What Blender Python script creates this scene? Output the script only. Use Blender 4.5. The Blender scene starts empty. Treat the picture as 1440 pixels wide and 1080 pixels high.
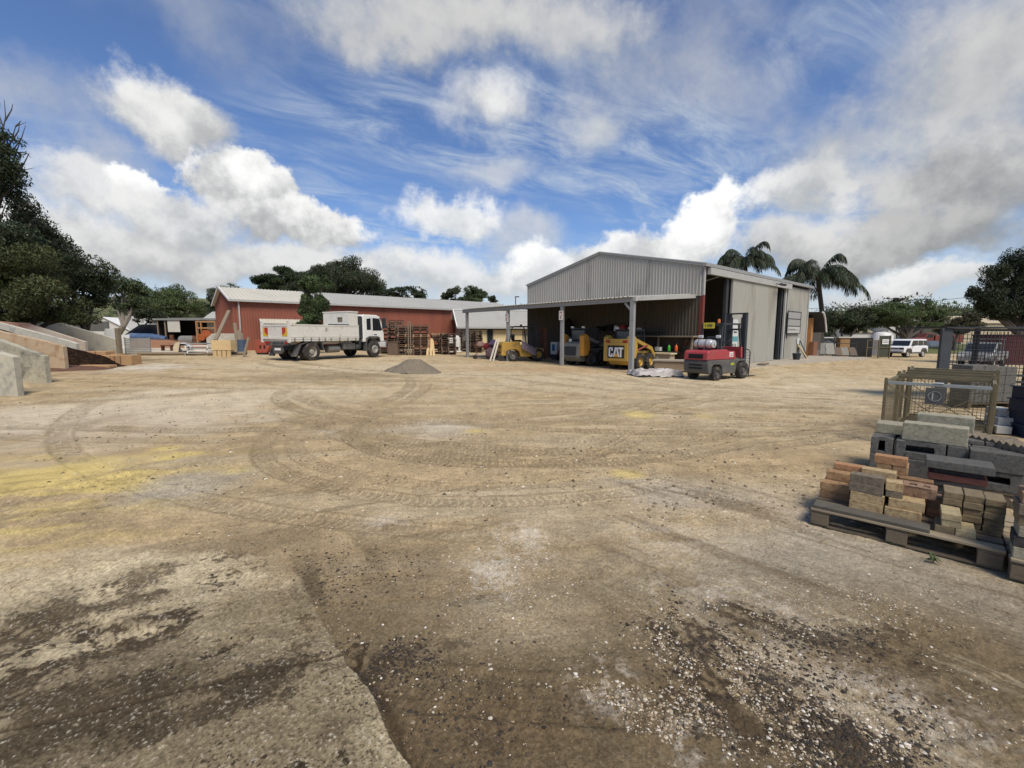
import bpy, bmesh, math, random
import numpy as np
from mathutils import Vector, Matrix, Euler
SC = bpy.context.scene
COL = SC.collection
rnd = random.Random(7)
R = math.radians

# ------------------------------------------------------------------ camera
FPX, HORIZON, EYE = 620.0, 470.0, 1.68          # focal length in photo pixels, eye height in metres
PITCH = math.atan((540 - HORIZON) / FPX)
cd = bpy.data.cameras.new('camera'); cam = bpy.data.objects.new('camera', cd); COL.objects.link(cam)
cd.sensor_width = 36.0; cd.lens = FPX / 1440 * 36; cd.clip_start = 0.05; cd.clip_end = 6000
cam.location = (0, 0, EYE); cam.rotation_euler = (math.pi / 2 - PITCH, 0, 0)
SC.camera = cam
SC.render.resolution_x = 1024; SC.render.resolution_y = 768
SC.view_settings.view_transform = 'Standard'; SC.view_settings.look = 'None'
SC.view_settings.exposure = 0.28; SC.view_settings.gamma = 1.0

# ------------------------------------------------------------------ sun and sky
SUN_EL, SUN_AZ = R(55), R(158)                    # azimuth clockwise from +Y: behind the viewer, to the right
sd = bpy.data.lights.new('sun', 'SUN'); sd.energy = 3.3; sd.angle = R(26); sd.color = (1.0, .91, .78)
sun = bpy.data.objects.new('sun', sd); COL.objects.link(sun)
sun.rotation_euler = Vector((-math.sin(SUN_AZ) * math.cos(SUN_EL), -math.cos(SUN_AZ) * math.cos(SUN_EL), -math.sin(SUN_EL))).to_track_quat('-Z', 'Y').to_euler()

def ray(u, v):
    cx = (u - 720) / FPX; cy = (540 - v) / FPX
    return cx, math.cos(PITCH) + cy * math.sin(PITCH), cy * math.cos(PITCH) - math.sin(PITCH)

class NT:
    """small helper for building node trees"""
    def __init__(s, tree): s.t = tree; s.n = tree.nodes; s.l = tree.links
    def put(s, sock, val):
        if isinstance(val, bpy.types.NodeSocket): s.l.new(val, sock)
        elif val is not None:
            if hasattr(sock.default_value, '__len__') and not hasattr(val, '__len__'): val = [val] * len(sock.default_value)
            if hasattr(val, '__len__') and len(sock.default_value) == 4 and len(val) == 3: val = (*val, 1)
            sock.default_value = val
    def math(s, op, a, b=None, c=None, clamp=False):
        m = s.n.new('ShaderNodeMath'); m.operation = op; m.use_clamp = clamp
        for i, q in enumerate((a, b, c)):
            if q is not None: s.put(m.inputs[i], q)
        return m.outputs[0]
    def vm(s, op, a, b=None):
        m = s.n.new('ShaderNodeVectorMath'); m.operation = op; s.put(m.inputs[0], a)
        if b is not None: s.put(m.inputs[1], b)
        return m.outputs['Value'] if op in ('LENGTH', 'DOT_PRODUCT') else m.outputs[0]
    def noise(s, vec, scale, detail=4, rough=.55, dist=0, color=False):
        m = s.n.new('ShaderNodeTexNoise'); s.put(m.inputs['Vector'], vec)
        m.inputs['Scale'].default_value = scale; m.inputs['Detail'].default_value = detail
        m.inputs['Roughness'].default_value = rough; m.inputs['Distortion'].default_value = dist
        return m.outputs['Color' if color else 'Fac']
    def step(s, x, a, b, lo=0., hi=1.):
        m = s.n.new('ShaderNodeMapRange'); m.interpolation_type = 'SMOOTHSTEP'
        s.put(m.inputs[0], x)
        for i, q in zip((1, 2, 3, 4), (a, b, lo, hi)): s.put(m.inputs[i], q)
        return m.outputs[0]
    def mix(s, f, a, b, mode='MIX'):
        m = s.n.new('ShaderNodeMix'); m.data_type = 'RGBA'; m.blend_type = mode; m.clamp_factor = True
        s.put(m.inputs[0], f); s.put(m.inputs[6], a); s.put(m.inputs[7], b)
        return m.outputs[2]
    def comb(s, x, y, z):
        m = s.n.new('ShaderNodeCombineXYZ')
        for i, q in enumerate((x, y, z)): s.put(m.inputs[i], q)
        return m.outputs[0]

world = bpy.data.worlds.new('World'); SC.world = world; world.use_nodes = True
def build_sky():
    t = NT(world.node_tree); t.n.clear()
    out = t.n.new('ShaderNodeOutputWorld'); bg = t.n.new('ShaderNodeBackground'); bg.inputs['Strength'].default_value = .1
    t.l.new(bg.outputs[0], out.inputs[0])
    sky = t.n.new('ShaderNodeTexSky'); sky.sky_type = 'NISHITA'; sky.sun_disc = False
    sky.sun_elevation = SUN_EL; sky.sun_rotation = SUN_AZ; sky.altitude = 100; sky.air_density = 1.0; sky.dust_density = .6; sky.ozone_density = 2.5
    tc = t.n.new('ShaderNodeTexCoord'); d = tc.outputs['Generated']
    d = t.vm('NORMALIZE', d)
    sp = t.n.new('ShaderNodeSeparateXYZ'); t.l.new(d, sp.inputs[0]); x, y, z = sp.outputs
    az = t.math('ARCTAN2', x, y); el = t.math('ARCSINE', z)
    # billowing: bend the angular coordinates with noise on the direction
    wob = t.noise(d, 5.5, 7, .6, color=True)
    ws = t.n.new('ShaderNodeSeparateXYZ'); t.l.new(wob, ws.inputs[0])
    az2 = t.math('ADD', az, t.math('MULTIPLY', t.math('SUBTRACT', ws.outputs[0], .5), .22))
    el2 = t.math('ADD', el, t.math('MULTIPLY', t.math('SUBTRACT', ws.outputs[1], .5), .20))
    puff = t.noise(d, 13, 9, .62)
    soft = t.noise(d, 4, 6, .55)
    # cirrus: streaks on a high flat layer
    inv = t.math('DIVIDE', 1.0, t.math('MAXIMUM', t.math('ADD', z, .08), .03))
    px = t.math('MULTIPLY', x, inv); py = t.math('MULTIPLY', y, inv)
    ca, sa = math.cos(R(35)), math.sin(R(35))
    qx = t.math('ADD', t.math('MULTIPLY', px, ca), t.math('MULTIPLY', py, sa))
    qy = t.math('SUBTRACT', t.math('MULTIPLY', py, ca), t.math('MULTIPLY', px, sa))
    strk = t.noise(t.comb(t.math('MULTIPLY', qx, 1.0), t.math('MULTIPLY', qy, 2.3), 0), 1.9, 10, .66, .7)
    veil = t.noise(t.comb(px, py, 3.0), .9, 5, .5)
    ci = t.math('MULTIPLY', t.step(strk, .36, .82), t.step(t.math('ADD', veil, t.math('MULTIPLY', x, .16)), .34, .62))
    col = t.mix(1.0, sky.outputs[0], (.76, .88, 1.10, 1), 'MULTIPLY')
    col = t.mix(t.math('MULTIPLY', ci, .95), col, (4.9, 5.5, 6.1, 1))
    low = t.step(el, R(0), R(13))
    col = t.mix(t.math('MULTIPLY', t.math('SUBTRACT', 1, low), .75), col, (5.2, 5.6, 5.9, 1))
    def cloud(col, u, v, ru, rv, white, grey, sharp=.3, dens=1.0, k=.9, tilt=0.0):
        rx, ry, rz = ray(u, v); L = math.sqrt(rx * rx + ry * ry + rz * rz)
        a0, e0 = math.atan2(rx, ry), math.asin(rz / L)
        x2, y2, z2 = ray(u + ru, v); ra = abs(math.atan2(x2, y2) - a0)
        x3, y3, z3 = ray(u, v - rv); re_ = abs(math.asin(z3 / math.sqrt(x3 * x3 + y3 * y3 + z3 * z3)) - e0)
        dx = t.math('DIVIDE', t.math('SUBTRACT', az2, a0), ra)
        dy = t.math('DIVIDE', t.math('SUBTRACT', el2, e0), re_)
        if tilt: dy = t.math('ADD', dy, t.math('MULTIPLY', dx, tilt))
        r = t.vm('LENGTH', t.comb(dx, dy, 0))
        f = t.math('ADD', t.math('SUBTRACT', 1.0, r), t.math('MULTIPLY', t.math('SUBTRACT', puff, .5), k))
        den = t.math('MULTIPLY', t.step(f, 0, sharp), dens)
        lit = t.math('ADD', t.math('MULTIPLY', dy, .55), t.math('ADD', t.math('MULTIPLY', t.math('SUBTRACT', puff, .5), 2.2), t.math('MULTIPLY', t.math('SUBTRACT', soft, .5), 2.2)))
        grey *= 1.03; white *= 1.06; c = t.mix(t.step(lit, -.6, .5), (grey * .97, grey * 1.0, grey * 1.02, 1), (white, white * 1.0, white * .985, 1))
        return t.mix(den, col, c)
    W, G_ = 8.0, 4.2
    for a in (
        (60, 150, 200, 80, 5.0, 4.2, 1.2, .6), (150, 240, 130, 60, 4.8, 4.0, 1.0, .6),
        (130, 345, 240, 80, 6.4, 3.8, .6, .97), (370, 370, 260, 48, 6.2, 3.8, .6, .97),
        (640, 395, 200, 42, 6.8, 4.6, .6, .9), (720, 335, 100, 50, 5.8, 4.6, .9, .7),
        (120, 265, 120, 45, 6.6, 4.4, .6, .9),
        (235, 172, 88, 66, 6.8, 3.9, .5, 1.0, .7, .12), (215, 268, 60, 25, 8.4, 6.0, .35, .95),
        (345, 262, 78, 56, 8.2, 3.9, .25, 1.0, .8, .2), (440, 318, 100, 40, 7.6, 3.7, .35, 1.0, .9, .25), (270, 310, 130, 50, 6.8, 4.0, .5, .95),
        (260, 20, 240, 90, 4.7, 4.0, 1.4, .45), (930, 70, 280, 130, 4.8, 4.1, 1.4, .62), (640, 15, 370, 105, 5.0, 3.9, .9, .98), (560, 60, 200, 60, 4.8, 3.8, 1.0, .9), (800, 40, 180, 80, 5.2, 4.4, .9, .75),
        (685, 150, 105, 62, 6.8, 4.9, .9, .97, .6), (840, 165, 80, 60, 5.6, 4.8, 1.0, .75, .6), (700, 245, 90, 40, 5.8, 5.0, 1.0, .6),
        (630, 310, 80, 48, 7.6, 5.6, .5, .92), (770, 380, 110, 34, 8.2, 5.8, .5, .95),
        (1010, 130, 190, 110, 5.0, 4.6, 1.3, .5),
        (870, 350, 85, 34, 7.2, 4.8, .5, .95), (960, 335, 120, 50, 8.0, 4.6, .35, 1.0), (1000, 305, 80, 50, 8.4, 5.0, .3, 1.0),
        (1140, 260, 110, 55, 7.6, 4.2, .5, .95), (1400, 90, 400, 270, 5.0, 3.9, .9, .97), (1180, 200, 200, 100, 4.8, 3.9, 1.2, .85),
        (1350, 250, 330, 110, 5.0, 2.7, .7, .97), (1230, 345, 300, 55, 4.2, 2.3, .5, .97), (1120, 340, 110, 50, 6.0, 3.6, .6, .9),
        (1310, 405, 260, 26, 6.8, 4.8, .6, .95),
    ): col = cloud(col, *a)
    t.l.new(col, bg.inputs['Color'])
    world.cycles.sampling_method = 'MANUAL'; world.cycles.sample_map_resolution = 512
build_sky()

# ------------------------------------------------------------------ lie of the land
HX = [-60, -30, -18, -9, -3, 0, 2.7, 5.7, 9, 25, 38, 60]
HZ = [.45, .42, .36, .22, .03, -.02, -.05, -.16, -.2, -.22, -.8, -.9]
def hz_np(x, y):
    t = np.clip((y - 4) / 12, 0, 1)
    return np.interp(x, HX, HZ) * t * t * (3 - 2 * t)
def hz(x, y): return float(hz_np(np.array([x]), np.array([y]))[0])
def G(u, v):
    """where the ground lies along the line of sight of a photo pixel"""
    rx, ry, rz = ray(u, v); t = EYE / -rz if rz < 0 else 60
    for i in range(60): t += .5 * (min((EYE - hz(rx * t, ry * t)) / max(1e-3, -rz), 400) - t)
    return Vector((rx * t, ry * t, EYE + rz * t))
def A(u, v, Y):
    """the point at distance Y along the line of sight of a photo pixel"""
    rx, ry, rz = ray(u, v); t = Y / ry
    return Vector((rx * t, Y, EYE + rz * t))
def on(x, y, dz=0.0): return Vector((x, y, hz(x, y) + dz))
def gx(u, Y):
    """ground point at distance Y below photo column u"""
    x = A(u, 480, Y).x
    return on(x, Y)

# ------------------------------------------------------------------ materials
MATS = {}
def mat(name, col, rough=.75, metal=0., var=.18, scale=3., bump=0., bscale=40., dirt=None, dscale=2.5, damt=.45, stretch=(1, 1, 1), spec=.4, island=0., objvar=.0, attr=None):
    """procedural surface: base colour broken up by two noises, optional dirt, fine bump"""
    if name in MATS: return MATS[name]
    m = bpy.data.materials.new(name); m.use_nodes = True; MATS[name] = m
    t = NT(m.node_tree); b = t.n['Principled BSDF']
    tc = t.n.new('ShaderNodeTexCoord'); v = t.vm('MULTIPLY', tc.outputs['Object'], stretch)
    oi = t.n.new('ShaderNodeObjectInfo')
    v = t.vm('ADD', v, t.vm('MULTIPLY', t.comb(oi.outputs['Random'], oi.outputs['Random'], oi.outputs['Random']), (37, 91, 53)))
    n1 = t.noise(v, scale, 6, .6); n2 = t.noise(v, scale * 9, 4, .6)
    if attr:
        at = t.n.new('ShaderNodeAttribute'); at.attribute_name = attr; c = at.outputs['Color']
    else: c = (*col, 1)
    f = t.math('ADD', t.math('MULTIPLY', t.math('SUBTRACT', n1, .5), 2.2), t.math('MULTIPLY', t.math('SUBTRACT', n2, .5), 1.2))
    if objvar: f = t.math('ADD', f, t.math('MULTIPLY', t.math('SUBTRACT', oi.outputs['Random'], .5), objvar / max(var, .01)))
    if island:
        gi = t.n.new('ShaderNodeNewGeometry'); f = t.math('ADD', f, t.math('MULTIPLY', t.math('SUBTRACT', gi.outputs['Random Per Island'], .5), island / max(var, .01)))
    k = t.math('MULTIPLY_ADD', f, var, 1.0)
    c = t.vm('SCALE', c if isinstance(c, bpy.types.NodeSocket) else t.mix(0, c, c)); sc = c.node; t.put(sc.inputs['Scale'], k)
    if dirt:
        dn = t.noise(v, dscale, 7, .65)
        c = t.mix(t.math('MULTIPLY', t.step(dn, .66 - damt * .35, .78 - damt * .25), min(1, damt * 1.5)), c, (*dirt, 1))
    t.put(b.inputs['Base Color'], c)
    t.put(b.inputs['Roughness'], t.math('ADD', rough, t.math('MULTIPLY', t.math('SUBTRACT', n1, .5), .25), clamp=True))
    b.inputs['Metallic'].default_value = metal; b.inputs['Specular IOR Level'].default_value = spec
    if bump:
        bn = t.n.new('ShaderNodeBump'); bn.inputs['Strength'].default_value = min(1, bump); bn.inputs['Distance'].default_value = .02
        t.put(bn.inputs['Height'], t.noise(v, bscale, 6, .65)); t.l.new(bn.outputs[0], b.inputs['Normal'])
    return m

# ------------------------------------------------------------------ mesh builder
def rotz(a): return Matrix.Rotation(a, 4, 'Z')
def T(x, y, z): return Matrix.Translation((x, y, z))
class MB:
    def __init__(s, M=None): s.v = []; s.f = []; s.M = M or Matrix(); s.mi = []; s.cur = 0; s.sm = []
    def add(s, vs, fs, smooth=False):
        o = len(s.v)
        for p in vs: s.v.append(tuple(s.M @ Vector(p)))
        for q in fs: s.f.append([i + o for i in q]); s.mi.append(s.cur); s.sm.append(smooth)
        return s
    def box(s, x0, x1, y0, y1, z0, z1):
        vs = [(x, y, z) for z in (z0, z1) for y in (y0, y1) for x in (x0, x1)]
        return s.add(vs, [(0, 2, 3, 1), (4, 5, 7, 6), (0, 1, 5, 4), (2, 6, 7, 3), (0, 4, 6, 2), (1, 3, 7, 5)])
    def cbox(s, c, d, rz=0, rx=0, ry=0):
        M = s.M; s.M = M @ T(*c) @ Euler((rx, ry, rz)).to_matrix().to_4x4()
        s.box(-d[0] / 2, d[0] / 2, -d[1] / 2, d[1] / 2, -d[2] / 2, d[2] / 2); s.M = M; return s
    def bar(s, p, q, w, h=None, up=(0, 0, 1)):
        h = h or w; p = Vector(p); q = Vector(q); d = (q - p).normalized(); up = Vector(up)
        if abs(d.dot(up)) > .97: up = Vector((1, 0, 0)) if abs(d.x) < .9 else Vector((0, 1, 0))
        sx = d.cross(up).normalized() * w / 2; sy = sx.cross(d).normalized() * h / 2
        vs = [p - sx - sy, p + sx - sy, p + sx + sy, p - sx + sy, q - sx - sy, q + sx - sy, q + sx + sy, q - sx + sy]
        return s.add(vs, [(3, 2, 1, 0), (4, 5, 6, 7), (0, 1, 5, 4), (1, 2, 6, 5), (2, 3, 7, 6), (3, 0, 4, 7)])
    def tube(s, pts, r, n=8, cap=True):
        pts = [Vector(p) for p in pts]; rr = r if hasattr(r, '__len__') else [r] * len(pts)
        vs = []; fs = []; prev = None
        for i, p in enumerate(pts):
            d = (pts[min(i + 1, len(pts) - 1)] - pts[max(i - 1, 0)])
            d = d.normalized() if d.length > 1e-9 else Vector((0, 0, 1))
            a = prev if prev is not None else (Vector((0, 0, 1)) if abs(d.z) < .9 else Vector((1, 0, 0)))
            a = (a - d * a.dot(d)).normalized(); prev = a; b = d.cross(a)
            for k in range(n):
                t = 2 * math.pi * k / n; vs.append(p + (a * math.cos(t) + b * math.sin(t)) * rr[i])
        for i in range(len(pts) - 1):
            for k in range(n): fs.append((i * n + k, i * n + (k + 1) % n, (i + 1) * n + (k + 1) % n, (i + 1) * n + k))
        s.add(vs, fs, True)
        if cap:
            m = len(pts) - 1
            s.add(vs[:n], [tuple(range(n - 1, -1, -1))]); s.add(vs[m * n:], [tuple(range(n))])
        return s
    def cyl(s, p, q, r, n=16): return s.tube([p, q], r, n)
    def lathe(s, prof, n=20, axis='Z', cap=True):
        """prof: (radius, height) pairs turned about the local axis"""
        vs = []; fs = []
        def P(r, h, t):
            a, b = r * math.cos(t), r * math.sin(t)
            return (a, b, h) if axis == 'Z' else ((h, a, b) if axis == 'X' else (b, h, a))
        for r, h in prof:
            for k in range(n): vs.append(P(r, h, 2 * math.pi * k / n))
        for i in range(len(prof) - 1):
            for k in range(n): fs.append((i * n + k, i * n + (k + 1) % n, (i + 1) * n + (k + 1) % n, (i + 1) * n + k))
        s.add(vs, fs, True)
        if cap:
            if prof[0][0] > 1e-6: s.add(vs[:n], [tuple(range(n - 1, -1, -1))])
            if prof[-1][0] > 1e-6: s.add(vs[-n:], [tuple(range(n))])
        return s
    def prism(s, poly, a, b, axis='Y'):
        """polygon extruded along an axis: poly holds the two other coordinates (XZ for Y, YZ for X, XY for Z)"""
        def P(p, t): return (p[0], t, p[1]) if axis == 'Y' else ((t, p[0], p[1]) if axis == 'X' else (p[0], p[1], t))
        n = len(poly); vs = [P(p, a) for p in poly] + [P(p, b) for p in poly]
        fs = [tuple(range(n)), tuple(range(2 * n - 1, n - 1, -1))] + [(i, i + n, (i + 1) % n + n, (i + 1) % n) for i in range(n)]
        return s.add(vs, fs)
    def quad(s, *p): return s.add(p, [tuple(range(len(p)))])
    def build(s, name, m, parent=None, bevel=0, seg=2, loc=None, rz=0):
        me = bpy.data.meshes.new(name); me.from_pydata(s.v, [], s.f)
        ms = m if isinstance(m, (list, tuple)) else [m]
        for q in ms: me.materials.append(q)
        me.polygons.foreach_set('use_smooth', s.sm)
        if len(ms) > 1: me.polygons.foreach_set('material_index', s.mi)
        bm = bmesh.new(); bm.from_mesh(me); bmesh.ops.remove_doubles(bm, verts=bm.verts, dist=1e-5); bmesh.ops.recalc_face_normals(bm, faces=bm.faces); bm.to_mesh(me); bm.free()
        if any(s.sm): me.set_sharp_from_angle(angle=R(38))
        o = bpy.data.objects.new(name, me); COL.objects.link(o)
        if parent is not None: o.parent = parent
        if loc is not None: o.location = loc
        if rz: o.rotation_euler.z = rz
        if bevel:
            b = o.modifiers.new('bevel', 'BEVEL'); b.width = bevel; b.segments = seg; b.limit_method = 'ANGLE'; b.angle_limit = R(35)
        return o
def tag(o, label=None, cat=None, group=None, kind=None):
    if label: o['label'] = label
    if cat: o['category'] = cat
    if group: o['group'] = group
    if kind or cat: o['kind'] = kind or 'thing'
    return o
def thing(name, label, cat, loc=(0, 0, 0), rz=0, group=None):
    o = bpy.data.objects.new(name, None); COL.objects.link(o); o.location = loc; o.rotation_euler.z = rz; o.empty_display_size = .2
    return tag(o, label, cat, group)
def copy_tree(o, parent=None):
    c = o.copy(); COL.objects.link(c)
    if parent is not None: c.parent = parent
    for ch in list(o.children): copy_tree(ch, c)
    return c
def again(proto, loc, rz, label, group=None, scale=1):
    c = copy_tree(proto); c.location = loc; c.rotation_euler.z = rz; c['label'] = label; c.scale = (scale,) * 3
    if group: c['group'] = group
    return c

# ------------------------------------------------------------------ numpy noise
def vnoise(x, y, seed=0):
    xi = np.floor(x).astype(np.int64); yi = np.floor(y).astype(np.int64); fx = x - xi; fy = y - yi
    fx = fx * fx * (3 - 2 * fx); fy = fy * fy * (3 - 2 * fy)
    def h(a, b):
        n = (a * 374761393 + b * 668265263 + seed * 974634521) & 0x7fffffff
        n = ((n ^ (n >> 13)) * 1274126177) & 0x7fffffff
        return ((n ^ (n >> 16)) & 0xffff) / 65535.0
    return (h(xi, yi) * (1 - fx) + h(xi + 1, yi) * fx) * (1 - fy) + (h(xi, yi + 1) * (1 - fx) + h(xi + 1, yi + 1) * fx) * fy
def fbm(x, y, oct=4, seed=0, gain=.5):
    a, s, t = 1.0, 0, 0
    for i in range(oct):
        s = s + a * vnoise(x, y, seed + i * 17); t += a; a *= gain; x = x * 2.03 + 5.1; y = y * 2.03 + 1.7
    return s / t
def sst(a, b, t):
    t = np.clip((t - a) / (b - a), 0, 1); return t * t * (3 - 2 * t)

# ================================================================== THE SETTING: ground, slab, apron, hills
def blob(x, y, u, v, ru, rv, soft=.5, nz=None):
    """soft-edged patch of ground, its middle and half-widths read off the photograph and turned into metres"""
    c = G(u, v); a = G(u + ru, v); b0, b1 = G(u, v + rv), G(u, max(v - rv, 476))
    ra = abs(a.x - c.x); rb = max(.05, (b1 - b0).length / 2)
    dy = (b1 - b0).normalized(); cx, cy = (b0.x + b1.x) / 2, (b0.y + b1.y) / 2
    py = (x - cx) * dy.x + (y - cy) * dy.y; px = (x - cx) * dy.y - (y - cy) * dy.x
    r = np.sqrt((px / ra) ** 2 + (py / rb) ** 2)
    if nz is not None: r = r + (nz - .5) * 1.5
    return 1 - sst(1 - soft, 1 + soft * .4, r)
RT = np.random.RandomState(77)
# tyre tracks: centre, radius, width, start and end angle, depth of tread
TRACKS = [(-.3, 8.1, 3.82, .26, 150, 310, .75), (-.3, 8.1, 3.38, .24, 160, 300, .5), (-.3, 8.15, 2.58, .26, 130, 340, 1.0), (-.25, 8.2, 2.2, .24, 150, 345, .7),
          (-.1, 8.6, 1.75, .24, 180, 330, .5), (.6, 10.2, 4.6, .28, 185, 320, .9), (.6, 10.2, 4.1, .26, 190, 330, .6), (1.5, 14.5, 8.3, .3, 215, 310, .9), (1.5, 14.5, 7.6, .3, 220, 318, .7),
          (-1.2, 13.5, 5.3, .3, 180, 340, .8), (-1.2, 13.5, 4.7, .3, 190, 330, .5), (3.5, 20., 12.6, .3, 215, 300, .9), (3.5, 20, 11.8, .3, 220, 290, .6), (-16, 12, 12.9, .28, -50, 30, .7), (-16, 12, 13.4, .28, -55, 20, .6),
          (-6, 22, 14.5, .3, 250, 330, .8), (-6, 22, 15.2, .3, 250, 335, .6), (12, 18, 6.5, .3, 180, 290, .7), (12, 18, 7.2, .3, 170, 285, .6)]
for _i in range(16):
    _cx, _cy, _r = RT.uniform(-16, 16), RT.uniform(14, 30), RT.uniform(5, 14); _a = RT.uniform(180, 260); _w = RT.uniform(.5, .9)
    TRACKS += [(_cx, _cy, _r, .3, _a, _a + RT.uniform(50, 90), _w), (_cx, _cy, _r + RT.uniform(1.5, 2.0), .3, _a + 4, _a + RT.uniform(50, 90), _w * .8)]
def slab_mask(x, y):
    """signed distance-like value, >0 inside the old concrete slab at the lower left"""
    e1 = (x + .40) * (-.782) + (y - 1.54) * (-.623)        # right-hand edge
    b = (y - 3.62) * .99 + (x + 2.0) * (-.14)              # back edge
    wob = (fbm(x * 3, y * 3, 3, 5) - .5) * .14 + (fbm(x * 14, y * 14, 3, 8) - .5) * .03
    w2 = (fbm(x * 1.5 + 3, y * 1.5, 4, 25) - .5) * .9
    return np.minimum(e1 + wob * .5 + np.clip(y - 2.5, 0, 1) * w2 * .25, -b + wob * 1.5 + w2)
def ground_fields(x, y):
    """height and colour of the yard surface at every point"""
    r = np.hypot(x, y)
    near = 1 - sst(8, 30, r)
    n4 = np.where(r < 7, fbm(x * 85, y * 85, 3, 12, .7), .5)
    n0 = fbm(x * .35, y * .35, 4, 1); n1 = fbm(x * 1.3 + 9, y * 1.3, 5, 2); n2 = fbm(x * 6, y * 6, 4, 3); n3 = fbm(x * 28, y * 28, 4, 4, .6)
    ca, sa = math.cos(R(8)), math.sin(R(8))
    s1 = fbm((x * ca + y * sa) * .25, (y * ca - x * sa) * 2.2, 5, 6, .6); s2 = fbm((x * ca + y * sa) * .8 + 4, (y * ca - x * sa) * 5, 4, 7, .6)
    ca, sa = math.cos(R(125)), math.sin(R(125))
    s3 = fbm((x * ca + y * sa) * .8, (y * ca - x * sa) * 6, 5, 9, .6)
    ca, sa = math.cos(R(27)), math.sin(R(27)); s5 = fbm((x * ca + y * sa) * 1.1, (y * ca - x * sa) * 7, 5, 19, .62)
    ca, sa = math.cos(R(-48)), math.sin(R(-48)); s6 = fbm((x * ca + y * sa) * .6, (y * ca - x * sa) * 6.5, 6, 23, .66)
    h = (n1 - .5) * .03 + (n2 - .5) * .012 + (n3 - .5) * .012 * near + (s2 - .5) * .02
    base = np.array([.415, .314, .180]); pale = np.array([.55, .465, .315]); dark = np.array([.155, .118, .068]); sand = np.array([.58, .45, .17])
    white = np.array([.60, .545, .45]); soil = np.array([.056, .041, .026]); red = np.array([.16, .085, .055]); org = np.array([.35, .22, .105])
    c = np.ones((len(x), 3)) * base
    def lay(m, colr, a=1.0):
        m = np.clip(m * a, 0, 1)[:, None]; c[:] = c * (1 - m) + colr * m
    c *= (.80 + .40 * n2 * 1.0)[:, None]
    lay(sst(.40, .75, s1), pale, .40)
    lay(sst(.48, .72, n0) * sst(.3, .7, s2), pale, .5)
    lay(sst(.52, .78, s2), dark, .26)
    lay(sst(.55, .8, n1), dark, .25)
    # pale wide apron of worn earth, left and middle distance
    lay(blob(x, y, 130, 590, 280, 34, .8, n1), white, .42); lay(blob(x, y, 620, 604, 70, 14, .8, n1), white, .5); lay(blob(x, y, 330, 560, 260, 20, .9, n1), pale, .6)
    lay(blob(x, y, 205, 517, 70, 5, .8, n1), white, .75); lay(blob(x, y, 980, 545, 330, 18, .9, n1), pale, .55); lay(blob(x, y, 640, 520, 330, 10, .9, n1), pale, .5)
    lay(blob(x, y, 830, 622, 160, 12, .9, n1), pale, .35); lay(blob(x, y, 1150, 560, 130, 40, .9, n1), pale, .4)
    lay(blob(x, y, 1230, 820, 230, 80, .8, n1), np.array([.40, .36, .28]), .75); lay(blob(x, y, 1010, 700, 160, 30, .9, n1), np.array([.40, .36, .30]), .5)
    lay(blob(x, y, 760, 520, 130, 6, .8, n1), org, .55); lay(blob(x, y, 470, 530, 120, 6, .8, s2), dark, .5)
    lay(blob(x, y, 100, 516, 75, 8, .7, n1), red, .85); lay(blob(x, y, 160, 507, 60, 4, .7, n1), dark, .7)
    # tyre tracks
    tr = np.zeros(len(x)); trd = np.zeros(len(x))
    for (cx, cy, rr, w, a0, a1, dep) in TRACKS:
        dx, dy = x - cx, y - cy; q = np.hypot(dx, dy); sel = np.abs(q - rr) < w * 1.4
        if not sel.any(): continue
        an = np.degrees(np.arctan2(dy[sel], dx[sel])) % 360; a0m, a1m = a0 % 360, a1 % 360
        span = (a1 - a0); da = (an - a0m) % 360; inside = sst(0, 14, da) * (1 - sst(span - 14, span, da)) * (da < span)
        d = (q[sel] - rr) / (w / 2) + (n1[sel] - .5) * .5
        band = (1 - sst(.75, 1.0, np.abs(d))) * inside * dep
        ew = np.maximum(0, r[sel] - 5) * .014; edge = (np.exp(-((np.abs(d) - 1.05) / (.16 + ew)) ** 2) + .6 * np.exp(-((np.abs(d) - .45) / (.07 + ew)) ** 2) + .35 * np.exp(-(d / (.06 + ew)) ** 2)) * inside * dep * sst(.2, .6, n2[sel] * .5 + n0[sel] * .5)
        s = np.radians(an) * rr
        lug = sst(.35, .6, (np.abs(np.sin((s + np.abs(d) * .05) * math.pi / .085)))) * band * sst(.25, .5, n0[sel] * .6 + n2[sel] * .6 + .05)
        h[sel] += -.010 * band + .012 * edge - .009 * lug
        tr[sel] = np.maximum(tr[sel], np.maximum(edge * .8, lug * .55)); trd[sel] = np.maximum(trd[sel], band)
    lay(trd * (1 - sst(30, 60, r)), pale, .12); lay(tr, np.array([.15, .112, .064]), .95)
    # yellow sand spread at the left, and spills of it
    sm = blob(x, y, 40, 715, 250, 75, .8, s1) * sst(.40, .60, s2 * .45 + s1 * .35 + n2 * .2)
    lay(sm, sand, .95); lay(blob(x, y, 70, 668, 110, 14, .6, n1), sand, .8)
    for (u, v, a, b) in ((328, 663, 22, 4), (895, 583, 22, 5), (885, 666, 28, 6), (668, 606, 18, 4), (985, 585, 22, 3), (255, 640, 30, 4), (230, 630, 20, 3)): lay(blob(x, y, u, v, a, b, .8, n1), sand, .75)
    # grey dust ramp behind the slab
    lay(blob(x, y, 250, 690, 90, 26, .7, n1), np.array([.36, .34, .29]), .6); lay(blob(x, y, 370, 760, 130, 20, .7, n1), dark, .5)
    # foreground earth darkened, cloud shade painted into its colour; then dark and pale streaks
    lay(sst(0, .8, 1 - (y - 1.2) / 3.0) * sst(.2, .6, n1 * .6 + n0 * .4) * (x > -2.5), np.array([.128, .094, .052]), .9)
    lay(blob(x, y, 700, 1060, 230, 120, .8, n1), np.array([.13, .09, .05]), .7)
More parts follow.
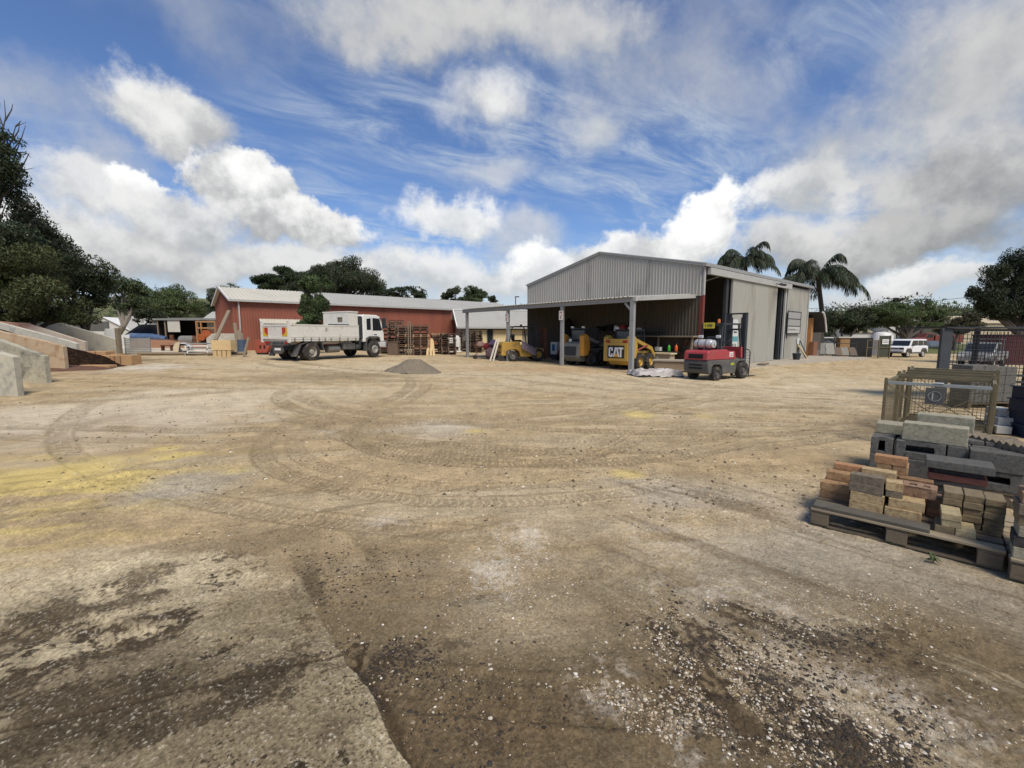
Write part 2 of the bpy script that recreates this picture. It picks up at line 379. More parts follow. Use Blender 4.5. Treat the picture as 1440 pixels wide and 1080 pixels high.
    lay(blob(x, y, 480, 800, 130, 55, .8, n1) * sst(.35, .6, s3), dark, .7)
    rt = sst(-.2, 1.2, x) * (1 - sst(4.2, 6.5, y)); h += (s6 - .5) * .035 * rt; lay(sst(.56, .72, s6) * rt, np.array([.16, .118, .07]), .62); lay(sst(.60, .78, 1 - s6) * rt, pale, .5)
    lf = (1 - sst(-.6, .6, x)) * (1 - sst(4.2, 6.5, y)); lay(sst(.58, .74, s5) * lf, dark, .45)
    # lime and gravel dust
    wn = sst(.42, .66, n2 * .55 + n3 * .45)
    for (u, v, a, b, k) in ((690, 815, 55, 45, .8), (745, 760, 70, 40, .6), (850, 965, 55, 45, .8), (985, 1050, 50, 60, .85), (1030, 850, 160, 45, .5), (1290, 1010, 170, 60, .4), (540, 735, 50, 20, .5), (930, 760, 110, 40, .4), (460, 607, 20, 8, .6), (1120, 960, 190, 70, .35)):
        lay(blob(x, y, u, v, a, b, .9, n2) * wn, white, k)
    # rotted mulch and black soil ground into the surface
    mn = sst(.40, .60, n2 * .35 + n3 * .25 + s6 * .42)
    for (u, v, a, b, k) in ((970, 890, 70, 40, .9), (1050, 960, 130, 55, .8), (1190, 1040, 130, 60, .85), (1010, 1010, 90, 60, .6), (1075, 870, 130, 20, .6), (1180, 900, 150, 22, .6), (560, 925, 45, 22, .9), (520, 985, 40, 70, .7), (500, 930, 22, 40, .9), (1265, 900, 40, 25, .6), (640, 905, 35, 15, .5), (430, 835, 40, 30, .5), (680, 1040, 60, 40, .4)):
        lay(sst(.45, .70, blob(x, y, u, v, a * 1.1, b * 1.1, .9, n2) * .8 + (mn - .5) * .55 + (n3 - .5) * .7), soil, k)
    # concrete slab: exposed stone, soil smeared over it
    sl = slab_mask(x, y); ins = sst(-.004, .012, sl)
    cc = np.ones((len(x), 3)) * np.array([.56, .465, .295]); cc *= (.55 + .9 * n3)[:, None]
    def lay2(m, colr, a=1.0):
        m = np.clip(m * a, 0, 1)[:, None]; cc[:] = cc * (1 - m) + colr * m
    lay2(sst(.45, .7, n1), np.array([.33, .27, .17]), .55)
    lay2(sst(.1, .9, 1 - (y - 1.3) / 2.4) * sst(.3, .6, n1 * .5 + s3 * .5), np.array([.17, .135, .08]), .8)
    sn = s5 * .25 + n1 * .45 + n2 * .20 + n3 * .12
    for (u, v, a, b, k) in ((110, 925, 170, 45, 1.), (20, 960, 130, 80, .9), (330, 770, 60, 22, .9), (312, 816, 40, 16, 1.), (225, 890, 60, 28, .9), (60, 1040, 160, 70, .9), (200, 815, 60, 14, .8), (350, 960, 130, 28, .85), (300, 1010, 190, 40, .8), (130, 850, 110, 24, .7), (420, 915, 40, 12, .6), (175, 1000, 120, 50, .7), (470, 1040, 40, 30, .5), (365, 795, 20, 10, 1.0)):
        lay2(blob(x, y, u, v, a * 1.25, b * 1.3, 1.0, n1) * sst(.3, .6, sn), np.array([.17, .13, .08]), .6 * k)
        lay2(sst(.50, .66, blob(x, y, u, v, a * 1.1, b * 1.1, .9, n1) * .84 + (sn - .5) * 2.6 + (n3 - .5) * .7), np.array([.062, .046, .029]), k * .93)
    lay2(blob(x, y, 130, 1030, 300, 90, 1.0, n1) * sst(.3, .55, sn), np.array([.085, .066, .040]), .85); lay2(blob(x, y, 60, 900, 160, 60, 1.0, n1) * sst(.35, .6, sn), np.array([.13, .10, .06]), .6)
    # saw-cut joint between two pours
    cc *= (1 + 1.3 * (n4 - .5))[:, None]; lay2(sst(.66, .74, n4) * sst(.4, .6, n3), np.array([.55, .50, .40]), .7); lay2(sst(.66, .72, 1 - n4) * sst(.35, .6, n2), soil, .75)
    c *= (1 + 1.0 * (n4 - .5))[:, None]
    dj = (y - 2.13) * .938 - (x + .87) * .346; jm = np.exp(-((dj + (n2 - .5) * .03) / .012) ** 2) * (x > -3.6)
    lay2(jm * ins, soil, .9)
    vis = ins * (1 - sst(2.45, 3.3, y + (n1 - .5) * 1.5 + (n2 - .5) * .6)); c = c * (1 - vis[:, None]) + cc * vis[:, None]; lift = 1 - sst(1.98, 2.32, y + (n2 - .5) * .3)
    h = h * (1 - ins * lift) + (.030 + (n3 - .5) * .010 + (n4 - .5) * .006 - .012 * jm) * ins * lift
    gut = np.exp(-((sl + .03 + (n2 - .5) * .03) / .03) ** 2) * (.04 + .96 * lift); h -= gut * .02; m = np.clip(gut * sst(.4, .55, n2 * .6 + n3 * .4) * .8, 0, 1)[:, None]; c = c * (1 - m) + soil * m
    return h, c, sl

def polar_sheet():
    th = np.radians(np.concatenate([np.linspace(-180, -60, 25)[:-1], np.linspace(-60, 60, 1180), np.linspace(60, 180, 25)[1:-1]]))
    rr = np.concatenate([[.25, .6, .95, 1.2], (EYE * FPX / (np.linspace(1180, 474, 940) - HORIZON)) * 1.0, [330, 450, 700, 1100, 2000, 3500]])
    rr = rr[np.concatenate([[True], np.diff(rr) > 1e-4])]
    n, m = len(rr), len(th)
    X = (rr[:, None] * np.sin(th)[None, :]).ravel(); Y = (rr[:, None] * np.cos(th)[None, :]).ravel()
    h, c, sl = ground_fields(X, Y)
    Z = hz_np(X, Y) + h
    i = np.arange(n - 1)[:, None]; j = np.arange(m)[None, :]; j2 = (j + 1) % m
    F = np.stack([(i * m + j + 0 * i), (i * m + j2 + 0 * i), ((i + 1) * m + j2), ((i + 1) * m + j)], -1).reshape(-1, 4)
    return X, Y, Z, F, c, sl
def np_mesh(name, V, F, cols, m, smooth=True):
    me = bpy.data.meshes.new(name); nv, nf, k = len(V), len(F), F.shape[1]
    me.vertices.add(nv); me.vertices.foreach_set('co', np.asarray(V, np.float32).ravel())
    me.loops.add(nf * k); me.loops.foreach_set('vertex_index', F.astype(np.int32).ravel())
    me.polygons.add(nf); me.polygons.foreach_set('loop_start', np.arange(0, nf * k, k, dtype=np.int32)); me.polygons.foreach_set('loop_total', np.full(nf, k, np.int32))
    me.polygons.foreach_set('use_smooth', np.full(nf, smooth))
    if cols is not None:
        a = me.attributes.new('tint', 'FLOAT_COLOR', 'POINT'); a.data.foreach_set('color', np.concatenate([cols, np.ones((nv, 1))], 1).astype(np.float32).ravel())
    me.materials.append(m); me.update(calc_edges=True); me.validate()
    o = bpy.data.objects.new(name, me); COL.objects.link(o); return o
def ground_mat():
    m = bpy.data.materials.new('yard_earth'); m.use_nodes = True; t = NT(m.node_tree); b = t.n['Principled BSDF']
    tc = t.n.new('ShaderNodeTexCoord'); v = tc.outputs['Object']
    at = t.n.new('ShaderNodeAttribute'); at.attribute_name = 'tint'
    n0 = t.noise(v, 2.2, 10, .78); n1 = t.noise(v, 9, 8, .7); n2 = t.noise(v, 70, 6, .7); n3 = t.noise(v, 260, 3, .6)
    f = t.math('ADD', t.math('ADD', t.math('MULTIPLY', t.math('SUBTRACT', n0, .5), 1.3), t.math('MULTIPLY', t.math('SUBTRACT', n1, .5), .55)), t.math('ADD', t.math('MULTIPLY', t.math('SUBTRACT', n2, .5), .9), t.math('MULTIPLY', t.math('SUBTRACT', n3, .5), .8)))
    c = t.vm('SCALE', at.outputs['Color']); t.put(c.node.inputs['Scale'], t.math('ADD', f, 1.0))
    # scattered pale grit
    vo = t.n.new('ShaderNodeTexVoronoi'); vo.inputs['Scale'].default_value = 95; t.l.new(v, vo.inputs['Vector'])
    gm = t.math('MULTIPLY', t.math('LESS_THAN', vo.outputs['Distance'], .26), t.math('GREATER_THAN', t.noise(v, 33, 3, .6), .60))
    c = t.mix(t.math('MULTIPLY', gm, .4), c, (.52, .47, .38, 1))
    vd = t.n.new('ShaderNodeTexVoronoi'); vd.inputs['Scale'].default_value = 60; t.l.new(t.vm('ADD', v, (3.3, 1.2, 0)), vd.inputs['Vector'])
    dm = t.math('MULTIPLY', t.math('LESS_THAN', vd.outputs['Distance'], .22), t.math('GREATER_THAN', t.noise(v, 17, 4, .6), .58))
    c = t.mix(t.math('MULTIPLY', dm, .65), c, (.05, .038, .026, 1))
    t.put(b.inputs['Base Color'], c); b.inputs['Roughness'].default_value = .95; b.inputs['Specular IOR Level'].default_value = .04
    bn = t.n.new('ShaderNodeBump'); bn.inputs['Strength'].default_value = .8; bn.inputs['Distance'].default_value = .012
    t.put(bn.inputs['Height'], t.math('ADD', n2, t.math('ADD', t.math('MULTIPLY', n3, .5), t.math('MULTIPLY', gm, .6)))); t.l.new(bn.outputs[0], b.inputs['Normal'])
    return m
GM = ground_mat()
X, Y, Z, F, CC, SL = polar_sheet()
inside = (SL > -.004) & (Y > .3)
fin = inside[F].all(1)
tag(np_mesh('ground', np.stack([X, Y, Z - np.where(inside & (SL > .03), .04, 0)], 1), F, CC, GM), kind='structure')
# the slab is a sheet of its own with a turned-down edge
Fs = F[fin]; idx = np.unique(Fs); remap = np.full(len(X), -1); remap[idx] = np.arange(len(idx))
zz = Z[idx] - np.where(SL[idx] < .006, np.where(Y[idx] > 2.4, .008, .06), 0)
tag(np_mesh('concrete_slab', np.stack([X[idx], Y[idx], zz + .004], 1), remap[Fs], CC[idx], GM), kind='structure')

# ---- loose stones and mulch fragments, too many to count
def scatter(name, blobs, count, size, cols, seed, flat=.6, label=None):
    rs = np.random.RandomState(seed); P = []
    for (u, v, ru, rv, wgt) in blobs:
        k = int(count * wgt); uu = u + ru * rs.normal(0, .55, k); vv = np.clip(v + rv * rs.normal(0, .55, k), 490, 1110)
        rx = (uu - 720) / FPX; cy = (540 - vv) / FPX; ry = math.cos(PITCH) + cy * math.sin(PITCH); rz = cy * math.cos(PITCH) - math.sin(PITCH)
        t = EYE / -rz; P.append(np.stack([rx * t, ry * t], 1))
    P = np.concatenate(P); keep = fbm(P[:, 0] * 5, P[:, 1] * 5, 3, seed) > .42; P = P[keep]; n = len(P)
    h, _, _ = ground_fields(P[:, 0], P[:, 1]); z = hz_np(P[:, 0], P[:, 1]) + h
    s = size * np.exp(rs.normal(-.1, .62, n)); s = np.minimum(s, size * 2.8)
    base = np.array([(1, 0, 0), (.3, .95, .1), (-.8, .6, -.1), (-.8, -.6, .1), (.3, -.95, 0), (.15, .1, 1), (-.1, 0, -1)], float)
    V = base[None] * (1 + rs.uniform(-.35, .35, (n, 7, 1))) * s[:, None, None]
    V[:, :, 2] *= flat; V[:, :, 1] *= rs.uniform(.5, 1, (n, 1)); a = rs.uniform(0, 6.28, n); ca, sa = np.cos(a)[:, None], np.sin(a)[:, None]
    V = np.stack([V[:, :, 0] * ca - V[:, :, 1] * sa, V[:, :, 0] * sa + V[:, :, 1] * ca, V[:, :, 2]], 2)
    V += np.stack([P[:, 0], P[:, 1], z + s * flat * rs.uniform(-.35, .35, n)], 1)[:, None, :]
    f = np.array([(0, 1, 5), (1, 2, 5), (2, 3, 5), (3, 4, 5), (4, 0, 5), (1, 0, 6), (2, 1, 6), (3, 2, 6), (4, 3, 6), (0, 4, 6)])
    Fc = (f[None] + (np.arange(n) * 7)[:, None, None]).reshape(-1, 3)
    ci = rs.randint(0, len(cols), n); cc = np.array(cols)[ci] * rs.uniform(.7, 1.2, (n, 1))
    o = np_mesh(name, V.reshape(-1, 3), Fc, np.repeat(cc, 7, 0), mat('loose_stone', (1, 1, 1), .9, attr='tint', var=.15, scale=30), smooth=False)
    tag(o, kind='stuff')
    if label: o['label'] = label
scatter('gravel', [(985, 900, 90, 50, .14), (1060, 960, 130, 60, .2), (1180, 1040, 140, 55, .12), (960, 1020, 90, 60, .1), (720, 800, 90, 60, .14), (860, 970, 60, 50, .06), (1020, 860, 160, 40, .1), (1280, 1000, 150, 60, .08), (640, 930, 200, 120, .05), (1000, 720, 200, 50, .12), (1250, 850, 140, 50, .12), (600, 700, 400, 80, .05), (400, 900, 250, 120, .05)],
        14000, .0040, [(.42, .35, .25), (.48, .43, .34), (.34, .27, .18), (.22, .17, .11), (.58, .54, .46), (.38, .30, .19), (.30, .23, .14)], 3)
scatter('bark_fragments', [(970, 890, 70, 40, .14), (1050, 960, 130, 60, .2), (1190, 1040, 130, 60, .2), (560, 925, 60, 35, .08), (510, 950, 30, 90, .1), (330, 770, 80, 25, .06), (310, 815, 60, 25, .05), (110, 925, 180, 50, .12), (350, 960, 140, 35, .08), (480, 800, 120, 50, .1), (680, 1000, 150, 90, .06), (1180, 900, 150, 25, .06)],
        15000, .0050, [(.028, .022, .015), (.05, .036, .022), (.075, .052, .033), (.035, .029, .022)], 4, .45)

scatter('pebbles', [(700, 560, 560, 36, .3), (300, 600, 380, 50, .25), (1000, 600, 330, 50, .25), (650, 660, 560, 60, .3), (1050, 690, 260, 50, .15), (700, 525, 500, 12, .2)], 8500, .0095, [(.30, .235, .14), (.16, .12, .075), (.50, .44, .33), (.22, .17, .10), (.10, .08, .05)], 9, .6)
# ---- concrete apron by the big shed's doors
SH_A = Vector((10.25, 24.1, -.2)); SH_AN = R(40.6); SH_D = Vector((math.cos(SH_AN), math.sin(SH_AN), 0)); SH_N = Vector((-math.sin(SH_AN), math.cos(SH_AN), 0))
ap = MB(T(*SH_A) @ rotz(SH_AN))
ys = [(.2, -1.2), (3, -1.5), (6.5, -1.9), (10, -2.3), (14, -2.9), (18, -3.6), (21, -3.4)]
for (x0, w0), (x1, w1) in zip(ys[:-1], ys[1:]): ap.quad((x0, .6, .05), (x0, w0, .05), (x1, w1, .05), (x1, .6, .05)); ap.quad((x0, w0, .05), (x0, w0 - .03, -.15), (x1, w1 - .03, -.15), (x1, w1, .05))
tag(ap.build('concrete_apron', mat('apron_concrete', (.36, .32, .25), .9, var=.25, scale=1.2, bump=.3, dirt=(.27, .21, .14), damt=.5)), kind='structure')

# ---- hills on the horizon
def hills(name, pts, Yd, c, m):
    mb = MB(); vs = []; fs = []
    k = len(pts)
    for (u, v) in pts:
        q = A(u, v, Yd); b = A(u, 474, Yd * .72)
        vs += [(b.x, b.y, -3), (b.x + (q.x - b.x) * .6, b.y + (q.y - b.y) * .6, q.z * .72), tuple(q), (q.x * 1.25, q.y * 1.25, q.z * .8), (q.x * 1.3, q.y * 1.3, -5)]
    for i in range(k - 1):
        for j in range(4): fs.append((i * 5 + j, (i + 1) * 5 + j, (i + 1) * 5 + j + 1, i * 5 + j + 1))
    mb.add(vs, fs, True); o = mb.build(name, m); tag(o, kind='structure'); return o
hm = mat('hill_grass', (.13, .135, .05), .95, var=.3, scale=.02, dirt=(.05, .055, .03), dscale=.03, damt=.7)
hills('hill', [(-400, 420), (-100, 428), (60, 424), (160, 418), (230, 420), (275, 419), (330, 423), (420, 432), (560, 440), (700, 446), (800, 455)], 420, None, hm)
hills('hill', [(900, 455), (1050, 446), (1200, 436), (1290, 430), (1360, 434), (1440, 426), (1700, 424)], 380, None, hm)

# ================================================================== BUILDINGS
def ribbed(mb, x0, x1, y, zlo, zhi, pitch=.19, rib=.035, depth=.03, axis='x'):
    """trapezoidal-ribbed sheet standing along local x at depth y (facing -y); zlo, zhi are functions of x"""
    n = max(1, int(round((x1 - x0) / pitch))); p = (x1 - x0) / n; pts = []
    for i in range(n):
        a = x0 + i * p
        pts += [(a, 0), (a + p * .62, 0), (a + p * .72, 1), (a + p * .9, 1)]
    pts.append((x1, 0)); vs = []; fs = []
    for (x, r) in pts: vs += [(x, y - r * depth, zlo(x)), (x, y - r * depth, zhi(x))]
    for i in range(len(pts) - 1): fs.append((2 * i, 2 * i + 2, 2 * i + 3, 2 * i + 1))
    mb.add(vs, fs)
def ribbed_roof(mb, x0, x1, p, q, pitch=.25, depth=.035):
    """roof sheet: ribs run from p=(y,z) at the eave to q=(y,z) at the ridge, repeated along x"""
    n = max(1, int(round((x1 - x0) / pitch))); w = (x1 - x0) / n; pts = []
    for i in range(n):
        a = x0 + i * w; pts += [(a, 0), (a + w * .6, 0), (a + w * .7, 1), (a + w * .9, 1)]
    pts.append((x1, 0)); vs = []; fs = []
    for (x, r) in pts: vs += [(x, p[0], p[1] + r * depth), (x, q[0], q[1] + r * depth)]
    for i in range(len(pts) - 1): fs.append((2 * i, 2 * i + 2, 2 * i + 3, 2 * i + 1))
    mb.add(vs, fs)
zinc = mat('zinc_sheet', (.39, .365, .31), .65, .0, var=.14, scale=.8, dirt=(.14, .125, .10), dscale=.7, damt=.35, stretch=(1, 1, .18))
zinc_pale = mat('weathered_sheet', (.355, .345, .30), .75, .1, var=.16, scale=.9, dirt=(.24, .225, .18), dscale=.9, damt=.5, stretch=(1, 1, .15))
trim = mat('zinc_trim', (.38, .375, .345), .6, .0, var=.12, scale=2, dirt=(.2, .18, .15), damt=.3)
steel = mat('galvanised_steel', (.27, .272, .26), .6, .0, var=.15, scale=3, dirt=(.16, .14, .11), damt=.35)
dark_steel = mat('dark_steel', (.035, .04, .045), .6, .2, var=.3, scale=4, dirt=(.10, .08, .06), damt=.3)
red_steel = mat('red_oxide_steel', (.16, .035, .025), .7, 0, var=.25, scale=4)
redsheet = mat('red_sheet', (.25, .083, .05), .65, .0, var=.16, scale=.7, dirt=(.19, .065, .045), dscale=.6, damt=.5, stretch=(1, 1, .2))
roofpale = mat('pale_roof_sheet', (.52, .495, .41), .6, .0, var=.10, scale=.6, dirt=(.42, .38, .32), dscale=.4, damt=.35)
roofgrey = mat('grey_roof_sheet', (.36, .355, .32), .65, .0, var=.12, scale=.6, dirt=(.32, .31, .27), dscale=.4, damt=.4)
whitepaint = mat('white_paint', (.74, .74, .71), .5, 0, var=.06, scale=3, dirt=(.45, .40, .32), damt=.25)
black = mat('black_void', (.008, .008, .009), .9, var=.1)
timber_old = mat('grey_timber', (.22, .175, .12), .9, var=.35, scale=3, stretch=(6, 6, .6), dirt=(.10, .08, .06), damt=.35, bump=.4, bscale=25)
timber_new = mat('raw_pine', (.56, .41, .21), .75, var=.2, scale=4, bump=.2, dirt=(.4, .27, .13), damt=.3, objvar=.2)
concrete = mat('bay_concrete', (.45, .415, .32), .9, var=.22, scale=1.1, dirt=(.24, .24, .21), dscale=1.6, damt=.6, bump=.4, bscale=18)
rust = mat('rusty_iron', (.13, .055, .03), .9, .1, var=.4, scale=5, bump=.4, dirt=(.04, .03, .025), damt=.4)
glassdark = mat('dark_glass', (.02, .024, .026), .12, 0, var=.1, spec=.6)
rubber = mat('tyre_rubber', (.030, .028, .026), .9, var=.3, scale=6, dirt=(.13, .105, .075), damt=.5, dscale=5, bump=.4, bscale=30)

# ---- the big grey shed
WID, LEN, EAVE, APEX = 13.92, 17.42, 5.6, 7.11      # heights above its own floor
shed = thing('shed', 'large grey ribbed steel shed with a low gable and tall sliding doors behind the carport', 'shed', SH_A, SH_AN)
# local x runs along the door wall away from the viewer, local y along the gable wall
def gz(y): return EAVE + (APEX - EAVE) * (1 - abs(y - WID / 2) / (WID / 2))
up = MB(Matrix(((0, 1, 0, 0), (1, 0, 0, 0), (0, 0, 1, 0), (0, 0, 0, 1))))       # swap so that the sheet stands along local y
w = MB(up.M.copy()); ribbed(w, 0, WID, 0, lambda y: 3.95, lambda y: gz(y) - .02); g1 = w.build('gable_wall', zinc, shed)
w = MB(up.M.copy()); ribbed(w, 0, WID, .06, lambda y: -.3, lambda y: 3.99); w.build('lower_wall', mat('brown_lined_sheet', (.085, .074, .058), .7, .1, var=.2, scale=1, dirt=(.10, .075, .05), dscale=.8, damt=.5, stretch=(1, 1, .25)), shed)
# door wall, local y = 0, seen from -y: an opening, a big sliding leaf, a gap, a fixed bay
hz0 = EAVE
f = MB(); ribbed(f, 12.6, LEN, 0, lambda x: -.3, lambda x: EAVE - .28, .2, depth=.02); f.build('side_wall', zinc_pale, shed)
f = MB(); ribbed(f, 3.3, 10.2, -.16, lambda x: .08, lambda x: EAVE - .5, .17, depth=.018); ribbed(f, 3.3, 10.2, -.08, lambda x: .08, lambda x: EAVE - .5, .17, depth=.018); f.box(3.27, 3.33, -.18, -.06, .08, EAVE - .48); f.box(10.17, 10.23, -.18, -.06, .08, EAVE - .48); f.box(3.33, 10.17, -.15, -.09, .04, .10)
f.build('sliding_door', zinc_pale, shed)
for q in ((2.75, 3.05, -.04, .12, -.2, EAVE - .45), (12.35, 12.62, -.05, .15, -.2, EAVE - .3), (11.75, 11.95, .05, .25, -.2, EAVE - .3)): MB().box(*q).build('door_post', dark_steel, shed)
f = MB(); f.box(12.1, 12.34, -.09, .02, -.2, EAVE - .30); f.build('door_jamb', trim, shed)
f = MB(); f.box(.02, .22, -.04, .16, -.25, 4.0); f.build('corner_post', red_steel, shed)
for q in ((.0, .16, -.06, .1, 3.98, EAVE - .15), (LEN - .12, LEN + .05, -.06, .1, -.25, EAVE - .12)): MB().box(*q).build('corner_flashing', trim, shed)
f = MB(); f.box(.3, 12.75, -.26, -.06, EAVE - .52, EAVE - .17); f.build('door_track', trim, shed)
f = MB(); f.box(-.2, LEN + .35, -.22, -.05, EAVE - .13, EAVE + .04); f.build('gutter', steel, shed)
f = MB(); f.bar((9.6, -.3, EAVE - .35), (9.9, -.55, EAVE - .45), .05); f.cbox((9.55, -.6, EAVE - .42), (.28, .16, .12), .5, .4); f.cbox((10.05, -.6, EAVE - .42), (.28, .16, .12), -.5, .4); f.build('flood_light', dark_steel, shed)
for nm, ya, yb in (('roof', -.12, WID / 2), ('roof', WID + .12, WID / 2)):
    f = MB(); ribbed_roof(f, -.12, LEN + .3, (ya, EAVE + .05), (yb, APEX + .06)); o = f.build(nm, roofgrey, shed)
    so = o.modifiers.new('thickness', 'SOLIDIFY'); so.thickness = .03
f = MB(); ribbed(f, 0, WID, 0, lambda y: -.3, lambda y: gz(y) - .02, .8); 
for v in range(len(f.v)): f.v[v] = (LEN, f.v[v][0], f.v[v][2])
f.build('back_wall', zinc, shed)
f = MB(); ribbed(f, 0, LEN, WID, lambda x: -.3, lambda x: EAVE - .02, .8); f.build('far_side_wall', zinc, shed)
f = MB(); 
for s, y0, y1 in ((0, 0, WID / 2), (1, WID, WID / 2)): f.bar((-.06, y0, EAVE + .0), (-.06, y1, APEX + .02), .05, .16)
f.build('barge_flashing', trim, shed)
f = MB(); f.box(.3, LEN - .2, .4, WID - .3, -.25, .02); f.build('floor', mat('shed_floor', (.16, .14, .12), .9), shed)
f = MB(); f.box(6.2, 7.4, WID * .40, WID * .47, APEX - .25, APEX + .12); f.build('roof_vent', zinc, shed)
f = MB(); f.box(3.2, 3.6, 2.0, 2.02, 0, 2.4); f.box(.5, 8, 7.9, 8.0, .02, 2.5); f.build('inner_partition', zinc, shed)
sg = MB(); sg.box(13.0, 15.2, -.11, -.07, 1.9, 3.35)
# sign board on the door wall: a dark frame with three pale panels
board = thing('sign_board', 'pale three panel sign board in a thin black frame on the shed wall', 'sign', SH_A + SH_D * 12.72 - SH_N * .10, SH_AN); board.scale = (1.2, 1, 1)
f = MB()
for z in (1.95, 2.48, 3.01, 3.54): f.box(-.03, 2.33, -.05, .0, z - .025, z + .025)
for x in (0, 2.3): f.box(x - .025, x + .025, -.052, .002, 1.55 if x == 0 else 1.95, 3.54)
f.build('frame', dark_steel, board)
pm = mat('sign_sheet', (.36, .36, .32), .6, var=.08); 
for i, c in enumerate(('grey_sign_panel', 'grey_sign_panel', 'pale_sign_panel')):
    z1 = 3.54 - i * .53
    p = MB().box(.0, 2.3, -.03, -.012, z1 - .52, z1 - .01).build('panel', mat(c, (.30, .30, .275) if i < 2 else (.45, .44, .40), .55, var=.08, scale=2), board)
    if i == 2:
        l = MB(); l.lathe([(.09, -.034), (.09, -.031), (.055, -.031), (.055, -.034)], 18, 'Y', cap=False)
        for v in range(len(l.v)): l.v[v] = (l.v[v][0] + .25, l.v[v][1], l.v[v][2] + z1 - .27)
        xx = .42; r2 = random.Random(2)
        for k in range(9):
            wd = .07 + .03 * r2.random(); l.box(xx, xx + .02, -.034, -.031, z1 - .32, z1 - .22); l.box(xx + .0, xx + wd, -.0345, -.0315, z1 - .23, z1 - .21); l.box(xx + wd - .02, xx + wd, -.0342, -.0312, z1 - .32, z1 - .22); xx += wd + .03
        for k in range(8): l.box(xx, xx + .06, -.034, -.031, z1 - .28, z1 - .265); l.box(xx, xx + .015, -.0343, -.0313, z1 - .32, z1 - .265); xx += .085
        l.build('emblem', dark_steel, p)
ns = thing('notice', 'small white paper notice on the shed wall below the sign board', 'notice', SH_A + SH_D * 15.3 - SH_N * .05 + Vector((0, 0, 1.15)), SH_AN)
MB().box(0, .42, -.02, 0, 0, .42).build('sheet', whitepaint, ns)
f = MB()
for i in range(3): f.box(.06, .36, -.024, -.0205, .08 + i * .11, .12 + i * .11)
f.build('print', mat('grey_print', (.3, .3, .3), .7), ns)

# ---- carport in front of the gable wall
CP = Vector((5.7, 20.9, 0)); CPR = SH_AN                  # local: x towards the shed, y along the front edge
carport = thing('carport', 'flat grey steel carport roof on square posts in front of the shed', 'carport', CP, CPR)
CPW, CPD = 13.9, 5.6
f = MB(); f.box(-.08, .12, -.1, 9.0 + .02, 3.19, 3.40); f.build('front_beam', steel, carport)
f = MB(); f.box(-.08, .12, 9.02, CPW, 3.19, 3.40); f.build('front_beam', steel, carport)
f = MB(); f.prism([(-.1, 3.22), (-.1, 3.42), (CPD + .2, 3.86), (CPD + .2, 3.66)], -.16, .0, 'Y'); f.build('side_beam', trim, carport)
f = MB(); f.prism([(-.1, 3.16), (-.1, 3.40), (CPD + .2, 3.84), (CPD + .2, 3.64)], CPW, CPW + .12, 'Y'); f.build('side_beam', steel, carport)
f = MB(Matrix(((0, 1, 0, 0), (1, 0, 0, 0), (0, 0, 1, 0), (0, 0, 0, 1)))); ribbed_roof(f, .02, CPW, (-.2, 3.42), (CPD, 3.86)); o = f.build('roof', roofgrey, carport); so = o.modifiers.new('thickness', 'SOLIDIFY'); so.thickness = .02
f = MB()
for k in range(1, 5): f.prism([(.0, 3.26), (.0, 3.40), (CPD, 3.82), (CPD, 3.66)], CPW * k / 5 - .04, CPW * k / 5 + .04, 'Y')
f.build('rafter', dark_steel, carport)
for k, y in enumerate((0.05, 4.53, 9.14, 13.6)):
    g = carport.matrix_basis; wp = CP + Matrix.Rotation(CPR, 3, 'Z') @ Vector((0, y, 0)); gzz = hz(wp.x, wp.y)
    s = .085 if k else .10
    f = MB(); f.box(-s * .9, s * .9, y - s, y + s, gzz - .15, 3.19)
    if k == 0: f.prism([(-.08, 3.14), (.08, 3.14), (.08, 2.75)], y - .05, y + .05, 'Y'); f.bar((0, y + .08, 2.8), (0, y + .42, 3.15), .10)
    p = f.build('post', steel, carport)
    if k in (1, 2):
        wm = mat('sign_white', (.62, .60, .54), .6, dirt=(.35, .3, .22), damt=.3)
        sg = MB().box(-.115, -.09, y - .15, y + .15, 2.45, 2.95).build('warning_sign', wm, p)
        f = MB(); f.box(-.119, -.116, y - .10, y + .10, 2.84, 2.89); f.bar((-.118, y + .06, 2.55), (-.118, y - .05, 2.74), .045, .004, (1, 0, 0)); f.box(-.119, -.116, y - .02, y + .08, 2.53, 2.57)
        f.build('emblem', mat('sign_red', (.35, .05, .03), .6), sg)

# ---- the long red shed
RS = Vector((-21.9, 35.0, .1)); RW, RL, RE, RR = 9.3, 30., 4.26, 5.55
rs_ = thing('red_shed', 'long low red steel shed with a pale ribbed roof behind the truck', 'shed', RS, SH_AN)
f = MB(); ribbed(f, 0, RL, 0, lambda x: -.4, lambda x: RE - .02, .2); f.build('front_wall', redsheet, rs_)
f = MB(Matrix(((0, 1, 0, 0), (1, 0, 0, 0), (0, 0, 1, 0), (0, 0, 0, 1)))); ribbed(f, 0, RW, 0, lambda y: -.4, lambda y: RE + (RR - RE) * (1 - abs(y - RW / 2) / (RW / 2)) - .02, .2); f.build('end_wall', redsheet, rs_)
f = MB(Matrix(((0, 1, 0, RL), (1, 0, 0, 0), (0, 0, 1, 0), (0, 0, 0, 1)))); ribbed(f, 0, RW, 0, lambda y: -.4, lambda y: RE + (RR - RE) * (1 - abs(y - RW / 2) / (RW / 2)) - .02, .6); f.build('end_wall', redsheet, rs_)
f = MB(); ribbed(f, 0, RL, RW, lambda x: -.4, lambda x: RE - .02, .6); f.build('back_wall', redsheet, rs_)
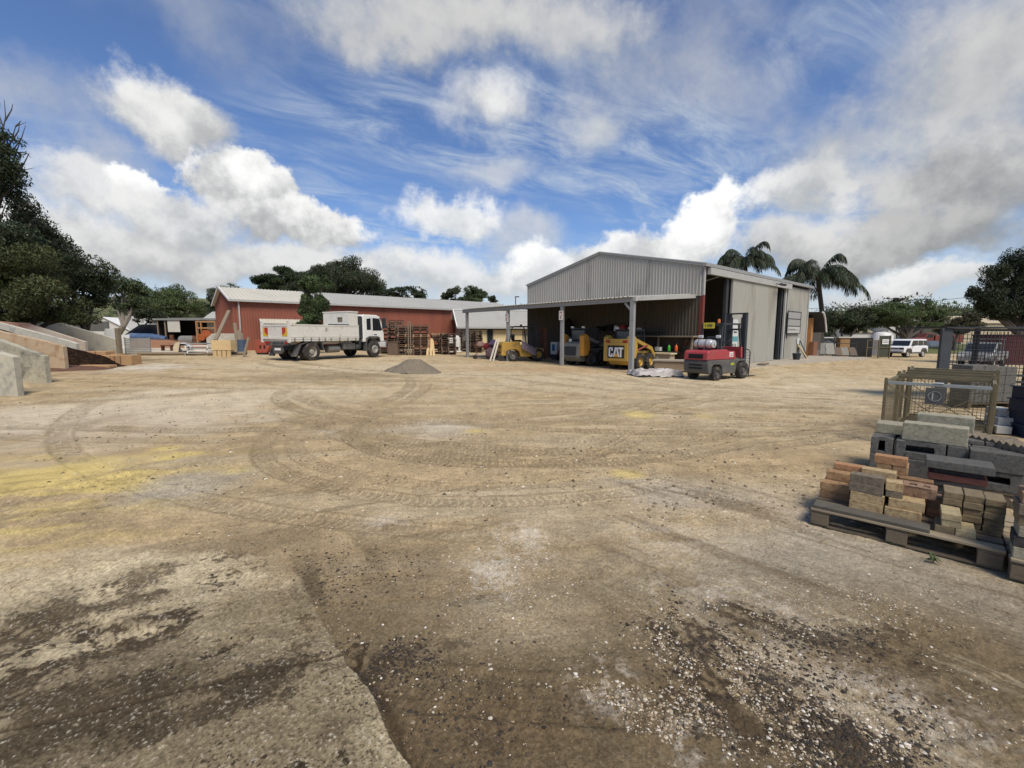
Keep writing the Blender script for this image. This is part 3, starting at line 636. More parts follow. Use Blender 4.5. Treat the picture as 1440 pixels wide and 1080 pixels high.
for (x0, x1, m_) in ((-.25, 6.2, roofpale), (6.2, 18.5, roofgrey), (18.5, RL + .2, roofgrey)):
    for ya, yb in ((-.25, RW / 2), (RW + .25, RW / 2)):
        f = MB(); ribbed_roof(f, x0, x1, (ya, RE + .0 + (0 if x0 < 6 else .02)), (yb, RR + .05 + (0 if x0 < 6 else .02)), .28, .05 if x0 < 6 else .03); o = f.build('roof_panel', m_, rs_); so = o.modifiers.new('thickness', 'SOLIDIFY'); so.thickness = .03
f = MB(); f.box(-.27, RL + .2, -.37, -.24, RE - .13, RE + .03); f.build('gutter', trim, rs_)
f = MB(); f.bar((-.27, -.25, RE - .02), (-.27, RW / 2, RR + .05), .06, .16); f.bar((-.27, RW + .25, RE - .02), (-.27, RW / 2, RR + .05), .06, .16); f.build('barge_flashing', whitepaint, rs_)
f = MB(); f.box(.35, .46, -.16, -.04, .5, RE - .1); f.build('downpipe', trim, rs_)
f = MB(); f.prism([(-.04, 2.75), (-1.5, 2.35), (-1.5, 2.40), (-.04, 2.80)], 1.8, 5.9, 'X'); ribbed_roof(f, 1.75, 5.95, (-1.55, 2.41), (-.04, 2.81), .22, .05); f.build('awning', roofpale, rs_)
f = MB(); f.box(1.85, 5.85, -1.3, -.05, .2, 2.34); f.build('lean_to_wall', mat('dark_red_sheet', (.15, .03, .025), .7, var=.2), rs_)

# ---- weatherboard house seen under the carport roof
hp = gx(648, 44.); house = thing('house', 'old weatherboard house with a pale iron roof and yellow boarded windows behind the carport', 'house', hp, R(14))
boards = mat('grey_weatherboard', (.24, .22, .18), .85, var=.2, scale=1, stretch=(.4, 1, 5))
cream = mat('cream_boards', (.62, .50, .27), .8, var=.2, scale=1.2, stretch=(1, 1, .3))
f = MB(); f.box(0, 9.5, 0, 5.5, -.5, 2.45); 
f.prism([(0, 2.45), (5.5, 2.45), (2.75, 4.0)], -.0, 9.5, 'X'); f.build('wall', boards, house)
for ya, yb in ((-.5, 2.75), (6.0, 2.75)):
    f = MB(); ribbed_roof(f, -.4, 9.9, (ya, 2.28), (yb, 4.12), .12, .03); o = f.build('roof', roofgrey, house); so = o.modifiers.new('thickness', 'SOLIDIFY'); so.thickness = .03
f = MB(); f.bar((-.42, -.5, 2.26), (-.42, 2.75, 4.1), .08, .2); f.bar((-.42, 6., 2.26), (-.42, 2.75, 4.1), .08, .2); f.build('barge_board', whitepaint, house)
f = MB(); f.bar((-.4, 2.75, 4.16), (9.9, 2.75, 4.16), .3, .09); f.build('ridge_cap', whitepaint, house)
f = MB(); f.box(-.4, 9.9, -.6, -.48, 2.14, 2.28); f.build('gutter', trim, house)
for i, x in enumerate((.5, 3.3, 5.0, 6.8, 8.2)):
    f = MB().box(x, x + (2.1 if i == 0 else 1.3), -.08, -.01, .3 if i % 2 else .1, 2.0).build('boarded_window', cream, house)
f = MB(); f.box(2.7, 3.2, -.06, -.01, 0, 2.05); f.build('door', glassdark, house)

# ---- background buildings
def simple_building(name, label, cat, u, Yd, wdt, dep, h, rise, wm, rm, rz=0, door=None, ridge='x'):
    b = thing(name, label, cat, gx(u, Yd), rz)
    f = MB()
    if ridge == 'x':
        f.box(0, wdt, 0, dep, -1.5, h); f.prism([(0, h), (dep, h), (dep / 2, h + rise)], 0.01, wdt - .01, 'X'); f.build('wall', wm, b)
        for ya, yb in ((-.3, dep / 2), (dep + .3, dep / 2)):
            f = MB(); ribbed_roof(f, -.3, wdt + .3, (ya, h - .05), (yb, h + rise + .06), .4, .04); o = f.build('roof', rm, b); so = o.modifiers.new('t', 'SOLIDIFY'); so.thickness = .04
    else:
        f.box(0, wdt, 0, dep, -1.5, h); f.prism([(0, h), (wdt, h), (wdt / 2, h + rise)], .01, dep - .01, 'Y'); f.build('wall', wm, b)
        for xa, xb in ((-.3, wdt / 2), (wdt + .3, wdt / 2)):
            f = MB(Matrix(((0, 1, 0, 0), (1, 0, 0, 0), (0, 0, 1, 0), (0, 0, 0, 1)))); ribbed_roof(f, -.3, dep + .3, (xa, h - .05), (xb, h + rise + .06), .4, .04); o = f.build('roof', rm, b); so = o.modifiers.new('t', 'SOLIDIFY'); so.thickness = .04
    if door:
        for (x0, x1, z0, z1) in door: MB().box(x0, x1, -.04, .03, z0, z1).build('door', glassdark, b)
    return b
palewall = mat('pale_wall', (.50, .49, .44), .8, var=.15, scale=.5)
simple_building('house', 'pale house with a steep white gable beyond the concrete bays', 'house', 113, 80, 7.5, 7, 1.9, 2.4, palewall, mat('white_iron', (.62, .62, .60), .5, var=.1), .3, ridge='y')
simple_building('house', 'second pale roofed house right of the white gable beyond the bays', 'house', 150, 82, 9, 8, 2.0, 2.6, palewall, roofgrey, .1)
simple_building('tin_shed', 'small pale tin shed with a low roof beside the end of the red shed', 'shed', 293, 52, 3.5, 4, 3.1, .8, mat('pale_tin', (.40, .41, .38), .6, .2, var=.15, scale=1), roofgrey, .15)
simple_building('warehouse', 'white walled warehouse beyond the trees right of the big shed', 'warehouse', 1248, 92, 9, 9, 5.0, .6, palewall, roofgrey, 0)
simple_building('warehouse', 'dark green warehouse behind the rusty red truck', 'warehouse', 1291, 88, 11, 9, 4.3, .5, mat('dark_green_sheet', (.03, .045, .04), .6, var=.2), mat('dark_roof', (.06, .06, .06), .6), 0)
simple_building('house', 'cream walled building beneath the big dark tree on the right', 'house', 1352, 80, 30, 8, 4.6, 1.3, mat('cream_wall', (.46, .38, .24), .8, var=.15, scale=.5), mat('cream_roof', (.5, .42, .28), .6, var=.15), 0)
simple_building('house', 'low pale roofed house half hidden by trees behind the stone display', 'house', 1196, 95, 14, 8, 3.0, 1.8, palewall, mat('cream_roof', (.5, .42, .28), .6, var=.15), .05)
# brick-piered corner building beyond the shed with a curved awning
cb = thing('brick_building', 'orange brick building corner with a curved awning past the end of the shed', 'building', gx(1136, 39.5), SH_AN)
f = MB(); f.box(0, .5, -.2, 4.5, -.4, 3.4); f.build('pier', mat('orange_brick', (.42, .20, .07), .85, var=.3, scale=5, bump=.4), cb)
f = MB(); f.box(.5, 5, .3, 4.5, -.4, 3.2); f.build('wall', mat('dark_wall', (.07, .06, .05), .8), cb)
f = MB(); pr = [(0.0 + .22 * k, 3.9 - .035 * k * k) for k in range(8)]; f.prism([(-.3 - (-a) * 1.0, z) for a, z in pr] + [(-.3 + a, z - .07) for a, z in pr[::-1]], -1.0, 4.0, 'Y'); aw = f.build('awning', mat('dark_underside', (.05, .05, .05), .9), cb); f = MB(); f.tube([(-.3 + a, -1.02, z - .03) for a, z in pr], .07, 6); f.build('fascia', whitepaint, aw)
f = MB(); f.box(-.1, 1.0, -.5, -.2, -.3, 1.3); f.build('low_wall', mat('dark_brick', (.20, .09, .05), .85, var=.3, scale=5), cb)

# ---- open sided junk shed at the far left
js = thing('open_shed', 'low open sided iron shed full of rusty machinery at the far left', 'shed', gx(224, 50.), R(3))
f = MB(); ribbed_roof(f, -.2, 7.4, (-.4, 2.95), (4.2, 3.2), .25, .04); o = f.build('roof', mat('dull_iron', (.22, .22, .20), .6, .2, var=.3, scale=.8), js); so = o.modifiers.new('t', 'SOLIDIFY'); so.thickness = .05
f = MB(); f.box(-.2, 7.4, -.46, -.4, 2.8, 3.0); f.build('fascia', mat('dull_iron'  , (.22, .22, .20)), js)
for x in (.1, .9, 4.4, 6.4): MB().box(x, x + .12, -.3, -.18, -.5, 2.85).build('post', timber_old, js)
f = MB(); f.box(0, 7.2, 4.0, 4.1, -.5, 3.1); f.box(0, .08, 0, 4, -.5, 3); f.build('back_wall', mat('blackish_wall', (.02, .018, .016), .9), js)  # back and side sheets coloured near black
f = MB(); f.box(1.3, 2.6, -.36, -.3, 1.5, 2.8); f.build('iron_sheet', roofpale, js)

# ================================================================== VEHICLES
truckwhite = mat('truck_white', (.70, .70, .66), .35, 0, var=.06, scale=2, dirt=(.42, .38, .29), damt=.28, dscale=2)
bedwhite = mat('bed_white', (.62, .60, .53), .55, 0, var=.10, scale=2, dirt=(.30, .21, .12), damt=.33, dscale=4)
alloy = mat('wheel_rim', (.45, .44, .40), .5, .5, var=.2, scale=6, dirt=(.2, .16, .11), damt=.4)
catyellow = mat('loader_yellow', (.46, .29, .055), .5, 0, var=.15, scale=3, dirt=(.22, .16, .08), damt=.4, dscale=3)
orangepaint = mat('loader_orange', (.50, .24, .035), .55, 0, var=.15, scale=3, dirt=(.2, .12, .05), damt=.4, dscale=3)
redpaint = mat('forklift_red', (.34, .045, .05), .45, 0, var=.12, scale=3, dirt=(.18, .10, .08), damt=.35, dscale=3)
charcoal = mat('charcoal_paint', (.082, .082, .078), .65, 0, var=.2, scale=3, dirt=(.17, .14, .10), damt=.45, dscale=3)
greypaint = mat('grey_paint', (.17, .17, .155), .7, 0, var=.2, scale=3, dirt=(.24, .20, .14), damt=.5, dscale=3)
chrome = mat('bright_metal', (.6, .6, .6), .3, .8, var=.1)
lampred = mat('lamp_red', (.28, .02, .015), .3, var=.1); lampamber = mat('lamp_amber', (.5, .2, .02), .3); lampclear = mat('lamp_clear', (.6, .6, .6), .15)
def wheel(parent, x, y, r, w, side, rimm, name='wheel', lugs=0, dish=.04, hubr=.55):
    """tyre and rim as parts; side is +1 when the outer face looks to +y"""
    tyre = MB(T(x, y, r)); q = w / 2
    tyre.lathe([(r * hubr, -q * .9), (r * .86, -q), (r * .96, -q * .86), (r, -q * .5), (r, q * .5), (r * .96, q * .86), (r * .86, q), (r * hubr, q * .9)], 28, 'Y', cap=False)
    if lugs:
        for k in range(lugs):
            a = 2 * math.pi * k / lugs; a2 = a + math.pi / lugs
            for sgn, aa in ((-1, a), (1, a2)):
                c, s = math.cos(aa), math.sin(aa); M = tyre.M; tyre.M = M @ Matrix.Rotation(-aa, 4, 'Y'); tyre.cbox((r * 1.0, sgn * q * .5, 0), (r * .09, q * .95, r * .13), 0, sgn * .5); tyre.M = M
    t = tyre.build(name, rubber, parent)
    f = MB(T(x, y, r)); s = side
    f.lathe([(r * hubr, s * q * .9), (r * hubr * .93, s * (q * .9 - .02)), (r * hubr * .85, s * (q * .9 - dish)), (r * .30, s * (q * .9 - dish * 1.2)), (r * .26, s * (q * .9 - dish * .3)), (r * .12, s * (q * .9 - dish * .2)), (0.0001, s * (q * .9 - dish * .2))], 20, 'Y', cap=False)
    for k in range(8):
        a = k * math.pi / 4; f.cbox((math.cos(a) * r * .36, s * (q * .9 - dish * 1.1), math.sin(a) * r * .36), (.03, .03, .03))
    f.build('rim', rimm, t); return t

# ---- white tipper truck: x forward from the rear axle, y to the left
tp = on(-10.96, 24.1); th_ = math.atan2(.887, .462)
truck = thing('tipper_truck', 'white tipper truck with drop side tray parked in front of the red shed', 'truck', tp + Vector((-.887 * 1.0, .462 * 1.0, -.02)), th_)
TW = 1.08
f = MB(); f.box(-1.2, 5.1, .32, .42, .62, .85); f.box(-1.2, 5.1, -.42, -.32, .62, .85)
for x in (-1.1, 0, 1.5, 3, 4.6): f.box(x, x + .1, -.319, .319, .66, .8)
f.build('chassis', dark_steel, truck)
f = MB(); f.box(-1.30, 3.30, -1.13, 1.13, 1.08, 1.18); f.box(-1.2, 3.2, -.6, .6, .9, 1.07); f.build('tray_floor', bedwhite, truck)
for s in (-1, 1):
    f = MB(); f.box(-1.28, .93, s * 1.13 - .025, s * 1.13 + .025, 1.19, 1.93); f.box(-1.28, .93, s * 1.13 - .04, s * 1.13 + .04, 1.90, 1.97); f.box(-1.28, .93, s * 1.13 - .04, s * 1.13 + .04, 1.30, 1.345); f.build('side_board', bedwhite, truck, .006)
    f = MB(); f.box(1.0, 3.28, s * 1.13 - .025, s * 1.13 + .025, 1.19, 1.93); f.box(1.0, 3.28, s * 1.13 - .04, s * 1.13 + .04, 1.90, 1.97); f.box(1.0, 3.28, s * 1.13 - .04, s * 1.13 + .04, 1.30, 1.345); f.build('side_board', bedwhite, truck, .006)
    f = MB()
    for hx in (-1.1, -.6, -.1, .4, .8, 1.2, 1.8, 2.4, 3.0): f.box(hx, hx + .07, s * 1.155 - .012, s * 1.155 + .012, 1.10, 1.26)
    f.build('hinge_row', greypaint, truck)
    f = MB(); f.box(.90, .934, s * 1.16 - .01, s * 1.16 + .02, 1.6, 1.82); f.box(.996, 1.03, s * 1.16 - .01, s * 1.16 + .02, 1.6, 1.82); f.build('latch', dark_steel, truck)
    f = MB(); f.box(2.0, 2.1, s * 1.10, s * 1.13, 1.02, 1.07); f.box(-.9, -.8, s * 1.10, s * 1.13, 1.02, 1.07); f.build('side_marker', lampamber, truck)
    f = MB(); f.box(.935, .995, s * 1.14 - .045, s * 1.14 + .045, 1.1, 2.0); f.build('tray_post', bedwhite, truck)
    f = MB(); f.box(-1.40, -1.29, s * 1.09 - .06, s * 1.09 + .06, 1.02, 2.12); f.lathe([(.001, 0), (.001, 0)], 3, 'Y', cap=False); f.cyl((-1.345, s * 1.09 - .065, 2.12), (-1.345, s * 1.09 + .065, 2.12), .07, 12); f.build('tailgate_post', bedwhite, truck)
    mb = MB()
    m_ = mb
    w_ = wheel(truck, 4.57, s * (TW - .05), .50, .28, s, alloy, dish=-.05)
    wheel(truck, 0, s * (TW - .08), .51, .27, s, mat('pale_rim', (.33, .30, .25), .6, .2, var=.3, scale=6), dish=.14); wheel(truck, 0, s * (TW - .40), .51, .27, -s, alloy, dish=.02)
    f = MB(); f.prism([(-.72, .95), (-.62, .95), (-.95, .28), (-1.05, .28)], s * .72, s * 1.1, 'Y'); f.build('mudflap', charcoal, truck)
    f = MB(); f.prism([(-.65, .95), (-.25, 1.07), (.95, 1.07), (.95, 1.0), (.62, 1.0), (-.2, 1.04), (-.62, .90)], s * .74, s * 1.12, 'Y'); f.prism([(.62, 1.0), (.7, 1.0), (.8, .55), (.74, .55)], s * .74, s * 1.1, 'Y'); f.build('mudguard', charcoal, truck)
    tl = MB().box(-1.32, -1.285, s * .8 - .13, s * .8 + .13, .93, 1.06).build('tail_light', lampred, truck)
f = MB(); f.box(-1.36, -1.31, -1.0, 1.0, 1.20, 1.94); f.box(-1.38, -1.29, -1.0, 1.0, 1.86, 1.95); f.box(-1.39, -1.29, -1.02, 1.02, 1.2, 1.30); tg = f.build('tailgate', bedwhite, truck, .006)
for s in (-1, 1):
    f = MB(); f.box(-1.366, -1.361, s * .78 - .20, s * .78 + .20, 1.34, 1.80); mk = f.build('marker_plate', mat('marker_red', (.42, .03, .02), .5, var=.1), tg)
    f = MB(); q = [(-.20, 1.34), (.20, 1.34), (.20, 1.80), (.08, 1.80), (.08, 1.55), (-.10, 1.42), (-.20, 1.42)]
    f.prism([(s * .78 + s * a, b) for a, b in q], -1.370, -1.3665, 'X'); f.build('marker_stripe', mat('marker_yellow', (.58, .36, .02), .5, var=.1), mk)
f = MB(); f.prism([(-.42, 1.02), (.42, 1.02), (.42, .55), (.28, .42), (-.28, .42), (-.42, .55)], -1.25, -1.18, 'X'); f.box(-1.3, -1.1, -.9, .9, .86, .96); f.build('rear_panel', charcoal, truck)
f = MB(); f.box(-1.27, -1.253, -.24, .24, .60, .72); f.build('number_plate', whitepaint, truck)
# tool box across the front of the tray, with a see-through window
f = MB()
y0, y1, x0, x1, z0, z1 = -1.10, 1.10, 2.62, 3.30, 1.985, 2.74
f.box(x0, x0 + .04, y0, -.55, z0, z1); f.box(x0, x0 + .04, -.10, y1, z0, z1); f.box(x0, x0 + .04, -.55, -.10, z0, 2.15); f.box(x0, x0 + .04, -.55, -.10, 2.46, z1)
f.box(x0 + .04, x1, y0, y0 + .04, z0, z1); f.box(x0 + .04, x1, y1 - .04, y1, z0, z1); f.box(x1 - .04, x1, y0 + .04, -.55, z0, z1); f.box(x1 - .04, x1, -.10, y1 - .04, z0, z1); f.box(x1 - .04, x1, -.55, -.1, z0, 2.15); f.box(x1 - .04, x1, -.55, -.1, 2.46, z1)
f.box(x0 - .02, x1 + .03, y0 - .03, y1 + .03, z1, z1 + .07); f.build('tool_box', bedwhite, truck, .008)
f = MB(); f.box(1.2, 3.28, -1.09, -1.0, 1.97, 2.03); f.build('cover_roll', dark_steel, truck)
f = MB(); f.box(3.28, 3.34, -1.12, 1.12, 1.19, 2.0); f.build('head_board', bedwhite, truck)
# cab
prof = [(3.72, .98), (3.72, 2.58), (3.80, 2.66), (4.9, 2.66), (5.18, 2.56), (5.30, 2.30), (5.46, 1.72), (5.50, 1.55), (5.50, .98), (5.22, .98), (5.14, 1.12), (4.98, 1.24), (4.18, 1.24), (4.02, 1.12), (3.95, .98)]
f = MB(); f.prism(prof, -1.08, 1.08, 'Y'); cabo = f.build('cab', truckwhite, truck, .05, 3)
for s in (-1, 1):
    y_ = s * 1.083
    f = MB(); f.prism([(4.52, 1.68), (4.52, 2.42), (4.60, 2.47), (5.02, 2.44), (5.14, 2.34), (5.30, 1.74), (5.24, 1.68)], y_ - .006, y_ + .006, 'Y'); f.build('side_window', glassdark, cabo)
    f = MB(); f.prism([(4.02, 1.72), (4.02, 2.40), (4.36, 2.45), (4.36, 1.72)], y_ - .006, y_ + .006, 'Y'); f.build('side_window', glassdark, cabo)
    f = MB(); f.box(4.6, 4.85, y_ - .008, y_ + .014, 1.40, 1.455); f.build('door_handle', dark_steel, cabo)
    f = MB(); f.box(4.44, 4.455, y_ - .006, y_ + .004, 1.1, 2.5); f.bar((4.46, y_, 1.10), (4.46, y_, 1.105), .01); f.build('door_seam', greypaint, cabo)
    f = MB(); f.bar((5.05, s * 1.06, 2.45), (5.36, s * 1.22, 2.42), .05); f.bar((5.30, s * 1.06, 1.75), (5.36, s * 1.22, 1.95), .05); f.box(5.30, 5.42, s * 1.24 - .12, s * 1.24 + .12, 1.85, 2.48); f.build('mirror', dark_steel, truck, .02)
    f = MB(); f.box(4.93, 5.50, s * 1.09 - .02, s * 1.09 + .02, 1.26, 1.34); f.build('indicator', lampamber, cabo) if 0 else None
f = MB(); f.prism([(5.205, 2.42), (5.215, 2.42), (5.465, 1.72), (5.455, 1.72)], -.98, .98, 'Y'); f.build('windscreen', glassdark, cabo)
f = MB(); f.box(5.10, 5.62, -1.10, 1.10, .62, .96); f.build('bumper', mat('bumper_grey', (.50, .50, .48), .5, var=.1, dirt=(.3, .27, .2), damt=.3), truck, .05, 3)
for s in (-1, 1): f = MB(); f.box(5.62, 5.64, s * .8 - .18, s * .8 + .18, .72, .9); f.build('headlight', lampclear, truck)
f = MB(); f.tube([(5.55, -.95, .75), (5.72, -.98, .60), (5.78, -.98, .80), (5.72, -.95, 1.05)], .03, 8); f.tube([(5.62, -.80, .75), (5.80, -.80, .60), (5.84, -.80, .80), (5.78, -.80, 1.05)], .03, 8); f.build('step_rail', chrome, truck)
f = MB(); f.prism([(3.98, .98), (4.10, 1.16), (4.22, 1.26), (4.94, 1.26), (5.04, 1.16), (5.1, 1.0), (5.12, 1.24), (4.9, 1.33), (4.2, 1.33), (3.9, 1.2), (3.9, .40), (3.98, .40)], -1.11, -.85, 'Y'); f.build('wheel_arch', charcoal, truck)
f = MB(); f.prism([(3.98, .98), (4.10, 1.16), (4.22, 1.26), (4.94, 1.26), (5.04, 1.16), (5.1, 1.0), (5.12, 1.24), (4.9, 1.33), (4.2, 1.33), (3.9, 1.2), (3.9, .40), (3.98, .40)], .85, 1.11, 'Y'); f.build('wheel_arch', charcoal, truck)
f = MB(); f.box(3.40, 3.70, -1.06, -.74, 1.2, 2.45); f.prism([(3.40, 2.45), (3.70, 2.45), (3.62, 2.55), (3.45, 2.55)], -1.06, -.74, 'Y'); f.cyl((3.55, -.9, .6), (3.55, -.9, 1.2), .10, 10); f.build('air_intake', dark_steel, truck, .03)
f = MB(); f.cyl((1.25, -.75, .60), (2.05, -.75, .60), .20, 18); f.build('fuel_tank', greypaint, truck)
f = MB(); f.box(2.2, 3.1, -1.0, -.55, .55, .92); f.cyl((3.2, -.8, .7), (3.6, -.8, .7), .17, 14); f.build('battery_box', charcoal, truck, .02)
f = MB(); f.cyl((0, -1.0, .51), (0, 1.0, .51), .09, 10); f.lathe([(.01, -.22), (.2, -.12), (.22, 0), (.2, .12), (.01, .22)], 14, 'Y', cap=False)
for v in range(len(f.v) - 70, len(f.v)): x, y, z = f.v[v]; f.v[v] = (x, y, z + .51)
f.cyl((4.57, -.95, .46), (4.57, .95, .46), .07, 8); f.box(3.3, 4.9, -.4, .4, .45, 1.2); f.build('axle', dark_steel, truck)
# rebuild nothing else: the far wheels share the axles

# ---- red gas forklift: x forward from the rear axle
fp = on(8.25, 17.86); fh = math.atan2(.99, 1.53)
fk = thing('forklift', 'red and charcoal forklift carrying a silver gas bottle outside the shed doors', 'forklift', fp + Vector((-math.sin(fh) * .48, math.cos(fh) * .48, -.01)), fh)
for s in (-1, 1):
    wheel(fk, 0, s * .50, .285, .22, s, charcoal, lugs=16, dish=.06, hubr=.5); wheel(fk, 1.82, s * .54, .36, .26, s, charcoal, lugs=0, dish=.07, hubr=.58)
f = MB(); f.prism([(-.62, .55), (-.58, .36), (-.44, .27), (-.36, .32), (-.34, .54), (-.22, .65), (.22, .65), (.36, .52), (.40, .26), (1.32, .26), (1.40, .62), (1.58, .74), (2.04, .74), (2.06, .78), (2.06, .84), (-.60, .84), (-.64, .7)], -.56, .56, 'Y'); f.build('chassis', charcoal, fk, .03)
f = MB(); f.box(-.642, -.60, -.3, .3, .62, .68); f.box(-.642, -.60, -.3, .3, .48, .54); f.build('tow_slot', black, fk)
f = MB(); f.prism([(-.66, .845), (-.62, 1.15), (-.54, 1.23), (.72, 1.26), (.78, 1.20), (1.28, 1.18), (1.36, .845)], -.54, .54, 'Y'); hood = f.build('hood', redpaint, fk, .04, 3)
f = MB(); f.prism([(-.34, .91), (.30, .91), (.30, 1.08), (-.34, 1.08)], -.672, -.60, 'X'); f.build('grille', black, hood)
f = MB(); f.prism([(1.80, .865), (1.92, .865), (1.88, 1.35), (1.76, 1.35)], -.5, .5, 'Y'); f.build('dash_panel', redpaint, fk, .02)
f = MB(); f.box(.86, 1.12, -.549, -.541, .95, 1.14); f.build('decal', whitepaint, hood)
f = MB(); f.box(.9, 1.08, -.5585, -.5495, 1.06, 1.09); f.box(.9, 1.08, -.5585, -.5495, .99, 1.02); f.build('decal', redpaint, hood)
f = MB(); f.box(.95, 1.2, -.568, -.561, .60, .70); f.build('decal', mat('decal_yellow', (.35, .36, .03), .5), fk)
f = MB(); f.prism([(.45, 1.27), (.95, 1.24), (.95, 1.36), (.58, 1.40), (.50, 1.80), (.40, 1.80)], -.24, .24, 'Y'); f.build('seat', dark_steel, fk, .03)
f = MB(); f.tube([(1.72, 0, 1.35), (1.50, 0, 1.62)], .02, 8); M = f.M; f.M = T(1.48, 0, 1.64) @ Matrix.Rotation(-.7, 4, 'Y'); f.lathe([(.16, -.012), (.18, 0), (.16, .012), (.14, 0), (.16, -.012)], 18, 'Z', cap=False); f.M = M; f.build('steering_wheel', dark_steel, fk)
for s in (-1, 1):
    f = MB(); f.bar((.30, s * .47, 1.27), (.42, s * .44, 2.28), .07); f.build('guard_post', dark_steel, fk)
    f = MB(); f.bar((1.86, s * .47, 1.0), (1.60, s * .44, 2.28), .06); f.build('guard_post', dark_steel, fk)
f = MB(); f.bar((.36, -.47, 2.30), (1.66, -.47, 2.30), .07); f.bar((.36, .47, 2.30), (1.66, .47, 2.30), .07)
for k in range(7): f.bar((.40 + k * .2, -.44, 2.31), (.40 + k * .2, .44, 2.31), .05, .03)
f.build('overhead_guard', dark_steel, fk)
f = MB(); f.box(.30, .318, -.16, .34, 2.12, 2.36); pl = f.build('number_plate', mat('plate_yellow', (.55, .46, .03), .5, var=.1), fk)
f = MB()
for k, (a, b) in enumerate(((.06, .02), (.0, .0), (-.06, .0), (.12, 0), (.22, 0))): f.box(.295, .299, a, a + .035, 2.18, 2.30)
f.build('lettering', dark_steel, pl)
f = MB(); f.lathe([(.06, 0), (.06, .12), (.045, .16), (.0001, .17)], 14); 
for v in range(len(f.v)): x, y, z = f.v[v]; f.v[v] = (x + .46, y - .25, z + 2.335)
f.build('beacon', mat('beacon_orange', (.55, .13, .02), .3), fk)
for s in (-1, 1): f = MB(); f.cbox((.33, s * .40 + .05, 1.78), (.10, .2, .12)); f.build('work_light', lampclear, fk, .02)
gb = MB(); M = gb.M; gb.M = T(-.10, 0, 1.49)
gb.lathe([(.06, -.47), (.155, -.45), (.165, -.42), (.12, -.41), (.165, -.36), (.185, -.28), (.185, .28), (.165, .36), (.10, .42), (.0001, .44)], 22, 'Y', cap=False); gb.cyl((0, -.5, 0), (0, -.42, 0), .05, 10); gb.M = M
gbt = tag(gb.build('gas_bottle', mat('gas_silver', (.50, .50, .49), .4, .35, var=.1, dirt=(.3, .28, .25), damt=.3)), 'silver gas cylinder strapped across the back of the red forklift', 'gas bottle')
gbt.matrix_basis = T(*fk.location) @ rotz(fh)
f = MB()
for y in (-.17, .17): 
    for k in range(14):
        a0, a1 = 2 * math.pi * k / 14, 2 * math.pi * (k + 1) / 14
        f.bar((-.10 + .192 * math.cos(a0), y, 1.49 + .192 * math.sin(a0)), (-.10 + .192 * math.cos(a1), y, 1.49 + .192 * math.sin(a1)), .05, .008, (0, 1, 0))
    f.box(-.25, .05, y - .03, y + .03, 1.235, 1.33)
f.build('bottle_strap', dark_steel, fk)
# mast, two stages, and forks on the ground
for s in (-1, 1):
    f = MB(); f.box(2.12, 2.28, s * .40 - .045, s * .40 + .045, .12, 2.80); f.box(2.14, 2.26, s * .30 - .04, s * .30 + .04, .14, 2.74); f.build('mast_rail', dark_steel, fk)
    f = MB(); f.cyl((2.2, s * .20, .2), (2.2, s * .20, 2.1), .035, 10); f.cyl((2.2, s * .2, 2.1), (2.2, s * .2, 2.6), .022, 8); f.build('lift_cylinder', chrome if 0 else charcoal, fk)
    f = MB(); f.box(2.42, 2.47, s * .26 - .05, s * .26 + .05, .02, .62); f.prism([(2.42, .02), (3.45, .03), (3.45, .045), (2.42, .065)], s * .26 - .05, s * .26 + .05, 'Y'); f.build('fork', dark_steel, fk)
f = MB(); f.box(2.12, 2.28, -.445, .445, 2.74, 2.80); f.box(2.12, 2.2, -.36, .36, 2.05, 2.13); f.box(2.12, 2.2, -.36, .36, .3, .4); f.build('mast_crosshead', dark_steel, fk)
f = MB(); f.box(2.30, 2.40, -.5, .5, .14, .24); f.box(2.30, 2.40, -.5, .5, .46, .56); f.build('carriage', dark_steel, fk)
f = MB(); f.tube([(2.36, -.56, .1), (2.38, -.56, 1.12), (2.34, -.5, 1.22), (2.2, -.45, 1.25)], .022, 8); f.tube([(2.36, .56, .1), (2.38, .56, 1.12), (2.34, .5, 1.22), (2.2, .45, 1.25)], .022, 8)
for k in range(5): f.bar((2.37, -.56, .6 + k * .12), (2.37, .56, .6 + k * .12), .012)
f.build('load_guard', dark_steel, fk)
f = MB(); f.tube([(2.3, -.1, .6), (2.5, -.2, 1.0), (2.2, -.25, 1.5)], .015, 6); f.build('hose', black, fk)

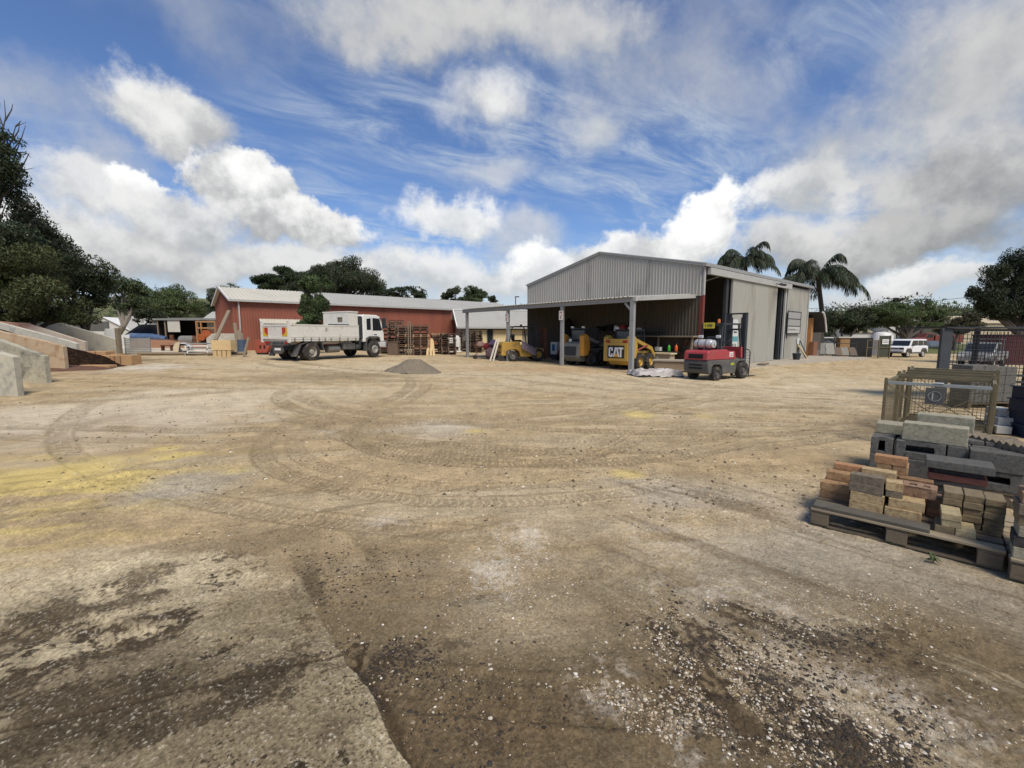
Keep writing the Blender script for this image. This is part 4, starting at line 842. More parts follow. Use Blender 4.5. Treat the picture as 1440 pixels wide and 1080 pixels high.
# ---- skid steer loaders: x forward from the rear axle
def text_prism(mb, strokes, ox, oz, s, y0, y1, flip=1):
    for poly in strokes: mb.prism([(ox + flip * px * s, oz + pz * s) for px, pz in poly], y0, y1, 'X')
def skid_steer(name, label, loc, rz, body, tower, rimm, yellow):
    o = thing(name, label, 'loader', loc, rz)
    for s in (-1, 1):
        wheel(o, 0, s * .72, .42, .30, s, rimm, lugs=16, dish=.08, hubr=.52); wheel(o, 1.06, s * .72, .42, .30, s, rimm, lugs=16, dish=.08, hubr=.52)
    f = MB(); f.prism([(-.95, .50), (-.70, .26), (1.5, .24), (1.62, .5), (1.5, .95), (-.2, .95), (-.55, .9)], -.55, .55, 'Y'); f.build('chassis', body if yellow else greypaint, o, .02)
    if yellow:
        f = MB(); f.box(-.98, -.62, -.80, .80, .44, 1.62); f.build('engine_cover', body, o, .03, 3)
        f = MB(); f.box(-1.03, -.985, -.70, .46, .48, 1.40); d = f.build('rear_door', body, o, .02)
        for s in (-1, 1): f = MB(); f.box(-1.03, -.985, s * .52 - .12, s * .52 + .12, 1.42, 1.54); f.build('tail_light', lampred, o)
        f = MB(); f.box(-1.036, -1.03, -.50, .50, .62, 1.28); pn = f.build('emblem_plate', mat('emblem_black', (.015, .015, .015), .5), d, .0)
        # the letters, read left to right by someone facing the door (towards +y is left)
        f = MB(); C_ = [[(0, .06), (.14, .0), (.14, 1.0), (0, .94)], [(.13, .82), (.37, .82), (.37, .94), (.31, 1.0), (.13, 1.0)], [(.13, 0), (.31, 0), (.37, .06), (.37, .18), (.13, .18)], [(.24, .64), (.37, .64), (.37, .83), (.24, .83)], [(.24, .17), (.37, .17), (.37, .36), (.24, .36)]]
        A_ = [[(.40, 0), (.55, 0), (.71, 1.0), (.57, 1.0)], [(1.00, 0), (.85, 0), (.66, 1.0), (.80, 1.0)]]
        T_ = [[(.86, 1.0), (1.32, 1.0), (1.32, .82), (.86, .82)], [(1.03, .83), (1.17, .83), (1.17, 0), (1.03, 0)]]
        k = 0
        for grp in (C_, A_, T_):
            for poly in grp: f.prism([(.43 - px * .66, .68 + pz * .50) for px, pz in poly], -1.042 - k * .0006, -1.0365, 'X'); k += 1
        f.build('lettering', mat('letter_white', (.72, .72, .70), .5, var=.05), pn)
        f = MB(); f.prism([(.43 - px * .66, .68 + pz * .50) for px, pz in ((.44, 0), (.96, 0), (.70, .40))], -1.050, -1.0425, 'X'); f.build('emblem', mat('emblem_orange', (.60, .30, .02), .5, var=.05), pn)
    else:
        f = MB(); f.prism([(-1.02, .52), (-.98, 1.18), (-.80, 1.32), (-.40, 1.42), (-.40, .4), (-.8, .34)], -.58, .74, 'Y'); f.build('engine_cover', greypaint, o, .05, 3)
        f = MB(); f.box(-1.028, -1.0, -.4, .5, .6, 1.1); f.build('rear_grille', dark_steel, o)
        f = MB(); f.cyl((-.62, .3, 1.36), (-.62, .3, 1.52), .09, 14); f.build('exhaust_cap', whitepaint, o)
    # arm towers and lift arms
    for s in (-1, 1):
        f = MB(); f.prism([(-.92, .58), (-.92, 1.70), (-.70, 1.80), (-.48, 1.72), (-.30, 1.30), (-.30, .95), (-.45, .62)], s * .56, s * .84, 'Y'); f.build('arm_tower', tower, o, .03, 2)
        f = MB(); f.prism([(-.72, 1.58), (-.62, 1.74), (1.35, 1.18), (1.66, .80), (1.70, .42), (1.52, .42), (1.46, .72), (1.22, 1.00)], s * .62, s * .76, 'Y'); f.build('lift_arm', tower if yellow else greypaint, o, .02)
        f = MB(); f.cyl((-.4, s * .79, 1.0), (.75, s * .79, 1.26), .05, 10); f.build('lift_cylinder', mat('stripe_red', (.25, .06, .05), .5) if yellow else dark_steel, o)
        f = MB(); f.box(-.75, 1.5, s * .57 - .03, s * .57 + .03, .86, .98); f.build('fender', body, o)
    # cab cage
    f = MB()
    for s in (-1, 1):
        for x in (-.28, 1.0): f.bar((x, s * .48, .95), (x - (.0 if x < 0 else .12), s * .46, 2.05), .07)
        f.bar((-.28, s * .46, 2.05), (.9, s * .46, 2.05), .07)
        for k in range(6): f.bar((-.15 + k * .18, s * .47, 1.0), (-.15 + k * .18, s * .46, 2.03), .015)
        for k in range(4): f.bar((-.28, s * .47, 1.2 + k * .2), (.92, s * .47, 1.2 + k * .2), .015)
    f.box(-.34, .95, -.50, .50, 2.05, 2.12); f.build('cab_frame', dark_steel, o)
    f = MB(); f.box(-.31, -.29, -.42, .42, 1.45, 2.0); f.build('rear_window', mat('grey_glass', (.10, .11, .11), .2, var=.1), o)
    f = MB(); f.box(-.2, .9, -.44, .44, .95, 1.1); f.box(-.2, -.05, -.3, .3, 1.1, 1.7); f.box(-.1, .4, -.28, .28, 1.1, 1.25); f.build('seat', black, o)
    for s in (-1, 1): f = MB(); f.cbox((-.34, s * .38, 2.17), (.1, .16, .1)); f.build('work_light', lampclear, o)
    f = MB(); f.prism([(1.62, .08), (2.35, .04), (2.40, .08), (1.80, .62), (1.62, .70)], -.9, .9, 'Y'); f.build('bucket', greypaint, o)
    return o
lp = on(6.12, 23.6); la = R(44)
skid_steer('skid_steer_loader', 'yellow skid steer loader with big white letters on its black rear plate', lp + Vector((0, 0, -.01)), la, catyellow, catyellow, catyellow, True)
lp2 = on(3.98, 25.4); skid_steer('skid_steer_loader', 'older skid steer loader with orange arm towers and a grey rear beside a carport post', lp2, R(44), greypaint, orangepaint, charcoal, False)

# ---- old yellow forklift under the far end of the carport
yp = gx(716, 28.3); ya = R(14)
yf = thing('forklift', 'old faded yellow forklift behind a carport post at the left of the carport', 'forklift', yp, ya)
oldyellow = mat('faded_yellow', (.42, .25, .045), .65, 0, var=.2, scale=3, dirt=(.17, .11, .05), damt=.5, dscale=3)
for s in (-1, 1):
    wheel(yf, .1, s * .5, .33, .22, s, greypaint, dish=.05); wheel(yf, 1.75, s * .52, .40, .28, s, oldyellow, dish=.05)
f = MB(); f.prism([(-.65, .38), (-.60, 1.05), (-.50, 1.20), (.55, 1.25), (.60, 1.05), (1.6, .85), (2.15, .80), (2.15, .42), (2.0, .35), (1.2, .28), (.6, .28), (.52, .62), (.3, .74), (-.1, .74), (-.3, .62), (-.36, .34)], -.58, .58, 'Y'); f.build('body', oldyellow, yf, .03)
f = MB(); f.box(-.66, -.60, -.3, .3, .5, .58); f.box(-.63, -.58, -.3, .3, .85, .93); f.build('tow_slot', black, yf)
for s in (-1, 1):
    f = MB(); f.tube([(-.1, s * .5, 1.2), (.05, s * .48, 2.05), (.15, s * .48, 2.15), (.4, s * .48, 2.18)], .035, 8); f.build('guard_post', dark_steel, yf)
    f = MB(); f.bar((1.30, s * .48, .9), (1.10, s * .48, 2.15), .06); f.bar((1.75, s * .48, .85), (1.70, s * .48, 2.15), .06); f.build('guard_post', dark_steel, yf)
f = MB(); f.bar((.2, -.48, 2.18), (1.75, -.48, 2.18), .07); f.bar((.2, .48, 2.18), (1.75, .48, 2.18), .07)
for k in range(7): f.bar((.3 + k * .23, -.46, 2.19), (.3 + k * .23, .46, 2.19), .05, .03)
f.bar((.05, -.49, 1.65), (1.72, -.49, 1.65), .04); f.cbox((.7, -.3, 2.26), (.12, .12, .1)); f.cbox((1.4, -.3, 2.26), (.12, .12, .1)); f.build('overhead_guard', dark_steel, yf)
f = MB(); f.box(.25, .75, -.25, .25, 1.2, 1.34); f.box(.18, .3, -.25, .25, 1.3, 1.7); f.build('seat', black, yf)
f = MB(); f.box(2.2, 2.36, -.48, -.38, .1, 2.1); f.box(2.2, 2.36, .38, .48, .1, 2.1); f.box(2.2, 2.3, -.38, .38, 1.98, 2.1); f.box(2.36, 2.42, -.5, .5, .3, .7); f.build('mast', rust, yf)
sk = MB(T(*yf.location) @ rotz(ya)); r3 = random.Random(4)
vs = []; nx, ny = 9, 5
for i in range(nx):
    for j in range(ny): vs.append((.65 + i * .12, -.60 - .08 * r3.random() - .02 * j, 1.28 - i * .065 - j * .13 + .06 * r3.random()))
sk.add(vs, [(i * ny + j, (i + 1) * ny + j, (i + 1) * ny + j + 1, i * ny + j + 1) for i in range(nx - 1) for j in range(ny - 1)], True)
o = sk.build('dust_sheet', mat('mauve_cloth', (.25, .19, .20), .9, var=.4, scale=6, dirt=(.5, .46, .42), damt=.4, dscale=8)); tag(o, 'crumpled pale and mauve sheet draped over the side of the old yellow forklift', 'sheet'); so = o.modifiers.new('t', 'SOLIDIFY'); so.thickness = .03

# ---- white four wheel drive in the driveway: x forward
def offroader():
    o = thing('parked_car', 'boxy white four wheel drive parked in the driveway under the trees', 'car', gx(1275, 49.0) + Vector((0, 0, .0)), R(-157))
    body = mat('car_white', (.72, .73, .73), .3, 0, var=.04, dirt=(.45, .42, .36), damt=.2)
    for s in (-1, 1):
        wheel(o, -1.45, s * .80, .40, .26, s, alloy, dish=.03, hubr=.6); wheel(o, 1.45, s * .80, .40, .26, s, alloy, dish=.03, hubr=.6)
    f = MB(); f.prism([(-2.25, .55), (-2.28, 1.15), (-2.2, 1.22), (2.1, 1.22), (2.30, 1.10), (2.34, .60), (2.0, .48), (1.95, .75), (1.75, .92), (1.15, .92), (.95, .75), (.9, .45), (-.9, .45), (-.95, .75), (-1.15, .92), (-1.75, .92), (-1.95, .75), (-2.0, .50)], -.96, .96, 'Y'); f.build('body', body, o, .06, 3)
    f = MB(); f.prism([(-2.22, 1.20), (-2.15, 1.90), (-2.0, 1.97), (.55, 1.97), (.80, 1.88), (1.12, 1.20)], -.86, .86, 'Y'); c = f.build('cabin', body, o, .06, 3)
    for s in (-1, 1):
        y_ = s * .866
        for x0, x1, xs in ((-2.1, -1.45, 0), (-1.35, -.45, 0), (-.35, .62, .22)):
            f = MB(); f.prism([(x0, 1.30), (x0, 1.82), (x1 - .02, 1.82), (x1 + xs, 1.30)], y_ - .02, y_ + .02, 'Y'); f.build('side_window', glassdark, c)
        f = MB(); f.prism([(.88, .42), (.9, .78), (1.12, 1.0), (1.78, 1.0), (2.0, .78), (2.05, .5), (1.93, .5), (1.74, .9), (1.16, .9), (.98, .75), (.95, .42)], s * .93, s * 1.0, 'Y'); f.prism([(x - 2.9, z) for x, z in [(.88, .42), (.9, .78), (1.12, 1.0), (1.78, 1.0), (2.0, .78), (2.05, .5), (1.93, .5), (1.74, .9), (1.16, .9), (.98, .75), (.95, .42)]], s * .93, s * 1.0, 'Y'); f.box(-.9, .9, s * .97 - .03, s * .97 + .03, .42, .58); f.build('wheel_trim', charcoal, o)
        f = MB(); f.cbox((.85, s * 1.05, 1.32), (.12, .22, .16)); f.build('mirror', dark_steel, o, .03)
        f = MB(); f.cbox((2.31, s * .70, .98), (.06, .42, .18)); f.build('headlight', glassdark, o, .02)
    f = MB(); f.prism([(.845, 1.80), (.865, 1.80), (1.125, 1.27), (1.10, 1.27)], -.78, .78, 'Y'); f.build('windscreen', glassdark, c)
    f = MB(); f.cbox((2.33, 0, .98), (.04, .9, .14)); f.cbox((2.34, 0, .58), (.08, 1.5, .16)); f.build('grille', charcoal, o)
    f = MB(); f.cbox((2.37, 0, .62), (.02, .4, .11)); f.build('number_plate', whitepaint, o)
    return o
offroader()
# ---- silver utility seen through the tall cage
u_ = thing('utility_truck', 'dusty silver utility with a bull bar seen through the tall mesh cage', 'utility', gx(1384, 31.5), R(-147))
silver = mat('silver_paint', (.24, .25, .25), .4, .3, var=.08, dirt=(.16, .14, .11), damt=.4)
for s in (-1, 1): wheel(u_, -1.45, s * .75, .36, .24, s, alloy); wheel(u_, 1.45, s * .75, .36, .24, s, alloy)
f = MB(); f.prism([(-2.4, .55), (-2.4, 1.05), (.6, 1.08), (2.1, 1.02), (2.25, .85), (2.25, .5), (1.95, .48), (1.85, .75), (1.1, .75), (.95, .45), (-.95, .45), (-1.1, .75), (-1.8, .75), (-1.95, .5)], -.88, .88, 'Y'); f.build('body', silver, u_, .05, 3)
f = MB(); f.prism([(-.7, 1.05), (-.6, 1.65), (-.45, 1.74), (.25, 1.74), (.5, 1.66), (1.05, 1.06)], -.78, .78, 'Y'); c = f.build('cabin', silver, u_, .06, 3)
f = MB(); f.prism([(.52, 1.63), (.545, 1.63), (1.04, 1.12), (1.01, 1.12)], -.70, .70, 'Y'); f.build('windscreen', glassdark, c)
for s in (-1, 1):
    f = MB(); f.prism([(-.5, 1.12), (-.45, 1.6), (.4, 1.6), (.8, 1.12)], s * .785 - .01, s * .785 + .01, 'Y'); f.build('side_window', glassdark, c)
    f = MB(); f.cbox((2.24, s * .65, .82), (.05, .3, .16)); f.build('headlight', lampclear, u_, .02)
f = MB()
for z in (.5, .72, .94): f.tube([(2.34, -.75, z), (2.42, -.5, z), (2.42, .5, z), (2.34, .75, z)], .03, 8)
for y in (-.4, .4): f.bar((2.42, y, .4), (2.42, y, 1.0), .05)
f.build('bull_bar', chrome if 0 else steel, u_)
f = MB(); f.bar((-.75, -.9, 1.95), (.9, -.9, 1.95), .04); f.bar((-.75, .9, 1.95), (.9, .9, 1.95), .04); f.bar((-.7, -.9, 1.95), (-.7, .9, 1.95), .04); f.bar((.85, -.9, 1.95), (.85, .9, 1.95), .04); f.bar((-.7, -.85, 1.0), (-.7, -.85, 1.95), .04); f.bar((-.7, .85, 1.0), (-.7, .85, 1.95), .04); f.build('ladder_rack', steel, u_)
# ---- old rusty red truck on the bank beyond the driveway
o = thing('old_truck', 'old rusty red flatbed truck on the grassy bank beyond the driveway', 'truck', gx(1313, 68.) + Vector((0, 0, .55)), R(172))
rr_ = mat('faded_red', (.19, .05, .035), .75, var=.25, scale=1.5, dirt=(.10, .05, .03), damt=.4)
for s in (-1, 1): wheel(o, -1.9, s * .9, .5, .3, s, rust); wheel(o, 1.7, s * .9, .5, .3, s, rust)
f = MB(); f.box(-3.2, .6, -1.1, 1.1, .85, 1.9); f.build('tray', rr_, o, .03); f = MB(); f.prism([(.7, .6), (.7, 2.2), (1.6, 2.2), (2.0, 1.5), (2.9, 1.35), (3.0, .6)], -1.0, 1.0, 'Y'); c = f.build('cab', rr_, o, .08, 3)
for s in (-1, 1): f = MB(); f.prism([(.85, 1.5), (.85, 2.05), (1.5, 2.05), (1.8, 1.5)], s * 1.005 - .01, s * 1.005 + .01, 'Y'); f.build('side_window', glassdark, c)
f = MB(); f.tube([(-2.2 + 1.0 * math.cos(k * .314), -1.0, 1.9 + .55 * math.sin(k * .314)) for k in range(11)], .05, 6); f.build('hoop', roofpale, o)

# ================================================================== LEFT: concrete bays, mulch, stone blocks, yard junk
def bay_wall(label, Yd, top, zb, m, thick=.16, u_end=None):
    """tilt-up panel standing across the view: top edge given as photo points at that distance"""
    pts = [A(u, v, Yd) for u, v in top]; xs = pts[-1].x
    poly = [(p.x, p.z) for p in pts] + [(xs, zb), (pts[0].x, zb)]
    f = MB(); f.prism(poly, Yd, Yd + thick, 'Y'); o = f.build('concrete_wall', m, None, .012)
    tag(o, label, 'wall', 'concrete walls of the storage bays'); return o
c_warm = mat('stained_concrete', (.44, .335, .215), .9, var=.25, scale=1.2, dirt=(.30, .17, .09), damt=.5, bump=.4, bscale=18)
c_moss = mat('mossy_concrete', (.40, .375, .285), .9, var=.34, scale=1.6, dirt=(.12, .12, .10), damt=.65, dscale=1.4, bump=.4, bscale=18)
c_pale = mat('pale_concrete', (.49, .46, .375), .9, var=.18, scale=1.0, dirt=(.30, .29, .26), damt=.5, bump=.3, bscale=18)
bay_wall('nearest weathered concrete bay wall, cut off by the left edge of the photo', 10.78, [(-260, 400), (0, 496.5), (13, 500), (18, 502)], .0, concrete)
bay_wall('mossy concrete bay wall with a dark green stain, second from the viewer', 12.9, [(-260, 385), (0, 478.5), (56, 499), (61, 500.5)], .1, c_moss)
bay_wall('concrete bay wall with a plain tan end panel, third from the viewer', 16.35, [(-260, 390), (0, 466), (60, 479), (88, 487)], .2, c_warm)
bay_wall('concrete bay wall just behind the dark mulch heap', 20.2, [(-160, 412), (50, 467), (100, 480.5), (106.5, 483)], .25, c_pale)
bay_wall('long concrete bay wall with a rust red stain on its end', 22.6, [(-160, 440), (20, 453.5), (35, 454), (104, 476), (119, 480.5)], .25, mat('rust_stained_concrete', (.42, .36, .29), .9, var=.2, scale=1, dirt=(.36, .15, .09), damt=.55, dscale=.6))
bay_wall('farthest and longest concrete bay wall, grey with a flat top', 26.8, [(-160, 452), (25, 454), (86, 455), (164, 477)], .25, c_pale)
f = MB()
q = A(167, 480, 26.5); f.box(q.x - .1, q.x + .1, 26.4, 26.6, .2, A(167, 461.5, 26.5).z); tag(f.build('timber_post', timber_old), 'grey timber post at the end of the farthest bay wall', 'post')

def heap(name, label, cat, cx, cy, h, rx, ry, m, seed=1, rough=.12, rz=0, base=None, crest=(0, 0), n=44):
    """heap of loose material: a noisy mound resting on the ground"""
    V = []; Fq = []
    for i in range(n + 1):
        for j in range(n + 1):
            a, b = -1 + 2 * i / n, -1 + 2 * j / n; r = math.hypot(a, b); V.append((a, b))
    V = np.array(V); d = np.hypot(V[:, 0] - crest[0] * (1 - np.hypot(V[:, 0], V[:, 1])), V[:, 1] - crest[1] * (1 - np.hypot(V[:, 0], V[:, 1])))
    nz = fbm(V[:, 0] * 2.2 + seed, V[:, 1] * 2.2, 4, seed); nf = fbm(V[:, 0] * 9, V[:, 1] * 9 + seed, 3, seed + 3, .6)
    prof = np.clip(1 - d * (1 + (nz - .5) * .5), 0, 1); prof = np.where(prof < .12, prof * prof / .24, prof - .06) / .94
    prof = prof * (1 - .22 * sst(.72, 1, prof))
    z = h * (prof + (nz - .5) * rough * sst(0, .3, prof) + (nf - .5) * rough * .45 * sst(0, .15, prof)) - .05 * (prof < .01)
    ca, sa = math.cos(rz), math.sin(rz); x = V[:, 0] * rx; y = V[:, 1] * ry
    X_, Y_ = cx + x * ca - y * sa, cy + x * sa + y * ca
    zz = z + (hz_np(X_, Y_) if base is None else base) - .01
    idx = np.arange((n + 1) ** 2).reshape(n + 1, n + 1)
    Fq = np.stack([idx[:-1, :-1], idx[1:, :-1], idx[1:, 1:], idx[:-1, 1:]], -1).reshape(-1, 4)
    o = np_mesh(name, np.stack([X_, Y_, zz], 1), Fq, None, m); tag(o, label, cat); return o
mulch = mat('dark_mulch', (.016, .010, .007), 1, var=.6, scale=5, bump=1, bscale=30, dirt=(.05, .029, .018), dscale=9, damt=.55, spec=.02)
gravelm = mat('heap_gravel', (.20, .165, .115), .95, var=.4, scale=10, bump=1, bscale=90, dirt=(.11, .09, .065), dscale=30, damt=.5)
heap('mulch_heap', 'steep dark brown mulch heap spilling out between two concrete bay walls', 'mulch heap', -21.3, 18.4, 2.15, 5.0, 2.2, mulch, 3, .10, crest=(-.35, 0), n=70)
heap('dirt_pile', 'small grey brown gravel pile alone in the middle of the yard', 'gravel pile', -4.25, 19.0, .72, 1.25, 1.15, gravelm, 6, .10, crest=(.05, 0), n=60)
heap('bark_heap', 'low reddish bark heap on the ground in front of the stone blocks', 'bark heap', -17.9, 16.9, .22, 2.6, 1.5, mat('red_bark', (.13, .065, .04), .95, var=.5, scale=9, bump=1, bscale=50), 9, .3)
# reconstituted limestone blocks, each on its own
lime = mat('tan_block', (.40, .245, .12), .9, var=.22, scale=2.5, bump=.3, dirt=(.34, .16, .07), damt=.5, objvar=.3)
r4 = random.Random(5)
LB = [((169, 185), (499.5, 514.5), 19.3, 'big tan stone block at the right hand end of the front row'), ((160.5, 168.7), (500, 514.5), 19.4, 'narrow tan stone block second from the right hand end of the front row'),
      ((154, 160.2), (499.8, 514), 19.5, 'narrowest tan stone block in the front row'), ((139.5, 153.8), (499.8, 513.6), 19.5, 'tan stone block with a dark smear in the middle of the front row'),
      ((123.5, 139), (500, 513.2), 19.6, 'tan stone block at the left of the front row, touched by the mulch'), ((134.3, 147.6), (494, 501.5), 20.6, 'reddish tan stone block at the right of the upper back row'),
      ((121.5, 134), (494, 501.5), 20.6, 'reddish tan stone block in the middle of the upper back row'), ((106.8, 121), (495.2, 509), 20.4, 'pale topped tan stone block at the left of the upper back row'),
      ((148, 163), (498.2, 505), 20.9, 'thin tan stone slab lying behind the front row of blocks')]
for (u0, u1), (v0, v1), Yd, lab in LB:
    a, b = A(u0, v0, Yd), A(u1, v1, Yd); z0 = min(b.z, hz(a.x, Yd) + .5)
    zb_ = hz(a.x, Yd) - .02
    o = MB(T((a.x + b.x) / 2, Yd + .28, 0) @ rotz(r4.uniform(-.08, .08))).box(-(b.x - a.x) / 2, (b.x - a.x) / 2, -.28, .28, zb_, a.z).build('stone_block', lime, None, .02)
    tag(o, lab, 'stone block', 'tan stone blocks beside the mulch')
a, b = A(101, 513.6, 17.6), A(153, 519, 17.6)
tag(MB(T(0, 0, 0)).box(a.x, b.x, 17.6, 18.0, hz(a.x, 17.6) - .02, a.z).build('stone_slab', lime, None, .02), 'long low tan stone slab lying on the red bark before the block rows', 'stone block')

# white wrapped goods and panels behind the far bay wall
def panel(name, label, cat, u0, u1, v0, v1, Yd, m, thick=.06, lean=.15, rz=0, bevel=.01, group=None):
    a, b = A(u0, v1, Yd), A(u1, v0, Yd); h = b.z - a.z; w = b.x - a.x
    f = MB(T((a.x + b.x) / 2, Yd, a.z) @ rotz(rz) @ Matrix.Rotation(-lean, 4, 'X')); f.box(-w / 2, w / 2, 0, thick, 0, h / math.cos(lean)); o = f.build(name, m, None, bevel); return tag(o, label, cat, group)
wrap = mat('white_wrap', (.66, .66, .62), .6, var=.15, scale=2, dirt=(.4, .38, .33), damt=.4)
for (u, v, ru, h_, Yd, lab) in ((126, 470, 12, 1.25, 31, 'rounded white wrapped bale behind the farthest bay wall'), (152, 476, 12, 1.0, 30, 'second rounded white bale nearer the timber post')):
    c = A(u, v, Yd); rr_2 = ru / FPX * Yd
    f = MB(T(c.x, Yd, hz(c.x, Yd))); f.lathe([(rr_2, 0), (rr_2 * 1.04, h_ * .4), (rr_2 * .95, h_ * .75), (rr_2 * .6, h_ * .95), (.001, h_)], 20); tag(f.build('wrapped_bale', wrap), lab, 'bale')
panel('white_board', 'bright white board leaning behind the farthest bay wall', 'board', 145, 164, 462, 476, 31.5, mat('white_board', (.70, .69, .62), .6, var=.05), .08, .3)
panel('white_sheet', 'grey white sheet leaning right of the timber post', 'sheet', 170, 180, 471, 489, 29, wrap, .05, .1)
panel('white_sack', 'small white sack standing right of the timber post', 'sack', 169, 177, 487, 498.5, 28.2, wrap, .4, .05, 0, .12)
# slatted steel gate
gp = gx(193, 27.6); gt = thing('steel_gate', 'dull slatted steel gate panel standing beside the timber post', 'gate', gp, 0)
w_, h_ = 34 / FPX * 27.6, 1.06
f = MB()
for k in range(9): f.box(-w_ / 2, w_ / 2, -.015, .015, .06 + k * .112, .06 + k * .112 + .088)
f.build('slats', steel, gt)
f = MB(); f.box(-w_ / 2 - .05, -w_ / 2, -.03, .03, -.1, h_ + .05); f.build('gate_post', steel, gt); f = MB(); f.box(w_ / 2, w_ / 2 + .05, -.03, .03, -.1, h_ + .05); f.build('gate_post', steel, gt)
# far yard at the left: sand floor, earth bank, dark heap, tank, fence
f = MB(); a0 = gx(176, 33); f.quad((a0.x, 31.5, hz(a0.x, 31.5) + .02), (a0.x + 5.2, 31.5, hz(a0.x + 5, 31.5) + .02), (a0.x + 4.4, 40, hz(a0.x, 40) + .02), (a0.x - 4, 40, hz(a0.x - 4, 40) + .02))
tag(f.build('sand_floor', mat('pale_sand', (.50, .44, .33), .95, var=.15, scale=.8)), kind='structure')
heap('earth_bank', 'long reddish earth bank in front of the open sided junk shed', 'earth bank', gx(205, 42).x, 42.5, .95, 8, 1.6, mat('red_earth', (.24, .12, .065), .95, var=.3, scale=2), 11, .1)
heap('dark_heap', 'big black cone shaped heap beyond the gate at the far left', 'heap', gx(205, 56).x, 57, 3.3, 4.6, 4, mat('black_mulch', (.014, .013, .012), .95, var=.4, scale=3), 12, .04)
f = MB(T(*gx(201, 47)) @ rotz(.05)); f.tube([(-2.4, 0, .75), (-1, 0, .95), (1, 0, .9), (2.4, 0, .75)], [.3, .42, .42, .28], 12); f.box(-2.3, 2.3, -.35, .35, 0, .55)
tag(f.build('covered_load', mat('blue_tarp', (.06, .10, .18), .5, var=.4, scale=2, dirt=(.4, .42, .45), damt=.4, dscale=1)), 'blue and white tarpaulin covered load in front of the black heap', 'tarpaulin')
panel('sheet_fence', 'dark grey sheet fence below the white gable at the far left', 'fence', 100, 152, 452, 466, 48, mat('grey_fence', (.10, .10, .09), .8, var=.3, scale=1, stretch=(4, 1, .3)), .1, 0)
# machinery in the open shed
mc = thing('old_machine', 'rusty orange farm machine with an upright frame inside the open shed', 'machine', gx(291, 46), .1)
f = MB()
for x in (-.9, .9):
    for y in (0, .8): f.bar((x, y, 0), (x, y, 2.6), .12)
for z in (.5, 1.2, 1.9, 2.55): f.bar((-.9, 0, z), (.9, 0, z), .14); f.bar((-.9, .8, z), (.9, .8, z), .14)
f.build('frame', mat('pale_orange_timber', (.36, .19, .08), .8, var=.3), mc)
f = MB(); f.box(-.7, .6, -.2, .7, .6, 1.25); f.prism([(-.5, 1.25), (.5, 1.25), (.2, 1.7), (-.3, 1.7)], 0, .6, 'Y'); f.cyl((-.2, -.25, .9), (-.2, -.5, .9), .3, 14); f.build('body', mat('rust_orange', (.34, .09, .025), .8, var=.35, scale=4), mc)
f = MB(); f.box(-.4, .5, -.3, -.1, .25, .75); f.build('radiator', black, mc)
for (u, lab, sx, sz, m_, nm) in ((262, 'corrugated grey tank lying inside the open shed', 1.5, 1.0, greypaint, 'tank'), (276, 'rust red drum stand inside the open shed', .6, 1.1, rust, 'drum'), (239, 'brown engine block on the ground at the mouth of the open shed', .9, 1.2, rust, 'engine')):
    p = gx(u, 46.5); f = MB(T(*p))
    if nm == 'engine': f.box(-sx / 2, sx / 2, 0, .6, .1, sz * .6); f.cyl((0, .3, sz * .6), (0, .3, sz), .2, 12); f.cyl((-sx / 2, .2, .35), (-sx / 2 - .12, .2, .35), .25, 14); f.bar((-.3, .1, 0), (.3, .1, .12), .1)
    elif nm == 'drum': f.lathe([(sx / 2, 0), (sx / 2, sz * .33), (sx / 2 * 1.05, sz * .35), (sx / 2, sz * .37), (sx / 2, sz * .66), (sx / 2 * 1.05, sz * .68), (sx / 2, sz * .7), (sx / 2, sz), (.001, sz)], 18)
    else: f.tube([(-sx / 2, .3, .6), (-sx / 2 + .01, .3, .6), (sx / 2, .3, .6)], [.3, .5, .5], 16); f.box(-sx / 2, sx / 2, .1, .5, 0, .15)
    tag(f.build(nm, m_), lab, nm)
# bench, translucent rolls, frames, crates
bn = thing('bench', 'low brown timber bench on the pale sand at the far left', 'bench', gx(234.5, 33.5) + Vector((0, 0, .05)), 0)
f = MB(); f.box(-.4, .4, -.18, .18, .36, .42); f.build('seat', rust, bn)
for x in (-.34, .34): MB().box(x - .03, x + .03, -.15, .15, 0, .36).build('leg', rust, bn)
rl = thing('plastic_roll', 'big roll of translucent grey plastic lying in front of the open shed', 'plastic roll', gx(258, 29.5), .5)
f = MB(); f.lathe([(.30, -.55), (.36, -.5), (.38, .0), (.35, .5), (.30, .55), (.2, .5), (.2, -.5)], 20, 'Y', cap=False)
for i in range(len(f.v)): x, y, z = f.v[i]; f.v[i] = (x * 1.3, y, z + .38)
f.build('sheet', mat('grey_plastic', (.42, .43, .44), .4, var=.25, scale=5, dirt=(.25, .25, .25), damt=.3), rl)
f = MB(); f.prism([(-.50, .0), (-.50, .45), (-.36, .74), (-.1, .8), (-.2, .4), (-.25, 0)], -.6, -.45, 'Y'); f.build('end_cap', mat('cream_ply', (.55, .47, .32), .8, var=.1), rl)
st = thing('metal_frame_stack', 'stack of white and grey metal frames left of the pine crate', 'frames', gx(281, 27.5), .08)
for k in range(5):
    z = .12 + k * .15; f = MB(T(.05 * (k % 2), 0, 0)); a, b = -.72 + .1 * (k % 3), .62
    f.box(a, b, -.4, -.34, z, z + .05); f.box(a, b, .34, .4, z, z + .05); f.box(a, a + .06, -.34, .34, z, z + .05); f.box(b - .06, b, -.34, .34, z, z + .05)
    if k < 4: f.box(a, a + .06, -.4, -.34, z - .12, z); f.box(b - .06, b, -.4, -.34, z - .12, z)
    f.build('frame', whitepaint if k % 2 else steel, st)
ct = thing('pine_crate', 'new pine plywood crate on a slatted pine base left of the truck', 'crate', gx(310.5, 26.4), .02)
